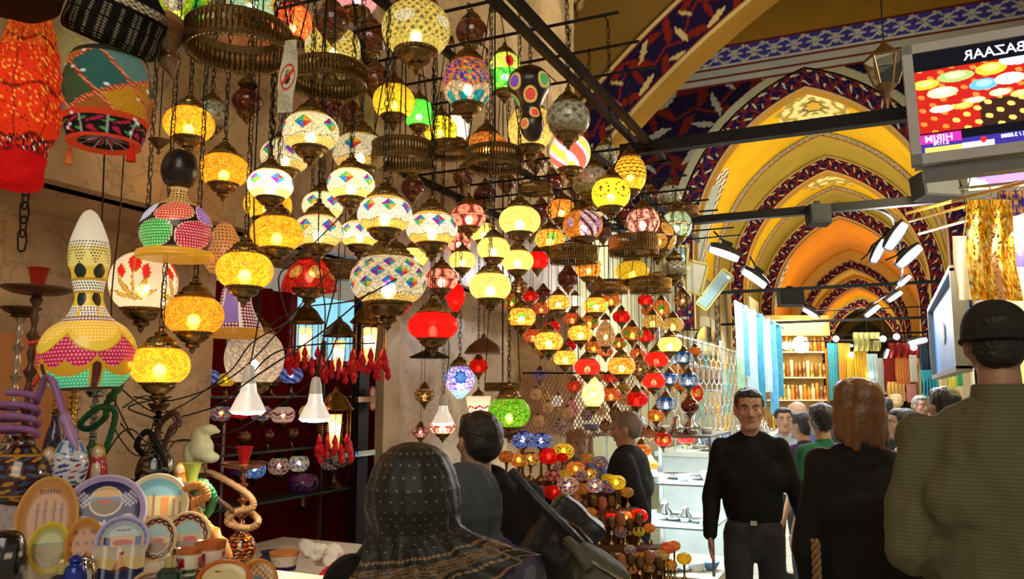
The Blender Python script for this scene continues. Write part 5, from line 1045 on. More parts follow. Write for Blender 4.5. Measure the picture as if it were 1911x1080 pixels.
# ------------------------------------------------------------------ souvenir plates
def scene_paint(kind):
    def f(x, y, r):
        c = np.empty(x.shape + (3,))
        if kind == 'tan':
            c[:] = srgb(214, 160, 84)
            for cx in (-.35, -.1, .2, .45): c[(np.abs(x - cx) < .045) & (y > -.5) & (y < .5 - abs(cx) * .3)] = srgb(160, 100, 40); c[(np.abs(x - cx) < .08) & (np.abs(y - .2) < .03)] = srgb(150, 95, 40)
            c[(np.hypot((x - .05) / .4, (y + .3) / .2) < 1)] = srgb(190, 130, 60); c[(y < -.45) & (np.sin(x * 30) * np.sin(y * 30) > 0)] = srgb(240, 200, 130); c[(np.abs(y - .66) < .06) & (np.abs(x) < .35) & (np.sin(x * 60) > -.2)] = srgb(140, 80, 30)
        elif kind == 'blue':
            c[:] = srgb(36, 34, 120); c[(r > .86)] = srgb(205, 190, 225); d = np.hypot(x, (y - .3)) ; c[d < .42] = srgb(240, 225, 190); m = d < .37; c[m] = srgb(120, 170, 215); c[m & (y > .42)] = srgb(245, 200, 110); c[m & (y < .3)] = srgb(150, 130, 50); c[m & (np.hypot(x / .22, (y - .3) / .07) < 1)] = srgb(215, 60, 30)
            for sx in (-1, 1):
                d2 = np.hypot(x - sx * .55, y + .35); c[d2 < .27] = srgb(235, 220, 230); c[d2 < .22] = srgb(245, 190, 60)
                m = (np.hypot((x - sx * .6), (y - .35)) < .22) & (r < .84); c[m] = srgb(225, 220, 240); c[m & (np.sin(x * 50) * np.sin(y * 50) > .2)] = srgb(40, 40, 110)
            d3 = np.hypot(x, y + .4); th = np.arctan2(y + .4, x); c[d3 < .15 + .04 * np.cos(8 * th)] = srgb(225, 220, 240); c[d3 < .06] = srgb(200, 60, 60)
        elif kind == 'sky':
            c[:] = srgb(150, 200, 215); c[y < .3] = srgb(235, 215, 150); c[y < -.35] = srgb(205, 165, 90)
            for cx, h in ((-.4, .25), (-.1, .4), (.55, .2), (.75, .1)): c[(np.abs(x - cx) < .04) & (y > -.5) & (y < h)] = srgb(190, 140, 70)
            c[(np.abs(x - .25) < .13) & (y > -.5) & (y < .25)] = srgb(240, 170, 60); c[r > .88] = srgb(238, 225, 190)
        elif kind == 'bluerim':
            c[:] = srgb(225, 195, 130); c[(y > .2)] = srgb(200, 215, 215); c[np.hypot(x / .4, (y + .1) / .14) < 1] = srgb(210, 40, 25); c[(np.abs(np.abs(x) - .6) < .12) & (np.abs(y + .05) < .2)] = srgb(30, 60, 180); c[(y < -.35)] = srgb(140, 150, 60); c[(np.abs(y - .45) < .05) & (np.abs(x) < .3) & (np.sin(x * 70) > -.3)] = srgb(50, 40, 80)
            c[r > .84] = srgb(190, 185, 225); c[(r > .84) & (np.sin(np.arctan2(y, x) * 50) > .2)] = srgb(110, 110, 190)
        elif kind == 'darkrim':
            c[:] = srgb(225, 200, 140); c[y > .1] = srgb(170, 205, 205); c[np.hypot((x - .1) / .3, (y + .12) / .14) < 1] = srgb(205, 50, 30); c[(y < -.2)] = srgb(170, 130, 60); rim = r > .66; c[rim] = srgb(60, 18, 20); th = np.arctan2(y, x)
            c[rim & (np.sin(th * 14) * np.cos((r - .82) * 30) > .3)] = srgb(225, 190, 140); c[rim & (np.sin(th * 14 + 1.6) > .8)] = srgb(190, 40, 30); c[(np.abs(r - .68) < .02) | (r > .97)] = srgb(230, 200, 150)
        elif kind == 'yellow':
            c[:] = srgb(150, 170, 80); c[y > .2] = srgb(205, 205, 130); c[(y < .1) & (np.sin(x * 24) * np.sin(y * 24) > 0)] = srgb(205, 150, 60); c[r > .88] = srgb(225, 200, 60)
        elif kind == 'relief':
            c[:] = srgb(212, 150, 60); c[(np.sin(y * 16) > .3) & (r < .8) & (np.sin(x * 14 + y * 5) > -.3)] = srgb(165, 100, 30)
        elif kind == 'brassp': c[:] = srgb(150, 105, 60); c[r > .85] = srgb(205, 170, 120); c[(np.sin(x * 18) * np.sin(y * 14) > .4) & (r < .8)] = srgb(110, 70, 35)
        elif kind == 'orangerim': c[:] = srgb(240, 225, 175); c[r > .86] = srgb(205, 110, 40); c[(np.hypot((x + .25) / .14, (y - .45) / .05) < 1)] = srgb(200, 50, 30)
        elif kind == 'gem': c[:] = srgb(170, 120, 50); c[np.sin(x * 20) * np.sin(y * 20) > .1] = srgb(235, 190, 90); c[r > .85] = srgb(210, 130, 40); c[np.hypot(x, y) < .3] = srgb(100, 120, 120)
        return c
    return f
def plate(px, py, w, h, D, kind, label, lean=18, oval=1.0, seg=120, rings=60, yaw=0):
    R_ = w / 2 / F * D; ov = (h / w); rr = np.linspace(0, 1, rings); th = np.linspace(0, 2 * math.pi, seg, endpoint=False); Rg, T = np.meshgrid(rr, th, indexing='ij'); x = Rg * np.cos(T); y = Rg * np.sin(T)
    c = scene_paint(kind)(x, y, Rg) ** 1.35 * .85; dep = .10 * R_ * np.clip((Rg - .6) / .4, 0, 1) ** 1.5; mb = MB(); mb.grid(np.stack([x * R_, -dep, y * R_ * ov], -1), c, wrap=True)
    mb.grid(np.stack([x * R_, -dep + .006 + .004 * (1 - Rg), y * R_ * ov], -1)[::-1], np.ones(c.shape) * srgb(190, 160, 120), wrap=True)
    k = np.linspace(0, 2 * math.pi, seg, endpoint=False); mb.tube([(math.cos(a) * R_, -.1 * R_ + .003, math.sin(a) * R_ * ov) for a in k], .0042, 6, True, col=tuple(scene_paint(kind)(np.array([[0.0]]), np.array([[-.99]]), np.array([[.99]]))[0, 0]))
    p = W(px, py, D); o = obj('souvenir_plate', mb, amat('plate_glaze', .3, coat=.15), None, p, (R(-lean), 0, YAW * 1.0 + R(27) * .8 + R(yaw))); tag(o, label, 'plate', 'souvenir plates'); 
    return o
plate(88, 968, 100, 152, 2.02, 'tan', 'tall oval tan plate with carved minarets, beside the blue medallion plate'); plate(5, 958, 100, 150, 2.05, 'brassp', 'brown oval relief plate cut off by the picture edge')
plate(196, 955, 140, 132, 2.1, 'blue', 'large navy plate with a round town medallion and lilac rim'); plate(292, 942, 108, 112, 2.2, 'sky', 'pale blue plate with minarets and an orange arch, behind the dark rimmed pair')
plate(92, 1022, 66, 88, 1.86, 'yellow', 'small oval yellow-green rimmed plate before the tall tan one'); plate(157, 1018, 62, 98, 1.88, 'relief', 'narrow oval terracotta relief plate beside the yellow-green one'); plate(229, 1008, 88, 84, 1.9, 'bluerim', 'round lilac rimmed plate with a red tram picture')
plate(292, 1005, 66, 80, 1.97, 'darkrim', 'smaller dark flowered rim plate with mosque picture'); plate(350, 1000, 76, 86, 2.04, 'darkrim', 'larger dark flowered rim plate beside the orange hose mouthpiece')
plate(25, 1045, 46, 110, 1.8, 'sky', 'narrow leaning dish with pale edge beside the black vase', yaw=35)
plate(285, 1092, 78, 52, 1.8, 'brassp', 'dark reddish rimmed plate at the very bottom edge', lean=35); plate(350, 1092, 74, 66, 1.82, 'darkrim', 'flowered rim plate at the bottom edge between two plain ones', lean=35); plate(418, 1080, 92, 68, 1.84, 'orangerim', 'cream plate with orange rim and a small red mark', lean=35); plate(482, 1084, 66, 78, 1.9, 'gem', 'golden patterned plate with orange rim at the bottom', lean=30)
plate(470, 1003, 1, 1, 2.2, 'gem', 'x') if False else None
# tile with a sailing boat
U, V = np.meshgrid(np.linspace(-1, 1, 90), np.linspace(-1, 1, 70), indexing='ij'); c = np.empty(U.shape + (3,)); c[:] = srgb(235, 210, 150); c[V > .3] = srgb(225, 215, 190); c[V < -.35] = srgb(30, 50, 110); m = (np.abs(U - .05) < (.5 - V) * .32) & (V > -.4) & (V < .45); c[m] = srgb(200, 140, 60); c[m & (U > .05)] = srgb(230, 185, 100); c[(np.abs(U - .05) < .35) & (np.abs(V + .42) < .09)] = srgb(120, 60, 25); c[(V > .42) & (V < .6) & (U > .0) & (U < .18)] = srgb(190, 30, 30)
c[(V > .85)] = srgb(205, 205, 190); c = c ** 1.3 * .85; D = 1.8; sx, sz = 90 / 2 / F * D, 62 / 2 / F * D; mb = MB(); Y_ = .004 * np.cos(U * 6); mb.grid(np.stack([U * sx, Y_, V * sz + .003 * np.sin(U * 7)], -1), c); mb.grid(np.stack([U * sx, Y_ + .006, V * sz + .003 * np.sin(U * 7)], -1)[::-1], np.ones(c.shape) * srgb(200, 180, 150))
o = obj('boat_tile', mb, amat('plate_glaze', .3, coat=.15), None, W(220, 1050, D), (R(-20), 0, YAW + R(18))); tag(o, 'rectangular ceramic tile picture of a sailing boat on dark blue sea', 'tile')
# small souvenirs
def lathe_thing(name, label, cat, px, py, D, prof, m, col=None, n=32, group=None, cols=None, sx=1, sy=1, rot=(0, 0, 0)):
    mb = MB().lathe(interp(prof, 40), n, col=col, sx=sx, sy=sy)
    if cols: z = np.array([v[2] for v in mb.v]); th = np.arctan2([v[1] for v in mb.v], [v[0] for v in mb.v]); mb.c = [tuple(q) for q in cols(z, th)]
    o = obj(name, mb, m, None, W(px, py, D), rot); tag(o, label, cat, group); return o
def stripes(pal, zs):
    def f(z, th):
        c = np.empty((len(z), 3)); c[:] = pal[0]
        for i, (a, b) in enumerate(zs): c[(z >= a) & (z < b)] = pal[(i + 1) % len(pal)]
        return c
    return f
cream_c = np.array(srgb(235, 225, 200)); redc = srgb(180, 25, 25)
def p_cup(z, th):
    c = np.empty((len(z), 3)); c[:] = cream_c; c[(np.abs(z) < .012) & (np.sin(th * 3) > .3)] = redc; c[(z > .018)] = srgb(190, 100, 30); c[(np.abs(z + .02) < .005)] = srgb(40, 80, 50); return c
cup = [(.001, -.03), (.016, -.03), (.02, -.02), (.026, 0), (.028, .02), (.029, .028), (.025, .027), (.02, .0), (.001, -.02)]
lathe_thing('coffee_cup', 'small white cup with red tulips beside the dark rimmed plates', 'cup', 352, 1047, 1.82, cup, PG, cols=p_cup, n=48); lathe_thing('coffee_cup', 'orange rimmed flowered cup nearer the patterned hookah base', 'cup', 392, 1038, 1.9, [(r * 1.25, z * 1.25) for r, z in cup], PG, cols=p_cup, n=48)
for px, py, D, l, bc in ((118, 1052, 1.74, 'glass snow globe on a dark base below the yellow plate', srgb(40, 40, 60)), (318, 1040, 1.78, 'glass snow globe on a green base beside the tulip cup', srgb(20, 60, 40))):
    t = thing('snow_globe', l, 'snow globe', W(px, py, D)); obj('base', MB().lathe([(.001, -.05), (.028, -.05), (.027, -.03), (.018, -.022), (.001, -.02)], 28, col=bc), PG, t); obj('glass_ball', MB().sphere((0, 0, 0), .025, 24, 16), MATS['pane'], t)
    mb = MB(); mb.lathe([(.012, -.02), (.012, -.008), (.008, -.001), (.001, .004)], 16, col=srgb(200, 170, 90)); mb.tube([(-.014, 0, -.02), (-.014, 0, .006)], .0015, 6, col=srgb(220, 210, 180)); mb.tube([(.014, 0, -.02), (.014, 0, .006)], .0015, 6, col=srgb(220, 210, 180)); obj('tiny_mosque', mb, P, t)
def p_dark(z, th): c = np.ones((len(z), 3)) * (.008, .008, .01); c[(np.abs(z - .005) < .006) & (np.sin(th * 12) > 0)] = (.6, .55, .4); return c
lathe_thing('black_vase', 'glossy black vase with a thin silver band at the picture edge', 'vase', 8, 1035, 1.75, [(.001, -.09), (.03, -.09), (.045, -.04), (.045, 0), (.035, .04), (.02, .05), (.001, .05)], PG, cols=p_dark, n=60)
lathe_thing('glass_jar', 'small glittering glass jar near the lilac rimmed plate', 'jar', 160, 1066, 1.76, [(.001, -.035), (.02, -.034), (.024, -.01), (.018, .015), (.01, .02), (.015, .03), (.001, .04)], chrome)
lathe_thing('glass_jar', 'blue glass jar standing before the terracotta relief plate', 'jar', 140, 1070, 1.72, [(.001, -.035), (.02, -.034), (.024, -.01), (.018, .015), (.01, .02), (.015, .03), (.001, .04)], mat('blue_glass', (.02, .04, .3), .1, .2))
# nesting dolls
def doll(px, py, D, col, label, s_=1):
    def f(z, th):
        c = np.empty((len(z), 3)); c[:] = col; face = (np.hypot(th + math.pi / 2, (z / s_ - .035) / .02) < .8); c[face] = srgb(240, 205, 170); c[(z / s_ > .02) & ~face] = srgb(220, 170, 40); c[(z / s_ < .005) & (np.abs(th + math.pi / 2) < .5)] = srgb(240, 220, 190); return c
    lathe_thing('nesting_doll', label, 'doll', px, py, D, [(.001, -.05 * s_), (.022 * s_, -.048 * s_), (.027 * s_, -.015 * s_), (.02 * s_, .012 * s_), (.019 * s_, .035 * s_), (.012 * s_, .05 * s_), (.001, .056 * s_)], PG, cols=f, n=48, rot=(0, 0, YAW + .3))
doll(90, 872, 2.15, srgb(215, 150, 40), 'yellow painted nesting doll beside the blue and white hookah'); doll(182, 866, 2.25, srgb(205, 60, 70), 'pink painted nesting doll behind the pale blue plate'); doll(335, 892, 2.3, srgb(190, 120, 30), 'orange nesting doll behind the green hookah bowl', .8)
# ------------------------------------------------------------------ hookahs
def hookah(px, D, label, y_cup, y_tray, y_body, y_bot, trayw, bodyw, stem_m, body_paint, cup_m, tray_m, hoses=(), lean=0):
    """pixel rows give heights; all parts turn about one axis"""
    p = W(px, y_bot, D); k = D / F; t = thing('hookah', label, 'hookah', p); H_ = lambda y: (y_bot - y) * k; bw = bodyw / 2 * k
    if y_cup is not None:
        zc = H_(y_cup); zt = H_(y_tray); r = trayw / 2 * k; t.rotation_euler = (0, lean, YAW) if lean else (0, 0, 0); IM = t.rotation_euler.to_matrix().inverted()
        obj('tobacco_bowl', MB().lathe([(.001, zt), (.012, zt), (.014, zt + .01), (.026, zc), (.029, zc + .003), (.022, zc), (.001, zc - .01)], 32), cup_m, t)
        obj('ash_tray', MB().lathe(interp([(.001, zt - .012), (.02, zt - .012), (r * .7, zt - .006), (r, zt + .006), (r * .98, zt + .01), (r * .65, zt - .001), (.001, zt - .002)], 30), 44), tray_m, t)
        zb = H_(y_body); n = 8; pr = [(.014, zb - .01)]
        for i in range(n): z = zb + (zt - zb) * (i + .5) / n; pr += [(.007, z - (zt - zb) / n * .4), (.017 if i % 2 else .012, z), (.007, z + (zt - zb) / n * .35)]
        pr += [(.012, zt - .01), (.001, zt - .008)]; obj('stem', MB().lathe(pr, 24), stem_m, t)
    zb = H_(y_body); pr = interp([(.001, 0), (bw * .75, .003), (bw * .98, .28 * zb), (bw, .42 * zb), (bw * .8, .66 * zb), (bw * .42, .84 * zb), (bw * .34, .95 * zb), (bw * .4, zb), (.001, zb + .001)], 70); U, V = np.meshgrid(np.arange(90) / 90, np.linspace(0, 1, 70)); th = U * 2 * math.pi; r = np.repeat(pr[:, 0][:, None], 90, 1); z = np.repeat(pr[:, 1][:, None], 90, 1)
    obj('water_base', MB().grid(np.stack([np.cos(th) * r, np.sin(th) * r, z], -1), body_paint(U, z / zb), wrap=True), PG, t)
    for pts, rad, m, mp in hoses:
        w3 = [IM @ (W(x, y, D + d) - p) for x, y, d in pts]; q = spline(w3, 14 * len(pts)); rr = [rad * (1 + .1 * math.sin(i * 2.2)) for i in range(len(q))]; h = obj('hose', MB().tube(q, rr, 10), m, t)
        if mp: e = [w3[-1], w3[-1] + (w3[-1] - w3[-2]).normalized() * .1]; obj('mouthpiece', MB().tube([e[0].lerp(e[1], f) for f in (0, .1, .3, .5, .7, .85, 1)], [rad * 1.3, rad * 1.7, rad * 1.1, rad * 1.6, rad * 1.2, rad * .9, rad * .4], 12), mp, h)
    return t
def bp(base, a, b, n=6):
    def f(U, v): c = full(U, base); s_ = np.sin(U * 2 * math.pi * n + 3 * np.sin(v * 14)) * np.sin(v * 26); c[s_ > .5] = a; c[s_ < -.6] = b; c[(np.abs(v - .72) < .015) | (np.abs(v - .12) < .015)] = a; return c
    return f
def bp_china(U, v):
    c = full(U, srgb(225, 230, 235)); c[(v > .8)] = srgb(40, 60, 170); c[(v > .82) & (np.sin(U * 60 + v * 40) > .3)] = srgb(200, 215, 240); c[(v > .6) & (v < .78) & (np.sin(U * 44) > 0)] = srgb(80, 130, 190); s_ = np.sin(U * 25 + 4 * np.sin(v * 12)) * np.sin(v * 30); c[(v < .6) & (s_ > .45)] = srgb(50, 70, 150); c[(v < .5) & (s_ < -.75)] = srgb(170, 30, 40); return c
purple = mat('lilac_hose', (.33, .13, .34), .5, bump=.4); grn = mat('green_hose', (.02, .2, .08), .4); tanh = mat('tan_hose', (.42, .22, .09), .5); brh = mat('brown_hose', (.09, .04, .03), .4)
hookah(34, 2.1, 'tall dark carved hookah with a red bowl and lilac coiled hose', 497, 540, 815, 935, 125, 104, wood, bp(srgb(60, 25, 30), srgb(190, 140, 50), srgb(60, 90, 130)), redp, wood,
       [([(34 + 36 * math.cos(a), 812 - 11 * a / 3.14 - 8 * math.sin(a), -.05 * math.sin(a)) for a in np.linspace(0, 21, 46)], .0085, purple, None), ([(72, 740, -.02), (92, 700, -.06), (120, 775, -.1)], .009, purple, mat('lilac_mouthpiece', (.4, .22, .45), .35)), ([(52, 640, 0), (98, 640, .02), (80, 690, 0), (60, 720, -.03)], .006, redp, None)], lean=R(.8))
hookah(14, 2.25, 'clear glass hookah with metal bowl behind the carved one', 590, 578, 800, 900, 70, 50, mat('clear_crystal', (.5, .4, .3), .1, .6), bp((.1, .06, .04), (.4, .3, .2), (.05, .03, .02)), dbrass, dbrass)
hookah(128, 2.15, 'blue and white ceramic hookah with a golden stem', 720, 715, 802, 905, 30, 62, gold, bp_china, gold, gold)
hookah(168, 2.4, 'green glass hookah wrapped in a thick green hose', 720, 735, 815, 900, 40, 36, silver, bp((.01, .08, .04), (.02, .2, .1), (.0, .03, .02)), dbrass, chrome, [([(150, 840, 0), (185, 850, -.04), (200, 830, -.04), (215, 770, -.03), (185, 760, -.05), (150, 790, -.03), (165, 800, .02), (195, 780, -.04), (198, 755, -.04), (205, 745, -.05)], .009, grn, grn)])
hookah(95, 2.5, 'dark blue glass hookah in the shadow behind the lilac hose', 690, 700, 770, 905, 36, 40, gold, bp((.01, .01, .04), (.05, .06, .2), (.005, .005, .02)), dbrass, dbrass)
hookah(352, 2.3, 'small hookah with a pale green ceramic bowl', 868, 905, 930, 1000, 60, 44, dbrass, bp((.02, .15, .1), (.3, .2, .1), (.02, .05, .04)), mat('green_ceramic', (.35, .4, .06), .25), white, [([(352, 930, 0), (375, 900, -.04), (398, 925, -.05), (385, 960, -.03), (365, 950, 0)], .011, grn, None), ([(362, 940, 0), (345, 915, -.05), (375, 905, -.08), (385, 925, -.08), (362, 945, -.06), (395, 990, -.1)], .012, mat('orange_wood', (.62, .25, .06), .35), mat('orange_wood', (.62, .25, .06), .35))])
hookah(448, 2.55, 'hookah with a red bowl, wide copper tray and tan coiled hose', 838, 872, 985, 1046, 86, 56, mat('copper', (.5, .22, .12), .25, .9), bp(srgb(50, 20, 12), srgb(225, 150, 60), srgb(190, 60, 30), 8), mat('bright_red_ceramic', (.7, .02, .02), .25), mat('copper', (.5, .22, .12), .25, .9),
       [([(380, 895, -.05), (378, 885, -.05), (400, 885, -.05), (460, 920, -.05), (472, 945, -.05), (440, 955, -.05), (425, 975, -.05), (465, 985, -.05), (482, 970, -.05), (455, 950, .03), (425, 960, .03), (445, 985, .0)], .0105, tanh, None), ([(380, 895, -.05), (400, 925, -.06), (425, 945, -.06), (440, 960, -.05)], .008, wood, None)])
hookah(288, 2.35, 'black hookah with looping black arms before the orange wall', 745, 760, 820, 915, 40, 70, iron, bp((.01, .008, .01), (.2, .12, .05), (.0, .0, .0)), dbrass, dbrass, [([(300, 850, 0), (320, 800, -.04), (335, 790, -.04), (325, 770, -.03), (300, 790, 0), (290, 830, 0)], .009, brh, None), ([(270, 850, 0), (255, 830, -.03), (275, 805, -.03), (300, 840, -.05), (310, 870, -.05)], .008, iron, None)])
# white parrot shaped ornament
t = thing('bird_ornament', 'white and pale yellow bird shaped glass ornament above the green bowl', 'ornament', W(375, 835, 2.5), (0, 0, YAW))
mb = MB()
for a in (((0, 0, 0), (.04, .03, .04)), ((-.005, 0, .03), (.03, .025, .035)), ((.02, 0, .055), (.03, .022, .018)), ((.045, 0, .05), (.014, .01, .008)), ((-.035, 0, -.015), (.02, .02, .04)), ((.03, 0, -.03), (.03, .02, .018))): mb.sphere(a[0], a[1], 16, 10)
me = remesh('bird_body', mb, .004, 3); me.materials.append(mat('milky_glass', (.9, .9, .5), .2, 0, .3, 14)); obj('bird_body', me, None, t); obj('foot', MB().lathe([(.012, -.05), (.02, -.075), (.045, -.085), (.001, -.086)], 24), dbrass, t)
# ------------------------------------------------------------------ glass shelves with small lamps
gsh = thing('glass_shelf_unit', 'metal framed glass shelves against the red curtain', 'shelf', (-3.1, 3.0, 0))
SD = 3.5
def shz(py, D): return CZ + (735 - py) / F * D
sh = []
for py, xa, xb in ((742, 395, 668), (846, 420, 668), (730, 330, 450), (936, 600, 668)):
    a, b = W(xa, py, 3.75), W(xb, py, 3.75); z = (a.z + b.z) / 2; y0, y1 = WPl(xa, py, 0, -3.0)[1], WPl(xb, py, 0, -3.0)[1]; sh.append(z)
for z in (1.645, 1.36, 1.1): obj('shelf', MB().box((0, .35 - .0, z), (.3, 1.75, .012)), mat('shelf_glass_edge', (.06, .12, .1), .1, .3), gsh)
for y in (-.5, .35, 1.2):
    obj('upright', MB().box((-.16, y, 1.0), (.02, .02, 2.0)), steel, gsh)
def slamp(px, w, style, z, low='stand', hr=.72, label='', up=True, xw=-3.06):
    """small display lamp standing on (or hanging under) the shelf whose top is at height z"""
    p = WPl(px, 800, 0, xw); D = (p - Vector((0, 0, CZ))).dot(FW); dia = w / F * D
    zz = z + dia * (hr * .5 + .52) if up else z - dia * (hr * .5 + .35); p = Vector((p.x, p.y, zz)); d = FW.dot(p - Vector((0, 0, CZ))); 
    t = thing('display_lamp', label or '', 'lamp', p, (0, 0, random.uniform(0, 6))); obj('globe', globe_mesh(style, hr, 'globe', False), None, t, scale=dia)
    if up: obj('stand', STANDS, None, t, (0, 0, -dia * hr * .5 + dia * .02), scale=dia)
    else: obj('cap', CAPS, None, t, (0, 0, dia * hr * .5 - dia * .03), scale=dia); obj('cup', CUPS, None, t, (0, 0, -dia * hr * .5 + dia * .03), scale=dia)
    if STY[style][3]: obj('bulb', bulbs_me, None, t, (0, 0, 0), scale=dia * .8)
    px2 = 955.5 + F * (p - Vector((0, 0, CZ))).dot(RT) / d; py2 = 540 - F * (p - Vector((0, 0, CZ))).dot(UP) / d; LANT.append((t, px2, py2, w, style, label or None, 'on a glass shelf')); return t
for px, w, st in ((411, 40, 'brm'), (447, 36, 'r'), (486, 40, 'brm'), (527, 45, 'zr'), (577, 40, 'cream')): slamp(px, w, st, 1.64, up=False)
for px, w, st in ((446, 34, 'pu'), (478, 42, 'blit'), (523, 40, 'fc'), (560, 38, 'sb'), (619, 40, 'fc'), (650, 32, 'or')): slamp(px, w, st, 1.355, up=False, hr=.8)
for px, w, st in ((352, 34, 'grn'), (385, 40, 'bsw'), (418, 34, 'yel'), (462, 30, 'br'), (503, 34, 'br'), (540, 44, 'bsw')): slamp(px, w, st, 1.651, hr=.7)
for px, w, st in ((625, 62, 'bwm'), (569, 58, 'pu')): slamp(px, w, st, 1.106 if w > 60 else 1.0, hr=.66)
for px, w, st in ((455, 28, 'br'), (500, 26, 'mar'), (545, 26, 'br'), (600, 28, 'br'), (640, 26, 'mar')): slamp(px, w, st, 1.366, hr=.8)
# counter goods by the curtain
lathe_thing('drum', 'small drum with purple and white painted bands and a tan top', 'drum', 530, 1052, 3.0, [(.001, -.08), (.05, -.08), (.042, -.04), (.045, 0), (.055, .04), (.055, .045), (.001, .046)], PC, n=48, cols=stripes([srgb(230, 215, 195), srgb(90, 30, 110), srgb(60, 20, 90), srgb(215, 140, 70)], [(-.06, -.045), (-.02, -.005), (.035, .06)]))
mb = MB()
for i in range(9): mb.sphere((.05 * math.cos(i * 1.3), .03 * math.sin(i * 1.7), .012 * (i % 4)), (.03, .018, .045), 16, 10, M=Matrix.Rotation(i * .7, 4, 'Y'))
me = remesh('shell', mb, .004, 1, wr=(.008, 30, 1)); me.materials.append(mat('white_shell', (.85, .8, .68), .5)); o = obj('white_conch', me, None, None, W(598, 1040, 3.0)); tag(o, 'pile of folded white shell-like ornaments beside the drum', 'ornament')
mb = MB(); U, V = np.meshgrid(np.linspace(0, 1, 30), np.linspace(0, 1, 20), indexing='ij'); mb.grid(np.stack([U * .35, V * .3, .03 * np.sin(U * 14) * np.sin(V * 9) + .03], -1)); mb.grid(np.stack([U * .35, V * .3, .03 * np.sin(U * 14) * np.sin(V * 9) + .02], -1)[::-1]); o = obj('red_cloth', mb, mat('red_cloth', (.6, .01, .015), .8), None, W(590, 1092, 2.9), (0, 0, YAW)); tag(o, 'rumpled bright red cloth on the counter beside the shells', 'cloth')
lathe_thing('ceramic_frog', 'small green and turquoise ceramic figure beside the patterned hookah base', 'figurine', 468, 1040, 2.95, [(.001, -.04), (.02, -.038), (.025, -.01), (.012, .01), (.018, .03), (.001, .045)], mat('green_figure', (.3, .42, .05), .3)); lathe_thing('copper_pot', 'dark round pot with brass bands behind the green figure', 'pot', 503, 1050, 3.1, [(.001, -.05), (.04, -.045), (.055, 0), (.03, .03), (.035, .045), (.001, .046)], mat('navy_pot', (.03, .04, .12), .25))
# orange wall panel and light blue pane behind the counter
struct('wall_niche', MB().box((-2.76, 1.45, 1.62), (.02, 1.2, .5)), mat('orange_plaster', (.62, .27, .1), .8))
t = WPl(612, 600, 0, -3.44); o = obj('light_panel', MB().box((-3.44, t[1], 2.1), (.02, .62, .42)), emat('pale_blue_panel', (.25, .62, .78), .9)); tag(o, 'pale blue lit panel high behind the tassel lamps', 'panel')
# cables across the shop
random.seed(11)
CB = [[(200, 700), (300, 770), (420, 700), (470, 640), (540, 600)], [(330, 780), (430, 745), (520, 655), (700, 640)], [(250, 740), (330, 745), (450, 690), (560, 570), (620, 500)], [(300, 825), (420, 810), (530, 750), (600, 690), (640, 600)], [(210, 740), (260, 830), (300, 790), (240, 760), (320, 740)], [(190, 860), (240, 800), (300, 850), (340, 820), (460, 840)], [(220, 720), (215, 800), (260, 850), (290, 780)], [(500, 610), (560, 575), (660, 560), (740, 520)], [(400, 760), (480, 700), (600, 620), (690, 545)], [(195, 280), (190, 420), (186, 520), (200, 700)], [(232, 280), (222, 420), (208, 560), (215, 700)], [(540, 600), (520, 520), (560, 480), (640, 400)], [(230, 760), (280, 740), (330, 800), (270, 830), (225, 790)], [(575, 790), (590, 700), (610, 600), (640, 480)]]
for i, c_ in enumerate(CB):
    o = obj('loose_cable', MB().tube(spline([W(x, y, 2.45 + .25 * math.sin(i * 2 + k)) for k, (x, y) in enumerate(c_)], 60), .0024, 6), cable_m); tag(o, 'thin black cable looping between the lanterns and the shop shelves', 'cable', 'loose black cables in the lamp shop')
# ------------------------------------------------------------------ table lamps on the stepped stand
ROWS = [(4.9, [(945, 852, 30, 'o'), (968, 858, 34, 'o'), (990, 856, 34, 'ac'), (1024, 851, 40, 'r'), (975, 820, 44, 'bl'), (1010, 822, 40, 'bl'), (1052, 842, 40, 'da')]),
        (4.75, [(1074, 874, 36, 'o'), (1097, 884, 34, 'ac'), (1055, 885, 26, 'yel'), (1120, 862, 30, 'brm')]), (4.65, [(1034, 918, 36, 'r'), (1060, 906, 44, 'fc'), (1086, 912, 28, 'o'), (1110, 906, 34, 'brm'), (1134, 908, 32, 'brm'), (1150, 900, 36, 'da')]),
        (4.5, [(1076, 972, 34, 'grn'), (1098, 982, 32, 'or'), (1118, 974, 28, 'yel'), (1141, 970, 34, 'r'), (1166, 966, 34, 'o'), (1192, 962, 34, 'r')]), (4.35, [(1153, 1040, 26, 'fc'), (1176, 1056, 36, 'o'), (1196, 1040, 30, 'o'), (1215, 1036, 28, 'fc'), (1236, 1034, 28, 'cream'), (1246, 1022, 28, 'or'), (1258, 1018, 24, 'o')])]
random.seed(31)
for D_, it in ROWS:
    x0, x1 = min(q[0] for q in it) - 8, max(q[0] for q in it) + 8; ym = sum(q[1] for q in it[:4]) / 4
    for _ in range(300):
        x, y, w_ = random.uniform(x0, x1 + 14), ym + random.uniform(-24, 18), random.uniform(22, 30)
        if all(math.hypot(x - q[0], y - q[1]) > (w_ + q[2]) * .44 for q in it): it.append((x, y, w_, random.choice(['o', 'r', 'or', 'og', 'ac', 'fc', 'yel', 'pk'])))
st = thing('stepped_stand', 'dark stepped stand crowded with small glowing table lamps', 'stand', W(1100, 1080, 4.7) * 1.0); st.location.z = 0; st.rotation_euler = (0, 0, YAW)
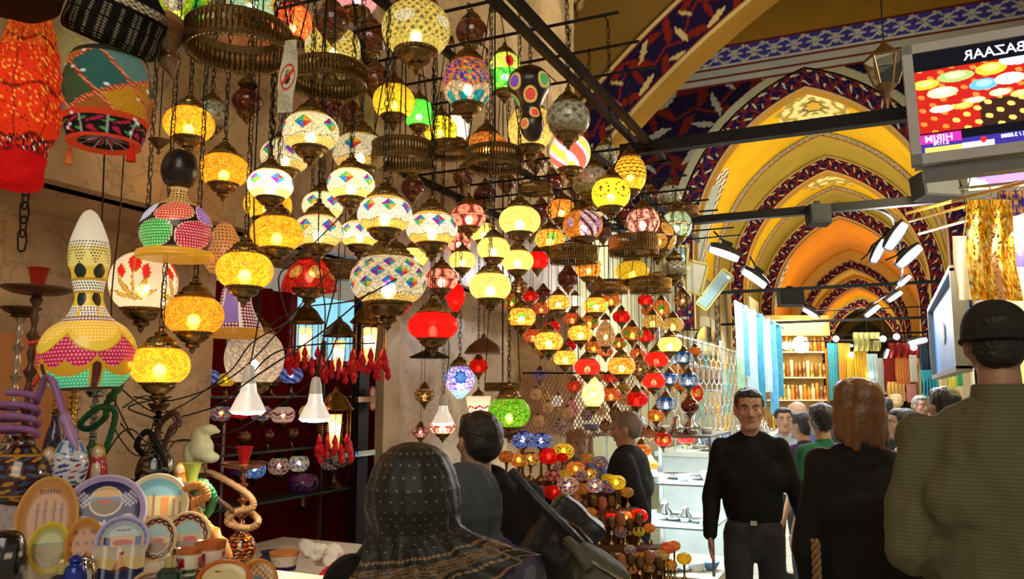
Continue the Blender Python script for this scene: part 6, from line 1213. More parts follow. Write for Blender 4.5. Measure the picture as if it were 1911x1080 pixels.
for ri, (D, items) in enumerate(ROWS):
    zt = min(W(px, py, D).z - w / F * D * (.36 + .42) for px, py, w, s_ in items); xs = [px for px, *_ in items]; a = W(min(xs) - 20, 735, D); b = W(max(xs) + 20, 735, D); c_ = (a + b) / 2 + Vector((FW.x, FW.y, 0)).normalized() * .03; wd = (b - a).length
    lc = Matrix.Rotation(-YAW, 4, 'Z') @ (Vector((c_.x, c_.y, 0)) - st.location)
    obj('step', MB().box((lc.x, lc.y, zt / 2), (wd, .13, zt)), mat('stand_cloth', (.10, .035, .015), .8, 0, .5, 14), st)
    for px, py, w, s_ in items:
        dia = w / F * D; p = W(px, py, D); t = thing('table_lamp', '', 'lamp', p, (0, 0, random.uniform(0, 6))); obj('globe', globe_mesh(s_, .72, 'globe', False), None, t, scale=dia); zb = p.z - zt
        sm = MB().lathe([(.001, -zb), (dia * .26, -zb), (dia * .24, -zb + .012), (dia * .08, -zb + .03), (dia * .06, -zb * .5 - dia * .15), (dia * .1, -dia * .42), (dia * .2, -dia * .33), (.001, -dia * .33)], 16); obj('stand', sm, brass, t)
        if w > 33: obj('bulb', bulbs_me, None, t, scale=dia * .9); l = light('lamp_light', 'POINT', (0, 0, 0), 1.0, TINT.get(s_, (1, .6, .3)), .01); l.parent = t
        LANT.append((t, px, py, w, s_, None, 'on the stepped stand'))
    for i in range(int(wd / .05)):                       # little unlit stock in front of each step
        q = a.lerp(b, (i + .6) / (wd / .05)); q = q + Vector((FW.x, FW.y, 0)) * (-.0)
        o = obj('boxed_lamp', MB().lathe([(.001, 0), (.02, 0), (.012, .02), (.026, .05), (.02, .08), (.001, .09)], 10), (dbrass, brass, mat('terracotta', (.35, .12, .04), .5))[i % 3], None, (q.x - FW.x * .105, q.y - FW.y * .105, zt - (.12 if i % 2 else .1)), scale=1.0 + .3 * ((i * 7) % 3) / 3); tag(o, 'small unlit brass or clay lamp packed under a row of lit lamps', 'lamp', 'small unlit lamps on the stepped stand')
# wire net hung with tiny ornaments
net = MB(); a, b = W(975, 735, 5.4), W(1185, 735, 5.4); n = 30; z0, z1 = 1.38, 1.8
for k in range(-9, n):
    for sgn in (1, -1):
        pts = []
        for q in range(10):
            f = (k + q) / n if sgn > 0 else (k + 9 - q) / n
            if 0 <= f <= 1: p = a.lerp(b, f); pts.append((p.x, p.y, z1 - (z1 - z0) * q / 9 + .02 * math.sin(f * 9)))
        if len(pts) > 1: net.tube(pts, .003, 4, cap=False)
o = obj('wire_net', net, mat('copper_wire', (.45, .2, .08), .4, .6), None); tag(o, 'diamond netting of copper wire hung under the red and orange lanterns', 'net', kind='stuff')
obj('net_rod', MB().tube([a + Vector((0, 0, z1 - a.z)), b + Vector((0, 0, z1 - b.z))], .006, 6), iron, o); obj('net_cord', MB().tube([a.lerp(b, .5) + Vector((0, 0, z1 - a.z)), a.lerp(b, .5) + Vector((0, 0, ZL - a.z))], .003, 6), iron, o)
for i, (px, py, cst) in enumerate(((1000, 735, 'ct'), (1022, 760, 'ct'), (1060, 770, 'ct'), (1095, 775, 'fc'), (1120, 765, 'ct'), (1148, 770, 'dk'), (1165, 745, 'ct'), (1005, 785, 'ct'), (1045, 795, 'fc'), (1130, 795, 'dk'))):
    t = thing('net_ornament', '', 'lamp', W(px, py, 5.3), (0, 0, 0)); obj('globe', globe_mesh(cst, 1.0, 'globe', False), None, t, scale=.075); obj('cap', CAPS, None, t, (0, 0, .03), scale=.07); LANT.append((t, px, py, 22, cst, None, 'caught in the copper wire net'))
# ------------------------------------------------------------------ glass display case
cx0, cx1, cy0, cy1, cz0, cz1 = -2.15, -1.13, 5.78, 6.6, .42, 1.36
dc = thing('display_case', 'brightly lit glass display case of silver trinkets on a beige base', 'display case', ((cx0 + cx1) / 2, (cy0 + cy1) / 2, 0)); dw, dd = cx1 - cx0, cy1 - cy0
beige = mat('beige_base', (.6, .52, .38), .5); obj('base', MB().box((0, 0, cz0 - .06), (dw + .04, dd + .04, .08)), beige, dc)
for sx in (-1, 1):
    for sy in (-1, 1): obj('leg', MB().box((sx * (dw / 2 - .03), sy * (dd / 2 - .03), (cz0 - .1) / 2), (.05, .05, cz0 - .1)), beige, dc); obj('corner_post', MB().box((sx * dw / 2, sy * dd / 2, (cz0 + cz1) / 2), (.018, .018, cz1 - cz0)), steel, dc)
obj('top_frame', MB().box((0, 0, cz1), (dw + .02, dd + .02, .02)), steel, dc)
for z in (cz0 + .3, cz0 + .6): obj('shelf', MB().box((0, 0, z), (dw - .02, dd - .02, .012)), mat('pale_glass', (.75, .85, .85), .15), dc)
for nm, c_, d_ in (('pane', (0, -dd / 2, (cz0 + cz1) / 2), (dw, .006, cz1 - cz0)), ('pane', (dw / 2, 0, (cz0 + cz1) / 2), (.006, dd, cz1 - cz0))): obj(nm, MB().box(c_, d_), MATS['pane'], dc, smooth=False)
l = light('case_light', 'AREA', (0, 0, 0), 26, (.88, .95, 1), dw * .8, shape=1, sy=dd * .8); l.parent = dc; l.location = (0, 0, cz1 - .02)
for z in (cz0 + .28, cz0 + .58): l = light('case_light', 'AREA', (0, 0, 0), 12, (.88, .95, 1), dw * .8, shape=1, sy=dd * .8); l.parent = dc; l.location = (0, 0, z)
random.seed(3)
TR = [('silver_dish', [(.001, 0), (.03, .002), (.045, .02), (.042, .02), (.001, .006)], chrome, 'small silver dish in the lit glass display case'), ('silver_pot', [(.001, 0), (.03, .002), (.035, .03), (.015, .05), (.02, .065), (.001, .08)], chrome, 'small silver pot in the lit glass display case'), ('ring_box', [(.03, 0), (.035, .03), (.03, .035), (.001, .036)], mat('white_velvet', (.8, .8, .82), .8), 'white ring box in the lit glass display case'),
      ('orange_shell', [(.001, 0), (.04, .01), (.05, .03), (.02, .045), (.001, .05)], mat('orange_silk', (.8, .25, .04), .5), 'orange silk bundle in the lit glass display case'), ('blue_bowl', [(.001, 0), (.02, .002), (.035, .03), (.032, .03), (.001, .01)], mat('blue_glaze', (.15, .3, .6), .2), 'small blue bowl in the lit glass display case')]
TM = [MB().lathe(p_, 18).mesh(n_) for n_, p_, m_, l_ in TR]
for me, (n_, p_, m_, l_) in zip(TM, TR): me.materials.append(m_)
for z in (cz0 - .02, cz0 + .306, cz0 + .606, cz1 + .01):
    for i in range(11):
        k = random.choice([0, 0, 1, 1, 2, 2, 4, 3 if abs(z - cz0 - .3) < .1 else 1]); x = cx0 + .08 + (cx1 - cx0 - .16) * i / 10; y = cy0 + .08 + random.random() * .3; o = bpy.data.objects.new(TR[k][0], TM[k]); C.objects.link(o); o.location = (x, y, z + .002); s_ = random.uniform(.7, 1.2); s_ *= 1.7; o.scale = (s_,) * 3; tag(o, TR[k][3] if z < cz1 else TR[k][3].replace('in the lit glass', 'on top of the glass'), 'trinket', 'trinkets in the display case')
# ------------------------------------------------------------------ necklaces and silver on the far left wall
nm_ = [mat('pearl', (.55, .5, .42), .25, .4), mat('silver_bead', (.4, .42, .42), .25, .9), mat('amber_bead', (.75, .35, .06), .2), mat('turquoise_bead', (.1, .5, .55), .25)]
def necklace_mesh(m):
    mb = MB()
    for k in range(26): a = math.pi * k / 25; mb.sphere((math.sin(a * 2) * .0 + .05 * math.cos(a), 0, -.16 * math.sin(a)), .008, 6, 4)
    for k in range(6): mb.sphere((0, 0, -.17 - k * .012), .009, 6, 4)
    me = mb.mesh('necklace'); me.materials.append(m); return me
NE = [necklace_mesh(m) for m in nm_]; words = ('pearl', 'silver', 'amber', 'turquoise')
rl = thing('necklace_rack', 'tall rack of hanging silver and bead necklaces along the left street wall', 'rack', (-1.72, 9.9, 0))
for z in (1.45, 1.7, 1.95, 2.2): obj('rail', MB().box((0, 0, z), (.02, 6.0, .02)), steel, rl)
for y in (-3, 0, 3): obj('post', MB().box((-.05, y, 1.15), (.03, .03, 2.3)), steel, rl)
for zi, z in enumerate((1.44, 1.69, 1.94, 2.19)):
    for i in range(20):
        k = random.choice([0, 1, 1, 0, 2, 3]); o = bpy.data.objects.new('necklace', NE[k]); C.objects.link(o); o.location = (-1.7, 7.15 + i * .29, z); o.rotation_euler = (0, 0, R(60)); o.scale = (1.15,) * 3; tag(o, '%s bead necklace hanging on the tall rack by the left street wall' % words[k], 'necklace', '%s bead necklaces on the tall rack' % words[k])
lc = thing('wall_cabinet', 'pale glazed cabinet of glassware below the necklace rack', 'cabinet', (-1.62, 10.2, 0)); obj('body', MB().box((0, 0, .55), (.6, 5.6, 1.1)), mat('pale_cabinet', (.7, .76, .74), .4), lc); obj('counter_top', MB().box((0, 0, 1.12), (.64, 5.7, .04)), white, lc)
for i in range(18):
    k = (0, 1, 1, 4)[i % 4]; o = bpy.data.objects.new(TR[k][0], TM[k]); C.objects.link(o); o.location = (-1.5 - .15 * (i % 2), 7.6 + i * .28, 1.14); o.scale = (2,) * 3; tag(o, TR[k][3].replace('in the lit glass display case', 'standing on the pale cabinet').replace('small', 'larger'), 'trinket', 'silver on the pale cabinet')
# arched window and pale pier of the left street wall
def arch_slab(name, py0, px0, px1, pytop, x, m, d=.06, ratio=.35, parent=None):
    a, b = WPl(px0, py0, 0, x), WPl(px1, py0, 0, x); zt = WPl((px0 + px1) / 2, pytop, 0, x).z; hw = (b.y - a.y) / 2; yc = (a.y + b.y) / 2; pts = [(yc - hw, a.z)]; zs = zt - ratio * (zt - a.z)
    for k in range(17): t = math.pi * k / 16; pts.append((yc - hw * math.cos(t), zs + (zt - zs) * math.sin(t)))
    pts.append((yc + hw, a.z)); n = len(pts); vs = [(x, y, z) for y, z in pts] + [(x - d, y, z) for y, z in pts]; fs = [tuple(range(n)), tuple(range(2 * n - 1, n - 1, -1))] + [(i, (i + 1) % n, n + (i + 1) % n, n + i) for i in range(n)]
    o = obj(name, MB().add(vs, fs), m, parent, smooth=False); 
    if not parent: o['kind'] = 'structure'
    return o
arch_slab('window_1', 722, 1302, 1347, 610, -3.08, mat('dark_window', (.03, .035, .03), .15)); arch_slab('trim_window_arch', 726, 1292, 1357, 592, -3.12, mat('pale_stone', (.62, .62, .45), .7), .05)
struct('wall_left_pier', MB().box((-3.0, 20.6, 2.0), (.35, 1.6, 4.0)), mat('pale_stone', (.62, .62, .45), .7))
# tilted framed mirrors beside the lantern cluster
def framed(px, py, D, w, h, deg, label, fm, inner):
    k = D / F; t = thing('framed_mirror', label, 'frame', W(px, py, D), (R(8), R(deg), YAW)); w *= k; h *= k; mb = MB(); b = w * .1; mb.box((0, 0, h / 2 - b / 2), (w, .03, b)); mb.box((0, 0, -h / 2 + b / 2), (w, .03, b)); mb.box((-w / 2 + b / 2, 0, 0), (b, .03, h)); mb.box((w / 2 - b / 2, 0, 0), (b, .03, h)); obj('frame', mb, fm, t); obj('panel', MB().box((0, .01, 0), (w * .9, .01, h * .9)), inner, t); obj('hanging_wire', MB().tube([(0, .01, h / 2), (0, .01, h / 2 + .25)], .003, 5), iron, t)
yf = mat('yellow_frame', (.7, .6, .12), .4); sky = mat('pale_blue_mirror', (.45, .68, .78), .12, .3, .2, 6)
framed(1298, 518, 7.5, 38, 62, 14, 'yellow framed pale mirror half hidden by the outermost lanterns', yf, mat('white_mirror', (.75, .8, .75), .2)); framed(1333, 540, 7.9, 26, 84, 38, 'slanting yellow framed mirror showing pale blue, beside the first floodlight', yf, sky); framed(1262, 478, 7.2, 46, 44, 5, 'pale blue framed panel behind the turquoise shade', yf, sky)
# scarves
def sheet(name, label, cat, px, pyt, pyb, w, D, m, group=None, seed=0, yaw=0, fold=5, cols=None, parent=None, hang=None, taper=1.0):
    k = D / F; p = W(px, pyt, D); h = (pyb - pyt) * k; w = w * k; U, V = np.meshgrid(np.linspace(-.5, .5, 40), np.linspace(0, 1, 30), indexing='ij')
    wx = 1 + (taper - 1) * V; Yd = .06 * w * np.sin(U * 2 * math.pi * fold + seed + V * 2) * (.4 + V) + .03 * w * np.sin(V * 5 + seed); X = U * w * wx + .04 * w * np.sin(V * 6 + seed); P1 = np.stack([X, Yd, -V * h], -1); mb = MB(); c = cols(U, V) if cols else np.ones(U.shape + (3,)) * .8
    mb.grid(P1, c); mb.grid((P1 + np.array([0, .008, 0]))[::-1], c[::-1]); o = obj(name, mb, m, parent, p if not parent else (0, 0, 0), (0, 0, YAW + yaw) if not parent else (0, 0, 0))
    if not parent: tag(o, label, cat, group)
    return o
sc_m = [mat('pale_blue_silk', (.1, .3, .45), .5, 0, .4, 9), mat('white_silk', (.35, .45, .45), .5, 0, .4, 9), mat('aqua_silk', (.04, .22, .3), .5, 0, .4, 9), mat('green_white_silk', (.25, .38, .25), .5, 0, .5, 9)]
for i, (px, a, b, w, k, l) in enumerate(((1386, 560, 700, 18, 0, 'pale blue scarf hanging closest to the arched window'), (1400, 575, 745, 20, 1, 'white scarf hanging between pale blue and aqua ones'), (1414, 590, 760, 18, 2, 'aqua scarf hanging in the middle of the bunch'), (1428, 600, 730, 18, 1, 'short white scarf near the edge of the bunch'), (1440, 610, 770, 16, 0, 'long pale blue scarf at the outer edge of the bunch'), (1378, 640, 770, 14, 3, 'greenish white scarf low behind the walking man'), (1452, 640, 740, 12, 2, 'narrow aqua scarf furthest out'))):
    sheet('scarf', l, 'scarf', px, 562 + (px - 1372) * .555, b, w, 9.3 + (px - 1372) / 90 * 1.3, sc_m[k], 'scarves hanging on the street wall', seed=i)
o = obj('scarf_rail', MB().tube([W(1372, 562, 9.3), W(1462, 612, 10.6)], .015, 8), steel); tag(o, 'thin metal rail carrying the bunch of pale scarves', 'rail')
# stall closing the view on the left with shelves of bottles
D = 20; k = D / F; kt = thing('shelf_stall', 'warmly lit stall with three shelves of orange and gold goods', 'stall', Vector((W(1487, 735, D).x, W(1487, 735, D).y, 0)), (0, 0, YAW)); zs = [W(1487, y, D).z for y in (800, 745, 703, 655)]
obj('back_panel', MB().box((0, .3, 1.75), (118 * k, .04, 3.5)), mat('warm_panel', (.5, .32, .1), .7, 0, .4, 5), kt)
for z in zs: obj('shelf', MB().box((0, .1, z - .02), (116 * k, .4, .03)), white, kt)
obj('awning', MB().box((0, .05, 3.35), (120 * k, .6, .5)), mat('tan_awning', (.55, .42, .15), .7, 0, .4, 5), kt)
l = light('stall_light', 'AREA', (0, 0, 0), 60, (1, .8, .45), 1.4); l.parent = kt; l.location = (0, -.8, 3.1); l.rotation_euler = (R(35), 0, 0)
bm_ = [MB().lathe(pr, 12).mesh('vessel') for pr in ([(.001, 0), (.05, 0), (.05, .22), (.02, .28), (.02, .34), (.001, .35)], [(.04, 0), (.055, .1), (.03, .26), (.045, .33), (.001, .34)], [(.04, 0), (.04, .4), (.001, .41)])]
vc = [mat('orange_vessel', (.75, .25, .03), .3), gold, mat('copper', (.5, .22, .12), .25, .9), mat('cream_vessel', (.8, .7, .45), .4), mat('brown_vessel', (.25, .1, .03), .3)]; vn = ('orange', 'gold', 'copper', 'cream', 'brown'); VM = {}
for r_, z in enumerate(zs):
    for i in range(15):
        a, b = random.randrange(3), random.randrange(5)
        if (a, b) not in VM: q = bm_[a].copy(); q.materials.append(vc[b]); VM[(a, b)] = q
        off = Matrix.Rotation(YAW, 4, 'Z') @ Vector(((i - 7) * 118 * k / 15.5, 0, 0)); o = bpy.data.objects.new('tall_vessel', VM[(a, b)]); C.objects.link(o); o.location = kt.location + off + Vector((0, 0, z)); o.scale = (1, 1, random.uniform(.85, 1.15)); tag(o, '%s vessel standing on a shelf of the warmly lit stall' % vn[b], 'vessel', '%s vessels on the stall shelves' % vn[b])
for px, py, s_, l_ in ((1493, 643, 1, 'round pale plate standing on top of the warmly lit stall'), (1466, 645, .5, 'pale yellow globe lamp at the top of the warmly lit stall')):
    o = obj('display_plate' if s_ == 1 else 'globe_lamp', MB().lathe([(.001, 0), (.19 * s_, .02), (.21 * s_, .05), (.001, .06)], 32, M=Matrix.Rotation(R(90), 4, 'X')), mat('pale_plate', (.75, .85, .8), .3) if s_ == 1 else emat('globe_lamp_glow', (1, .8, .4), 1.2), None, W(px, py, 19.65), (0, 0, YAW)); tag(o, l_, 'plate' if s_ == 1 else 'lamp')
# hanging textiles further on
cl = lambda *c, e=0: mat('cloth_%d_%d_%d' % tuple(int(q * 100) for q in c), c, .7, 0, .25, 5, emit=e)
TX = [(1556, 640, 760, 26, (.1, .5, .6), 'turquoise and white printed cloth'), (1574, 640, 745, 22, (.8, .4, .05), 'orange striped cloth hanging'), (1590, 665, 740, 22, (.8, .55, .05), 'bright yellow cloth'), (1606, 655, 735, 26, (.85, .5, .04), 'golden yellow shawl'), (1628, 660, 745, 20, (.5, .72, .75), 'pale blue cloth'), (1643, 668, 735, 18, (.55, .6, .55), 'grey-green cloth'),
      (1660, 668, 730, 24, (.3, .03, .02), 'dark red rug'), (1682, 665, 715, 26, (.85, .3, .08), 'orange striped cloth'), (1703, 662, 712, 14, (.8, .75, .7), 'white narrow cloth'), (1672, 712, 748, 34, (.8, .5, .15), 'square orange cushion cover'), (1728, 640, 735, 26, (.03, .06, .1), 'navy garment'), (1735, 690, 745, 30, (.05, .5, .75), 'bright blue shirt'), (1700, 716, 750, 18, (.7, .3, .3), 'pink patterned scarf'),
      (1772, 650, 735, 16, (.75, .65, .1), 'yellow beaded strings'), (1786, 640, 720, 12, (.1, .4, .15), 'green beaded strings'), (1545, 650, 750, 12, (.75, .3, .03), 'narrow orange hanging'), (1618, 620, 655, 50, (.45, .42, .15), 'olive awning cloth'), (1690, 640, 668, 60, (.3, .02, .02), 'dark red awning cloth')]
for i, (px, a, b, w, c_, l_) in enumerate(TX):
    o = sheet('hanging_textile', l_ + ' hanging at the stalls down the street' if i != 7 else 'orange and cream striped cloth beside the dark red rug', 'textile', px, a, b, w, (WPl(px, a, 1, 17) - Vector((0, 0, CZ))).dot(FW) if px < 1765 else 9, cl(*c_), 'textiles hanging down the street', seed=i)
    if px < 1765 and o.location.z < 3.3: obj('hanging_cord', MB().tube([(0, 0, 0), (0, 0, (2.7 if o.location.z < 2.66 else 3.3) - o.location.z)], .006, 5), iron, o)
for i, (px, py) in enumerate(((1590, 662), (1648, 632), (1673, 628), (1705, 648), (1745, 662), (1778, 640), (1560, 632), (1625, 700))):
    o = obj('stall_lamp', MB().sphere((0, 0, 0), .06, 14, 10), emat('stall_lamp_glow', (1, .95, .85), 5), None, WPl(px, py, 1, 17)); zr_ = 2.7 if o.location.z < 2.65 else 3.3; obj('cord', MB().tube([(0, 0, .05), (0, 0, zr_ - o.location.z)], .006, 5), iron, o) if zr_ > o.location.z else None; tag(o, ('white round bulb shining above the distant textile stalls', 'small bright bulb over the dark red rug')[i == 2] if i in (0, 2) else 'small round bright bulb among the distant stalls', 'lamp', 'bulbs over the distant stalls')
for z_, y_ in ((2.7, 17), (3.3, 17)):
    o = obj('textile_rail', MB().tube([(-1.4, y_, z_), (1.2, y_, z_)], .015, 6), iron); tag(o, 'thin dark rail above the distant hanging textiles, %s' % ('lower one' if z_ < 3 else 'upper one'), 'rail', 'textile rails')
# ------------------------------------------------------------------ garment stall on the near right
struct('wall_stall', MB().box((1.35, 6.25, 1.45), (1.3, .06, 2.9)), mat('warm_yellow_wall', (.85, .68, .3), .6))
light('garment_rail_light', 'AREA', (.75, 3.9, 3.4), 22, (1, .88, .6), .4, target=(.75, 4.7, 2.4))
light('garment_stall_light', 'AREA', (1.0, 5.6, 2.75), 34, (1, .85, .45), .5, target=(1.1, 6.2, 2.0))
U, V = np.meshgrid(np.linspace(0, 1, 150), np.linspace(0, 1, 80), indexing='ij'); struct('trim_stall_frieze', MB().grid(np.stack([.6 + U * 1.3, np.full(U.shape, 6.2), 2.98 + V * .75], -1), leafband(U * 1.75, V, vivid=True)), amat('painted_frieze', .6))
def p_gold(U, V):
    c = np.empty(U.shape + (3,)); c[:] = srgb(225, 140, 10); n = hsh(np.floor(U * 34), np.floor(V * 26)); c[n > .55] = srgb(255, 195, 30); c[n > .86] = srgb(255, 240, 150); c[n < .15] = srgb(150, 80, 5); c[(np.abs(U - .05) < .05) & (V > .25)] = srgb(225, 160, 110); return c
o = sheet('sequin_dress', 'shimmering gold sequin dress hanging above the man in the cap', 'dress', 1846, 372, 562, 82, 4.75, amat('sequins', .25, .45), seed=1, fold=2, cols=p_gold, taper=1.15)
mb = MB(); rnd = random.Random(5)
for i in range(260):
    u, v = rnd.uniform(-.44, .44), rnd.uniform(.03, .97); kk = 4.75 / F; mb.sphere((u * 82 * kk * (1 + .15 * v), -.014, -v * 190 * kk), .0055, 6, 4)
q = obj('sequins', mb, gold, o); q['kind'] = 'stuff'
sheet('white_blouse', 'white blouse hanging behind the gold sequin dress', 'blouse', 1798, 440, 560, 40, 5.1, mat('white_cotton', (.85, .82, .75), .7), seed=2, fold=2)
def p_emb(U, V):
    c = np.empty(U.shape + (3,)); c[:] = srgb(50, 35, 130); x = np.mod((U + .5) * 3, 1) - .5; y = np.mod(V * 4.2, 1); r = np.hypot(x, y - .15); th = np.arctan2(y - .15, x); m = (V < .86) & (((np.abs(r - .42) < .05)) | ((r < .4) & (np.abs(np.sin(th * 4)) < .35)) | (np.hypot(x, y - .7) < .12)); c[m] = srgb(215, 160, 60); c[(np.sin(U * 40) * np.sin(V * 50) > .75) & (V < .86)] = srgb(170, 90, 110); c[(V > .86)] = srgb(45, 30, 140); c[np.abs(V - .85) < .012] = srgb(225, 180, 90); return c
sheet('embroidered_cloth', 'deep blue cloth embroidered with gold fans at the picture edge', 'textile', 1895, 355, 500, 66, 4.9, amat('embroidery', .6), seed=3, fold=1, cols=p_emb)
o = obj('stall_rail', MB().tube([W(1790, 352, 4.95), W(1915, 338, 4.7)], .01, 8), steel); tag(o, 'steel hanging rail above the gold dress and embroidered cloth', 'rail')
mb = MB()
for x, y0, y1 in ((1806, 300, 352), (1845, 345, 372), (1895, 335, 356), (1798, 352, 440)): mb.tube([W(x, y0, 4.9), W(x + 6, (y0 + y1) / 2, 4.9), W(x, y1, 4.9)], .005, 6)
o = obj('hanger_hooks', mb, chrome); tag(o, 'bright steel hooks holding the garments on the stall rail', 'hook', kind='stuff')
# long blue signboard edge-on along the right side
x = .52; a = WPl(1786, 500, 0, x); b = WPl(1786, 692, 0, x); c_ = WPl(1741, 592, 0, x); sg = thing('signboard', 'long blue and silver signboard seen edge-on along the right side of the street', 'sign', (x, (a.y + c_.y) / 2, (a.z + b.z) / 2)); ln, hh = c_.y - a.y, a.z - b.z
obj('board', MB().box((.03, 0, 0), (.06, ln, hh)), mat('blue_board', (.04, .2, .5), .3, .2, .5, 1.5), sg); mb = MB(); mb.box((0, 0, hh / 2), (.1, ln + .04, .04)); mb.box((0, 0, -hh / 2), (.1, ln + .04, .04)); mb.box((0, -ln / 2, 0), (.1, .04, hh)); mb.box((0, ln / 2, 0), (.1, .04, hh)); obj('frame', mb, mat('dark_grey_plastic', (.12, .11, .1), .5), sg)
obj('support_post', MB().box((.1, -ln / 2 + .1, -hh / 2 - (b.z) / 2), (.06, .06, b.z)), iron, sg)
obj('emblem', MB().lathe([(.1, 0), (.1, .01)], 6, (-.005, 0, 0), M=Matrix.Rotation(R(-90), 4, 'Y')), silver, sg)
# ------------------------------------------------------------------ people
skin = mat('skin', (.42, .22, .13), .5, 0, .12, 8); skin_l = mat('skin_pale', (.6, .38, .28), .5, 0, .1, 8)
hair_b = mat('black_hair', (.008, .006, .005), .45, 0, .5, 40, bump=.6, bscale=120); eyew = mat('eye_white', (.55, .5, .45), .3); eyeb = mat('eye_dark', (.01, .006, .004), .15); lipm = mat('lips', (.32, .11, .08), .45)
def hand(mb, p, s_, dirv=(0, 0, -1), side=1, curl=.3):
    """palm, four unequal fingers and a thumb leaving the side of the palm; hangs along dirv, palm towards the body"""
    d = Vector(dirv).normalized(); f = Vector((0, 1, 0)); f = (f - d * f.dot(d)).normalized(); n = d.cross(f) * -side        # n points to the palm side
    c = Vector(p); capsule(mb, c, c + d * .045 * s_, .024 * s_, .03 * s_, .5, n); 
    capsule(mb, c + d * .05 * s_ + f * .012 * s_, c + d * .075 * s_ + f * .014 * s_, .024 * s_, .022 * s_, .5, n)
    capsule(mb, c + d * .05 * s_ - f * .012 * s_, c + d * .072 * s_ - f * .016 * s_, .024 * s_, .02 * s_, .5, n)
    for i, ln in enumerate((.066, .074, .068, .052)):
        b = c + d * (.082 - .004 * abs(i - 1)) * s_ + f * (.03 - .02 * i) * s_; k1 = b + (d + n * curl * .5).normalized() * ln * .5 * s_; k2 = k1 + (d + n * curl * (1.5 + .3 * i)).normalized() * ln * .5 * s_
        capsule(mb, b - d * .012 * s_, k1, .0088 * s_, .0082 * s_, n=8, k=3); capsule(mb, k1, k2, .0082 * s_, .0068 * s_, n=8, k=3)
    b = c + d * .025 * s_ + f * .024 * s_; k1 = b + (d * .7 + f * .75 + n * .2).normalized() * .036 * s_; k2 = k1 + (d + f * .25 + n * .3).normalized() * .03 * s_
    capsule(mb, b, k1, .0125 * s_, .01 * s_, n=8, k=3); capsule(mb, k1, k2, .01 * s_, .0078 * s_, n=8, k=3)
def head_prims(mb, c, s_, M):
    S = lambda p, r, rot=None: mb.sphere(c + M @ (Vector(p) * s_), tuple(q * s_ for q in r), 20, 14, M=M.to_4x4() @ (rot or Matrix()))
    K = lambda a, b, r0, r1, sq=1, ax=None: capsule(mb, c + M @ (Vector(a) * s_), c + M @ (Vector(b) * s_), r0 * s_, r1 * s_, sq, (M @ Vector(ax)) if ax else None, 12, 4)
    S((0, -.012, .028), (.074, .094, .082)); S((0, .022, -.02), (.06, .066, .078)); S((0, .03, .045), (.062, .058, .045))          # skull, face, forehead
    K((-.05, 0, -.04), (-.022, .062, -.092), .02, .02); K((.05, 0, -.04), (.022, .062, -.092), .02, .02); S((0, .064, -.092), (.028, .024, .022))       # jaw and chin
    S((0, .045, -.055), (.042, .042, .04)); K((0, .084, .012), (0, .104, -.026), .008, .0125); S((-.013, .092, -.032), (.009, .011, .008)); S((.013, .092, -.032), (.009, .011, .008))
    K((-.045, .07, .03), (-.014, .084, .024), .009, .009); K((.045, .07, .03), (.014, .084, .024), .009, .009)                        # brow ridge
    S((-.042, .056, -.018), (.02, .022, .018)); S((.042, .056, -.018), (.02, .022, .018)); K((-.02, .079, -.058), (.02, .079, -.058), .008, .008)
    for sx in (-1, 1): S((sx * .076, -.008, -.006), (.009, .02, .032), Matrix.Rotation(sx * .3, 4, 'Z')); S((sx * .079, -.004, -.028), (.006, .01, .012))
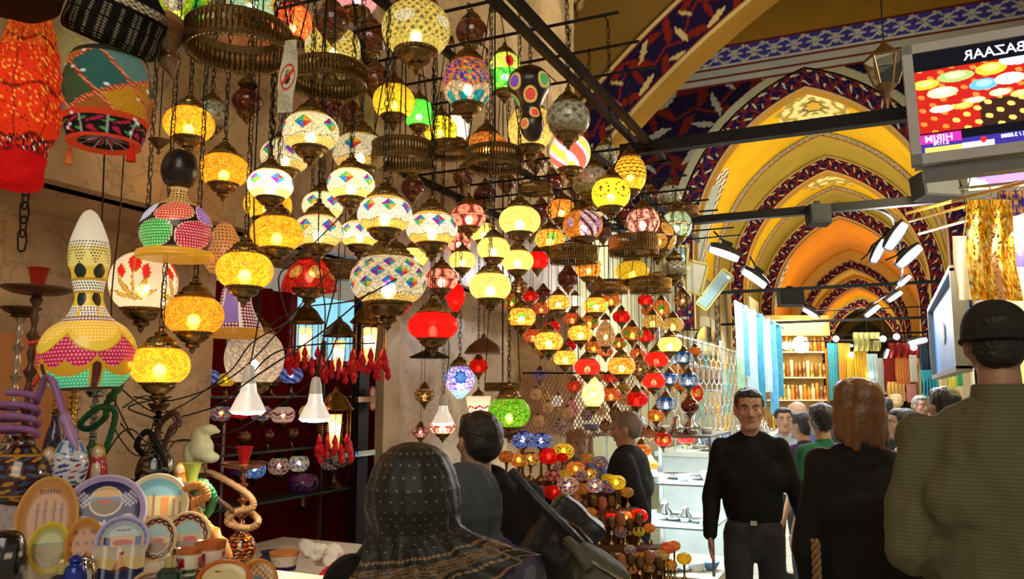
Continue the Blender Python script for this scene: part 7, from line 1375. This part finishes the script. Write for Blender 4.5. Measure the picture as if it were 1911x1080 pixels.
def person(label, px, pyt, D, face=0, vox=.012, skinm=skin, top=None, topm=None, legm=None, shoem=None, hair='short', hairm=hair_b, sw=1.0, bw=1.0, H=None, turn=0, nod=0, arms=((-1, None, None), (1, None, None)), sleeves='long', stride=0, facef=False, lean=0, wr=.01, hem=.50, coat=False, legs=True, shf=.815, hs=1):
    g = W(px, pyt, D); H = H or g.z; s_ = H / 1.75; t = thing('person', label, 'person', (g.x, g.y, 0), (0, 0, YAW + R(face))); lm = Matrix.Rotation(lean, 4, 'X'); V3 = lambda x, y, z: lm @ Vector((x, y, z))
    hk = s_ ** .5 * hs; hc = V3(0, .02 * s_, 0) + V3(0, 0, H - .115 * hk); M = (Matrix.Rotation(R(turn), 3, 'Z') @ Matrix.Rotation(R(nod), 3, 'X')); sh = shf * H; J = {}
    # joints
    for sd, el, wrp in arms:
        S0 = V3(sd * .175 * sw * s_, 0, sh - .02 * s_); E0 = V3(*el) if el else V3(sd * .225 * sw * s_, -.02, .62 * H); W0 = V3(*wrp) if wrp else V3(sd * .235 * sw * s_, .05, .485 * H); J[sd] = (S0, E0, W0)
    hips = {sd: Vector((sd * .09 * s_, 0, .5 * H)) for sd in (-1, 1)}; kn = {sd: Vector((sd * .095 * s_, .02 + sd * stride * .5, .28 * H)) for sd in (-1, 1)}; an = {sd: Vector((sd * .09 * s_, sd * stride - .01, .05 * H + (abs(stride) * .15 if sd < 0 else 0))) for sd in (-1, 1)}
    # body: one continuous surface
    mb = MB(); head_prims(mb, hc, hk, M); capsule(mb, V3(0, -.01, sh + .0), hc + Vector((0, -.01, -.05)) * s_, .058 * s_, .052 * s_)
    capsule(mb, V3(0, 0, .56 * H), V3(0, 0, .73 * H), .13 * s_, .15 * sw * s_, .6, (0, 1, 0)); capsule(mb, V3(-.12 * sw * s_, 0, sh - .055 * s_), V3(.12 * sw * s_, 0, sh - .055 * s_), .05 * s_, .05 * s_)
    for sd in (-1, 1):
        a, e, w_ = J[sd]; capsule(mb, a - Vector((0, 0, .02)), e, .038 * s_, .036 * s_); capsule(mb, e, w_, .037 * s_, .025 * s_)
        if vox <= .014: hand(mb, w_, s_ * 1.02, (w_ - e).normalized() * .7 + Vector((0, 0, -.3)), sd)
        else: capsule(mb, w_, w_ + (w_ - e).normalized() * .09, .03 * s_, .022 * s_, .6)
        capsule(mb, hips[sd], kn[sd], .075 * s_, .05 * s_); capsule(mb, kn[sd], an[sd], .048 * s_, .034 * s_); capsule(mb, an[sd] + Vector((0, -.03, -.02)), an[sd] + Vector((0, .12, -.03)) * s_, .035 * s_, .03 * s_)
    capsule(mb, (-.06 * s_, 0, .51 * H), (.06 * s_, 0, .51 * H), .1 * s_, .1 * s_, .9, (0, 1, 0))
    me = remesh('body', mb, min(vox, .0075 if vox < .013 else .012), 2); me.materials.append(skinm); obj('body', me, None, t)
    # upper garment
    b = 1.12 * bw; mb = MB(); capsule(mb, V3(0, 0, (hem + .05) * H), V3(0, .0, .73 * H), .152 * b * s_, .162 * sw * b * s_, .64, (0, 1, 0)); capsule(mb, V3(-.12 * sw * s_, -.0, sh - .05 * s_), V3(.12 * sw * s_, 0, sh - .05 * s_), .07 * s_, .07 * s_, 1)
    for sd in (-1, 1): capsule(mb, V3(sd * .02, -.012, sh + .03 * s_), V3(sd * .165 * sw * s_, 0, sh - .045 * s_), .058 * s_, .056 * s_)
    capsule(mb, V3(0, -.012, sh - .01), V3(0, -.012, sh + .045 * s_), .085 * s_, .062 * s_); capsule(mb, V3(-.1 * sw * s_, -.01, .7 * H), V3(.1 * sw * s_, -.01, .7 * H), .11 * s_ * b, .11 * s_ * b, .95, (0, 1, 0))
    if coat: capsule(mb, V3(0, 0, (hem - .02) * H), V3(0, 0, .65 * H), .19 * b * s_, .16 * b * s_, .66, (0, 1, 0))
    for sd in (-1, 1):
        a, e, w_ = J[sd]; capsule(mb, a - Vector((0, 0, .004)), e, .06 * s_ * bw, .053 * s_ * bw)
        if sleeves == 'long': capsule(mb, e, w_ - (w_ - e).normalized() * .01, .054 * s_ * bw, .042 * s_)
    if sleeves == 'short':
        mb2 = MB(); mb = MB(); capsule(mb, V3(0, 0, (hem + .05) * H), V3(0, .0, .73 * H), .15 * b * s_, .16 * sw * b * s_, .64, (0, 1, 0)); capsule(mb, V3(-.125 * sw * s_, 0, sh - .035 * s_), V3(.125 * sw * s_, 0, sh - .035 * s_), .078 * s_, .078 * s_); capsule(mb, V3(0, -.012, sh - .01), V3(0, -.012, sh + .035 * s_), .085 * s_, .065 * s_)
        for sd in (-1, 1): a, e, w_ = J[sd]; capsule(mb, a, a.lerp(e, .6), .062 * s_, .062 * s_)
    me = remesh(top or 'top', mb, vox, 3, wr=(wr, 7, .55)); me.materials.append(topm); tp_o = obj(top or 'top', me, None, t)
    if legs:
        mb = MB(); capsule(mb, (-.055 * s_, 0, .52 * H), (.055 * s_, 0, .52 * H), .115 * s_, .115 * s_, .92, (0, 1, 0)); capsule(mb, (0, 0, .5 * H), (0, 0, .57 * H), .14 * s_, .135 * s_, .72, (0, 1, 0))
        for sd in (-1, 1): capsule(mb, hips[sd], kn[sd], .092 * s_, .066 * s_); capsule(mb, kn[sd], an[sd] - Vector((0, 0, .01)), .066 * s_, .056 * s_)
        me = remesh('trousers', mb, vox * 1.1, 2, wr=(.008, 8, .5)); me.materials.append(legm); obj('trousers', me, None, t)
        for sd in (-1, 1):
            mb = MB(); capsule(mb, an[sd] + Vector((0, -.04, -.03)), an[sd] + Vector((0, .14, -.045)) * 1.0, .042 * s_, .038 * s_); me = remesh('shoe', mb, .012, 1); me.materials.append(shoem or black); obj('shoe', me, None, t)
    # hair
    if hair:
        mb = MB(); S = lambda p, r: mb.sphere(hc + M @ (Vector(p) * hk), tuple(q * hk for q in r), 22, 14, M=M.to_4x4())
        if hair != 'cap': S((0, -.024, .036), (.083, .096, .084))
        S((0, -.05, .0), (.076, .066, .07)) if hair != 'cap' else (S((0, -.046, -.01), (.074, .058, .06)), S((0, -.055, -.04), (.06, .042, .04)))
        if hair == 'short': S((0, .02, .078), (.064, .062, .036)); S((0, -.055, -.03), (.06, .045, .045))
        if hair == 'bob':
            for sx in (-1, 1): capsule(mb, hc + M @ Vector((sx * .055, -.02, .06)) * hk, hc + M @ Vector((sx * .078, -.015, -.1)) * hk, .05 * hk, .04 * hk)
            capsule(mb, hc + M @ Vector((0, -.06, .03)) * hk, hc + M @ Vector((0, -.065, -.11)) * hk, .075 * hk, .06 * hk, .7, (0, 1, 0)); S((0, .01, .07), (.078, .08, .05))
            for k in range(9): a = math.pi * (1.0 + k / 8); x, y = math.cos(a) * .09, math.sin(a) * .075 - .02; capsule(mb, hc + M @ Vector((x * .9, y, -.02)) * hk, hc + M @ Vector((x * 1.05, y, -.125 - .018 * (k % 3))) * hk, .028 * hk, .016 * hk)
        me = remesh('hair', mb, min(vox, .008), 2, wr=(.006, 40 if hair == 'short' else 22, .35)); me.materials.append(hairm); obj('hair', me, None, t)
    if facef:
        for sx in (-1, 1):
            o = hc + M @ (Vector((sx * .03, .074, .004)) * hk); obj('eye', MB().sphere(o, (.0125 * hk, .008 * hk, .0055 * hk), 14, 8, M=M.to_4x4()), eyew, t); obj('iris', MB().sphere(o + M @ Vector((0, .005, 0)), (.0055 * hk, .004, .0052 * hk), 10, 6, M=M.to_4x4()), eyeb, t)
            obj('eyebrow', MB().tube([hc + M @ (Vector(q) * hk) for q in ((sx * .012, .094, .024), (sx * .03, .09, .03), (sx * .05, .074, .026))], [.004 * hk, .0046 * hk, .002 * hk], 6), hairm, t)
        obj('lips', MB().tube([hc + M @ (Vector(q) * hk) for q in ((-.024, .078, -.057), (0, .0895, -.056), (.024, .078, -.057))], [.003 * hk, .0075 * hk, .003 * hk], 8), lipm, t)
    return t, hc, M, hk, J, tp_o
# ---- man walking towards the viewer
jer = mat('black_jersey', (.006, .006, .007), .75, bump=.3, scale=60); jeans = mat('dark_grey_jeans', (.03, .032, .036), .8, 0, .35, 40)
t, hc, M, hk, J, _ = person('man with short dark hair walking towards the viewer in black jumper and dark grey jeans', 1397, 724, 4.7, 164, .011, skin, 'jumper', jer, jeans, black, hs=1.06, sw=.95, arms=((-1, (-.25, -.03, 1.06), (-.30, .05, .86)), (1, (.235, -.02, 1.06), (.24, .07, .86))), stride=.16, facef=True, nod=-4, hem=.545, turn=4)
obj('belt_buckle', MB().box((0, .118, .945), (.035, .012, .025)), chrome, t)
# ---- man in a cap, back to the viewer
def shirt_m():
    m, nt, b, out = nodes('olive_striped_shirt'); L = nt.links; tc = N(nt, 'ShaderNodeTexCoord'); wv = N(nt, 'ShaderNodeTexWave', wave_type='BANDS', bands_direction='Z'); wv.inputs['Scale'].default_value = 28; wv.inputs['Distortion'].default_value = .4; L.new(tc.outputs['Object'], wv.inputs['Vector'])
    cr = N(nt, 'ShaderNodeValToRGB'); e = cr.color_ramp.elements; e[0].color = (.10, .092, .042, 1); e[1].color = (.135, .12, .06, 1); L.new(wv.outputs['Fac'], cr.inputs[0]); L.new(cr.outputs[0], b.inputs['Base Color']); b.inputs['Roughness'].default_value = .85; MATS[m.name] = m; return m
t, hc, M, hk, J, tp_ = person('tall man seen from behind in a dark baseball cap and olive shirt', 1855, 566, 2.45, -20, .009, skin, 'shirt', shirt_m(), mat('khaki', (.12, .1, .06), .8), black, hair='cap', shf=.8, sw=1.12, bw=1.16, arms=((-1, (-.275, -.04, 1.2), (-.14, .22, 1.1)), (1, (.31, -.04, 1.24), (.16, .2, 1.1))), nod=-5, wr=.026, hem=.5, turn=-4)
capm = mat('charcoal_cap', (.028, .026, .024), .85, bump=.4, scale=80); mb = MB(); MM = Matrix.Translation(hc) @ M.to_4x4() @ Matrix.Scale(hk, 4)
prof = [(1.0, -.0), (1.02, .1), (.97, .42), (.82, .7), (.55, .9), (.25, .99), (.001, 1.0)]
mb.lathe([(r * .102, z * .112 + .002) for r, z in interp(prof, 24)], 48, M=Matrix.Identity(4), sx=.87, sy=1.07, cap=False); mb.v = [tuple(MM @ (Vector(v) + Vector((0, -.012, .01)))) for v in mb.v]; cp = obj('baseball_cap', mb, capm, t)
mb = MB(); mb.tube([MM @ Vector((math.cos(a) * .0895, math.sin(a) * .109 - .012, .006)) for a in np.linspace(0, 2 * math.pi, 41)[:-1]], .008 * hk, 8, True); obj('cap_band', mb, capm, cp)
mb = MB(); mb.sphere(MM @ Vector((0, -.108, .047)), (.042 * hk, .014 * hk, .021 * hk), 20, 10); obj('cap_opening', mb, hair_b, cp); obj('cap_button', MB().sphere(MM @ Vector((0, -.012, .122)), .008, 10, 6), capm, cp)
mb = MB(); U, V = np.meshgrid(np.linspace(-1, 1, 20), np.linspace(0, 1, 10), indexing='ij')
for dz in (0, .004): mb.grid(np.array([[tuple(MM @ Vector((u * .07, .085 + v * .07 * math.sqrt(max(0, 1 - u * u * .8)), .024 - .015 * u * u - .01 * v + dz))) for v in V[0]] for u in U[:, 0]]))
obj('cap_peak', mb, capm, cp)
cl_ = MB(); cl_.lathe([(.088, -.02), (.086, .0), (.08, .04), (.074, .045), (.072, .02)], 36, (0, -.012, hc.z - .168), cap=False); obj('collar', cl_, MATS['olive_striped_shirt'], t)
# ---- woman with a bob, dark jacket and plaited bag strap
hair_a = mat('auburn_hair', (.16, .065, .018), .4, 0, .6, 5, bump=.35, bscale=60)
t, hc, M, hk, J, tp_ = person('woman with chin-length auburn blonde hair and a loose black jacket, seen from behind', 1597, 706, 3.25, -8, .010, skin_l, 'jacket', mat('black_jacket', (.012, .010, .009), .7, bump=.3, scale=30), jeans, black, hair='bob', hairm=hair_a, sw=.9, bw=1.1, turn=24, coat=True, wr=.014, hem=.5, arms=((-1, (-.225, -.03, 1.05), (-.2, .1, .85)), (1, (.235, -.03, 1.05), (.2, .1, .85))))
mb = MB()
for k in range(3): mb.tube([Vector((-.21 + .012 * math.cos(q * .9 + k * 2.1), -.11 + .012 * math.sin(q * .9 + k * 2.1) + .0, .78 + q * .012)) for q in range(28)], .008, 6)
o = obj('plaited_strap', mb, mat('plaited_leather', (.3, .17, .07), .6)); o.matrix_world = Matrix.Translation(t.location) @ Matrix.Rotation(t.rotation_euler.z, 4, 'Z'); tag(o, 'tan plaited bag strap hanging at the auburn-haired woman\'s side', 'bag')
# ---- man in a black jacket looking at the lamps
t, hc, M, hk, J, tp_ = person('man with short black hair in a black hooded jacket, looking at the lanterns', 893, 768, 2.95, 8, .010, skin, 'hooded_jacket', mat('black_fleece', (.010, .009, .009), .9, bump=.4, scale=50), jeans, black, sw=1.08, bw=1.25, turn=22, wr=.012, coat=True)
mb = MB(); mb.torus(hc + Vector((0, -.03, -.13)), .085, .032, 36, 10, Matrix.Rotation(R(14), 4, 'X'), sy=.9); obj('hood', mb, MATS['black_fleece'], t)
# ---- headscarf women
def scarf_mesh(H, hc, s_, paint, corner=1.0, hemz=.37, nu=320, nv=240, head=(.105, .128, .125), sway=.17):
    """cloth over the head, gathered at the nape and falling to a point on one shoulder"""
    T = np.linspace(0, 1, nv); A = np.linspace(0, 2 * math.pi, nu, endpoint=False); TT, AA = np.meshgrid(T, A, indexing='ij')
    kz = np.interp(TT, [0, .015, .05, .1, .16, .23, .32, .42, .5, .62, .8, 1], [head[2], head[2] * .99, head[2] * .9, head[2] * .72, head[2] * .45, head[2] * .12, -.03, -.062, -.09, -.125, -.18, -.245]) * s_
    rx = np.interp(TT, [0, .015, .05, .1, .16, .23, .32, .42, .5, .62, .8, 1], [.001, .024, .055, .084, .104, .116, .119, .113, .108, .118, .155, .2]) * s_; ry = np.interp(TT, [0, .015, .05, .1, .16, .23, .32, .42, .5, .62, .8, 1], [.001, .03, .068, .1, .122, .134, .134, .12, .11, .112, .13, .15]) * s_
    fold = .0035 * np.sin(AA * 9 + TT * 7) + .003 * np.sin(AA * 17 - TT * 11) ; g = np.clip((TT - .38) / .62, 0, 1)
    rx = rx * (1 + .03 * g * np.sin(AA * 5)) + fold * (.4 + 3 * g) * (TT > .02); ry = ry + fold * (.4 + 3 * g) * (TT > .02)
    dirx = np.cos(AA); pull = np.clip(dirx, 0, 1) ** 2.5 * g ** 1.2 * corner; X = hc.x + rx * dirx + pull * sway * s_; Y = hc.y - .015 + ry * np.sin(AA) - pull * .03; Z = hc.z + kz + .0 - .02 * s_ * g * np.sin(AA * 2 + 1) + pull * .115 * s_
    face = np.clip(np.sin(AA) , 0, 1) ** 8 * ((TT > .12) & (TT < .48)); Y = Y - face * .05 * s_
    c = paint(AA, TT, np.stack([X, Y, Z], -1)); mb = MB().grid(np.stack([X, Y, Z], -1), c, wrap=True); return mb.mesh('headscarf', True)
def p_scarf(A, T, Q):
    c = np.empty(A.shape + (3,)); c[:] = (.013, .013, .010); r = np.interp(T, [0, .1, .3, .6, 1], [.02, .08, .115, .12, .21]); u = A * 6.5; x = np.mod(A / (2 * math.pi) * 26 + .5 * np.mod(np.floor(T * 20), 2), 1) - .5; y = np.mod(T * 20, 1) - .5
    m = (np.hypot(x * r / .115 * 1.0, y * .9) < .085) & (T < .66) & (T > .05); c[m] = srgb(125, 120, 105); gold_ = np.array(srgb(120, 92, 58))
    for t0, n, w_ in ((.70, 90, .02), (.9, 90, .02)):
        x = np.mod(A / (2 * math.pi) * n, 1) - .5; m = np.abs(x) * .9 + np.abs(T - t0) / w_ * .5 < .42; c[m] = gold_ * 1.5
    m = (T > .745) & (T < .86); tex = np.sin(A * 330 + np.sin(T * 300) * 2) * np.sin(T * 520 + np.sin(A * 90)); c[m & (tex > -.05)] = gold_ * 1.1; c[(T > .985)] = gold_ * 1.1; return c
def veil_woman(label, px, pyt, D, face, paint, coatm, scarfm, turn=0, corner=1, sw=1.0, bw=1.2, sway=.17, vox=.009):
    t, hc, M, hk, J, tp_ = person(label, px, pyt + 22, D, face, vox, skin_l, 'coat', coatm, mat('dark_skirt', (.01, .01, .01), .8), black, hair=None, sw=sw, bw=bw, coat=True, wr=.01, arms=((-1, None, None), (1, None, None)))
    me = scarf_mesh(None, hc, hk, paint, corner, sway=sway); me.materials.append(scarfm); obj('headscarf', me, None, t); return t, hc
t, hc = veil_woman('woman in a black headscarf with pale dots and gold patterned border, seen from behind', 772, 810, 1.9, 2, p_scarf, mat('black_coat', (.008, .008, .008), .8), amat('scarf_silk', .6, bump=(.25, 60)), sway=.1, sw=.95)
def p_grey(A, T, Q): c = np.empty(A.shape + (3,)); c[:] = srgb(74, 80, 84); return c
def camo():
    m, nt, b, out = nodes('violet_grey_patterned_cloth'); L = nt.links; tc = N(nt, 'ShaderNodeTexCoord'); no = N(nt, 'ShaderNodeTexNoise'); no.inputs['Scale'].default_value = 9; no.inputs['Detail'].default_value = 1; L.new(tc.outputs['Object'], no.inputs['Vector'])
    cr = N(nt, 'ShaderNodeValToRGB'); cr.color_ramp.interpolation = 'CONSTANT'; e = cr.color_ramp.elements; e[0].color = (.02, .017, .04, 1); e[1].position = .46; e[1].color = (.06, .055, .09, 1); x = e.new(.56); x.color = (.12, .12, .14, 1); x = e.new(.66); x.color = (.16, .05, .08, 1); L.new(no.outputs['Fac'], cr.inputs[0]); L.new(cr.outputs[0], b.inputs['Base Color']); b.inputs['Roughness'].default_value = .85; return m
t, hc = veil_woman('woman in a slate grey headscarf and violet patterned jacket, partly hidden behind the dotted headscarf', 868, 846, 2.32, -8, p_grey, camo(), amat('plain_scarf', .85, bump=(.3, 60)), corner=.3, sw=1.1, bw=1.35, sway=.06)
# shoulder bags carried by these two
def bag(label, px, py, D, w, h, d, m, rz=0, tilt=0, strap=None, name='shoulder_bag'):
    k = D / F; mb = MB(); 
    mb.box((0, 0, 0), (w * k * .92, d, h * k * .9)); mb.box((0, -d * .5, -h * k * .1), (w * k * .6, d * .4, h * k * .45)); me = remesh(name, mb, .009, 22, .9, wr=(.012, 9, 1)); me.materials.append(m); t = thing(name, label, 'bag', W(px, py, D), (0, R(tilt), YAW + R(rz))); obj('pouch', me, None, t)
    obj('zip', MB().tube([(-w * k * .32, -d * .56, h * k * .2), (0, -d * .62, h * k * .24), (w * k * .32, -d * .56, h * k * .2)], .005, 6), chrome, t)
    if strap: IM = t.rotation_euler.to_matrix().inverted(); q = spline([IM @ (W(*p) - t.location) for p in strap], 30); mb = MB(); mb.tube(q, .016, 8); obj('strap', mb, m, t)
    return t
nyl = mat('black_nylon', (.012, .012, .012), .5, bump=.3, scale=40)
bag('large black nylon bag slung over the black-jacketed man\'s back', 1052, 1005, 2.45, 120, 150, .13, nyl, 0, 38, [(955, 880, 2.4), (1000, 930, 2.33), (1060, 990, 2.3), (1108, 1040, 2.35)])
bag('olive grey backpack with a zipped pocket at the bottom of the picture', 1118, 1068, 2.2, 120, 80, .14, mat('olive_nylon', (.10, .1, .07), .7, bump=.3, scale=40), 0, 30, [(1060, 1010, 2.2), (1080, 1030, 2.12), (1100, 1060, 2.1)], 'backpack')
# ---- others in the street
navy = mat('navy_top', (.02, .025, .05), .8); bluejean = mat('blue_jeans', (.05, .09, .26), .8, 0, .3, 30); grey_h = mat('grey_hair', (.18, .16, .13), .6, 0, .4, 40)
person('man in a black shirt and pale trousers bending towards the table lamps, in profile', 1172, 768, 5.1, 72, .013, skin, 'black_shirt', mat('charcoal_shirt', (.012, .013, .017), .8), mat('pale_trousers', (.4, .45, .5), .8), black, hair='short', hairm=grey_h, sw=1.05, bw=1.32, nod=-12, facef=True, sleeves='long', arms=((-1, (-.22, -.1, .98), (-.2, -.05, .78)), (1, (.2, .0, .98), (.18, .15, .85))))
person('pale woman with fair hair and a light blue scarf peering between the lamps', 1082, 800, 5.6, 172, .014, skin_l, 'blue_top', mat('light_blue_top', (.12, .2, .5), .8), jeans, black, hair='bob', hairm=mat('fair_hair', (.45, .3, .14), .5), facef=True, turn=8)
person('man in a green polo shirt and blue jeans walking away', 1533, 752, 5.3, 22, .013, skin, 'polo_shirt', mat('green_polo', (.02, .12, .06), .8), bluejean, black, sw=1.05, bw=1.1, sleeves='short', turn=-15, stride=.15)
person('person in a dark purple T-shirt between the green polo and the walking man', 1497, 768, 6.2, 35, .015, skin, 'purple_shirt', mat('purple_shirt', (.05, .02, .07), .8), jeans, black, sleeves='short', bw=1.05)
person('balding man in a blue shirt behind the purple T-shirt', 1488, 748, 7.4, 30, .016, skin_l, 'blue_shirt', mat('blue_shirt', (.12, .18, .45), .8), jeans, black, hair=None)
person('dark-haired boy in a pale blue shirt facing the viewer beside the balding man', 1461, 760, 7.0, 170, .014, skin, 'pale_shirt', mat('pale_blue_shirt', (.35, .45, .55), .8), jeans, black, facef=True, sw=.9)
person('woman with dark short hair in profile in a pink and white top', 1686, 762, 5.6, 75, .013, skin, 'pink_top', mat('pink_white_top', (.5, .3, .3), .8, 0, .6, 8), jeans, black, facef=True, sw=.9)
person('man with thick dark hair in navy, just beside the olive shirt', 1762, 722, 4.6, 10, .014, skin, 'navy_jacket', navy, jeans, black)
for px, py, D, f_, hm, tm, l_ in ((1716, 738, 8.6, 185, grey_h, 'grey_top', 'grey-haired person facing the viewer beside the navy-clad man'), (1651, 741, 9.5, 10, hair_b, 'dark_top', 'distant dark-haired person under the red awning'), (1672, 735, 11, 5, MATS['fair_hair'], 'tan_top', 'distant fair-haired person near the stalls'), (1560, 745, 11, 20, hair_b, 'dark_top', 'distant person seen between the polo shirt and the auburn hair'), (1738, 742, 10.5, 190, hair_b, 'white_top', 'distant person in white facing the viewer'), (1625, 742, 13, 0, hair_b, 'grey_top', 'furthest person visible just above the auburn-haired woman')):
    person(l_, px, py, D, f_, .02, skin, 'jacket', mat(tm, {'grey_top': (.2, .18, .16), 'dark_top': (.03, .03, .035), 'tan_top': (.35, .25, .12), 'white_top': (.6, .58, .5)}[tm], .8), jeans, black, hairm=hm, facef=f_ > 90)
# ------------------------------------------------------------------ one label for every lantern
def ordi(n): return ['first', 'second', 'third', 'fourth', 'fifth', 'sixth', 'seventh', 'eighth', 'ninth', 'tenth', 'eleventh', 'twelfth', 'thirteenth', 'fourteenth', 'fifteenth', 'sixteenth', 'seventeenth', 'eighteenth', 'nineteenth', 'twentieth'][n] if n < 20 else '%dth' % (n + 1) if (n + 1) % 10 not in (1, 2, 3) else '%d%s' % (n + 1, {1: 'st', 2: 'nd', 3: 'rd'}[(n + 1) % 10])
DARK = ('br', 'mar', 'dk', 'si')
def label_lanterns():
    fam = {}
    for e in LANT:
        t, px, py, w_, st_, lab, ex = e
        if lab: t['label'] = lab; continue
        fam.setdefault((st_, ex), []).append(e)
    for (st_, ex), L in fam.items():
        L.sort(key=lambda e: e[1])
        if st_ in DARK and not ex:
            for e in L: e[0]['label'] = {'si': 'unlit silvery filigree lantern', 'mar': 'unlit dark red glass lantern', 'br': 'unlit brown-red mosaic lantern', 'dk': 'brown and gold chip lantern'}[st_] + ' in the shadowed gaps of the hanging cluster'; e[0]['group'] = STY[st_][2] + 's in the shadowed gaps'
            continue
        for i, e in enumerate(L):
            t, px, py, w_, *_ = e; best = None
            for q in LANT:
                if q[4] == st_ or q[4] in DARK or q is e or q[6] != ex: continue
                d = math.hypot(q[1] - px, (q[2] - py) * .8) / (1 + q[3] / 60)
                if best is None or d < best[0]: best = (d, q)
            base = STY[st_][1] if len(L) == 1 else STY[st_][2]; where = ''
            if best:
                q = best[1]; dx, dy = px - q[1], py - q[2]; where = ('just below' if dy > 0 else 'just above') if abs(dy) > abs(dx) else 'beside'; where += ' a ' + STY[q[4]][2]; where = where.replace(' a a', ' an a').replace(' a o', ' an o').replace(' a e', ' an e')
            if len(L) == 1: s_ = base + (' ' + ex if ex else ' hanging') + (', ' + where if len(base.split()) < 9 and where else '')
            else: s_ = '%s %s, %s of %d from left, %s' % (base, ex or 'in the hanging cluster', ordi(i), len(L), where)
            if len(s_.replace('-', '-').split()) > 16: s_ = '%s %s, %s of %d from left' % (base, ex or 'in the hanging cluster', ordi(i), len(L))
            t['label'] = ' '.join(s_.split()[:16])
            t['group'] = STY[st_][2] + 's ' + (ex or 'in the hanging cluster') if len(L) > 1 else ''
            if not t['group']: del t['group']
label_lanterns()
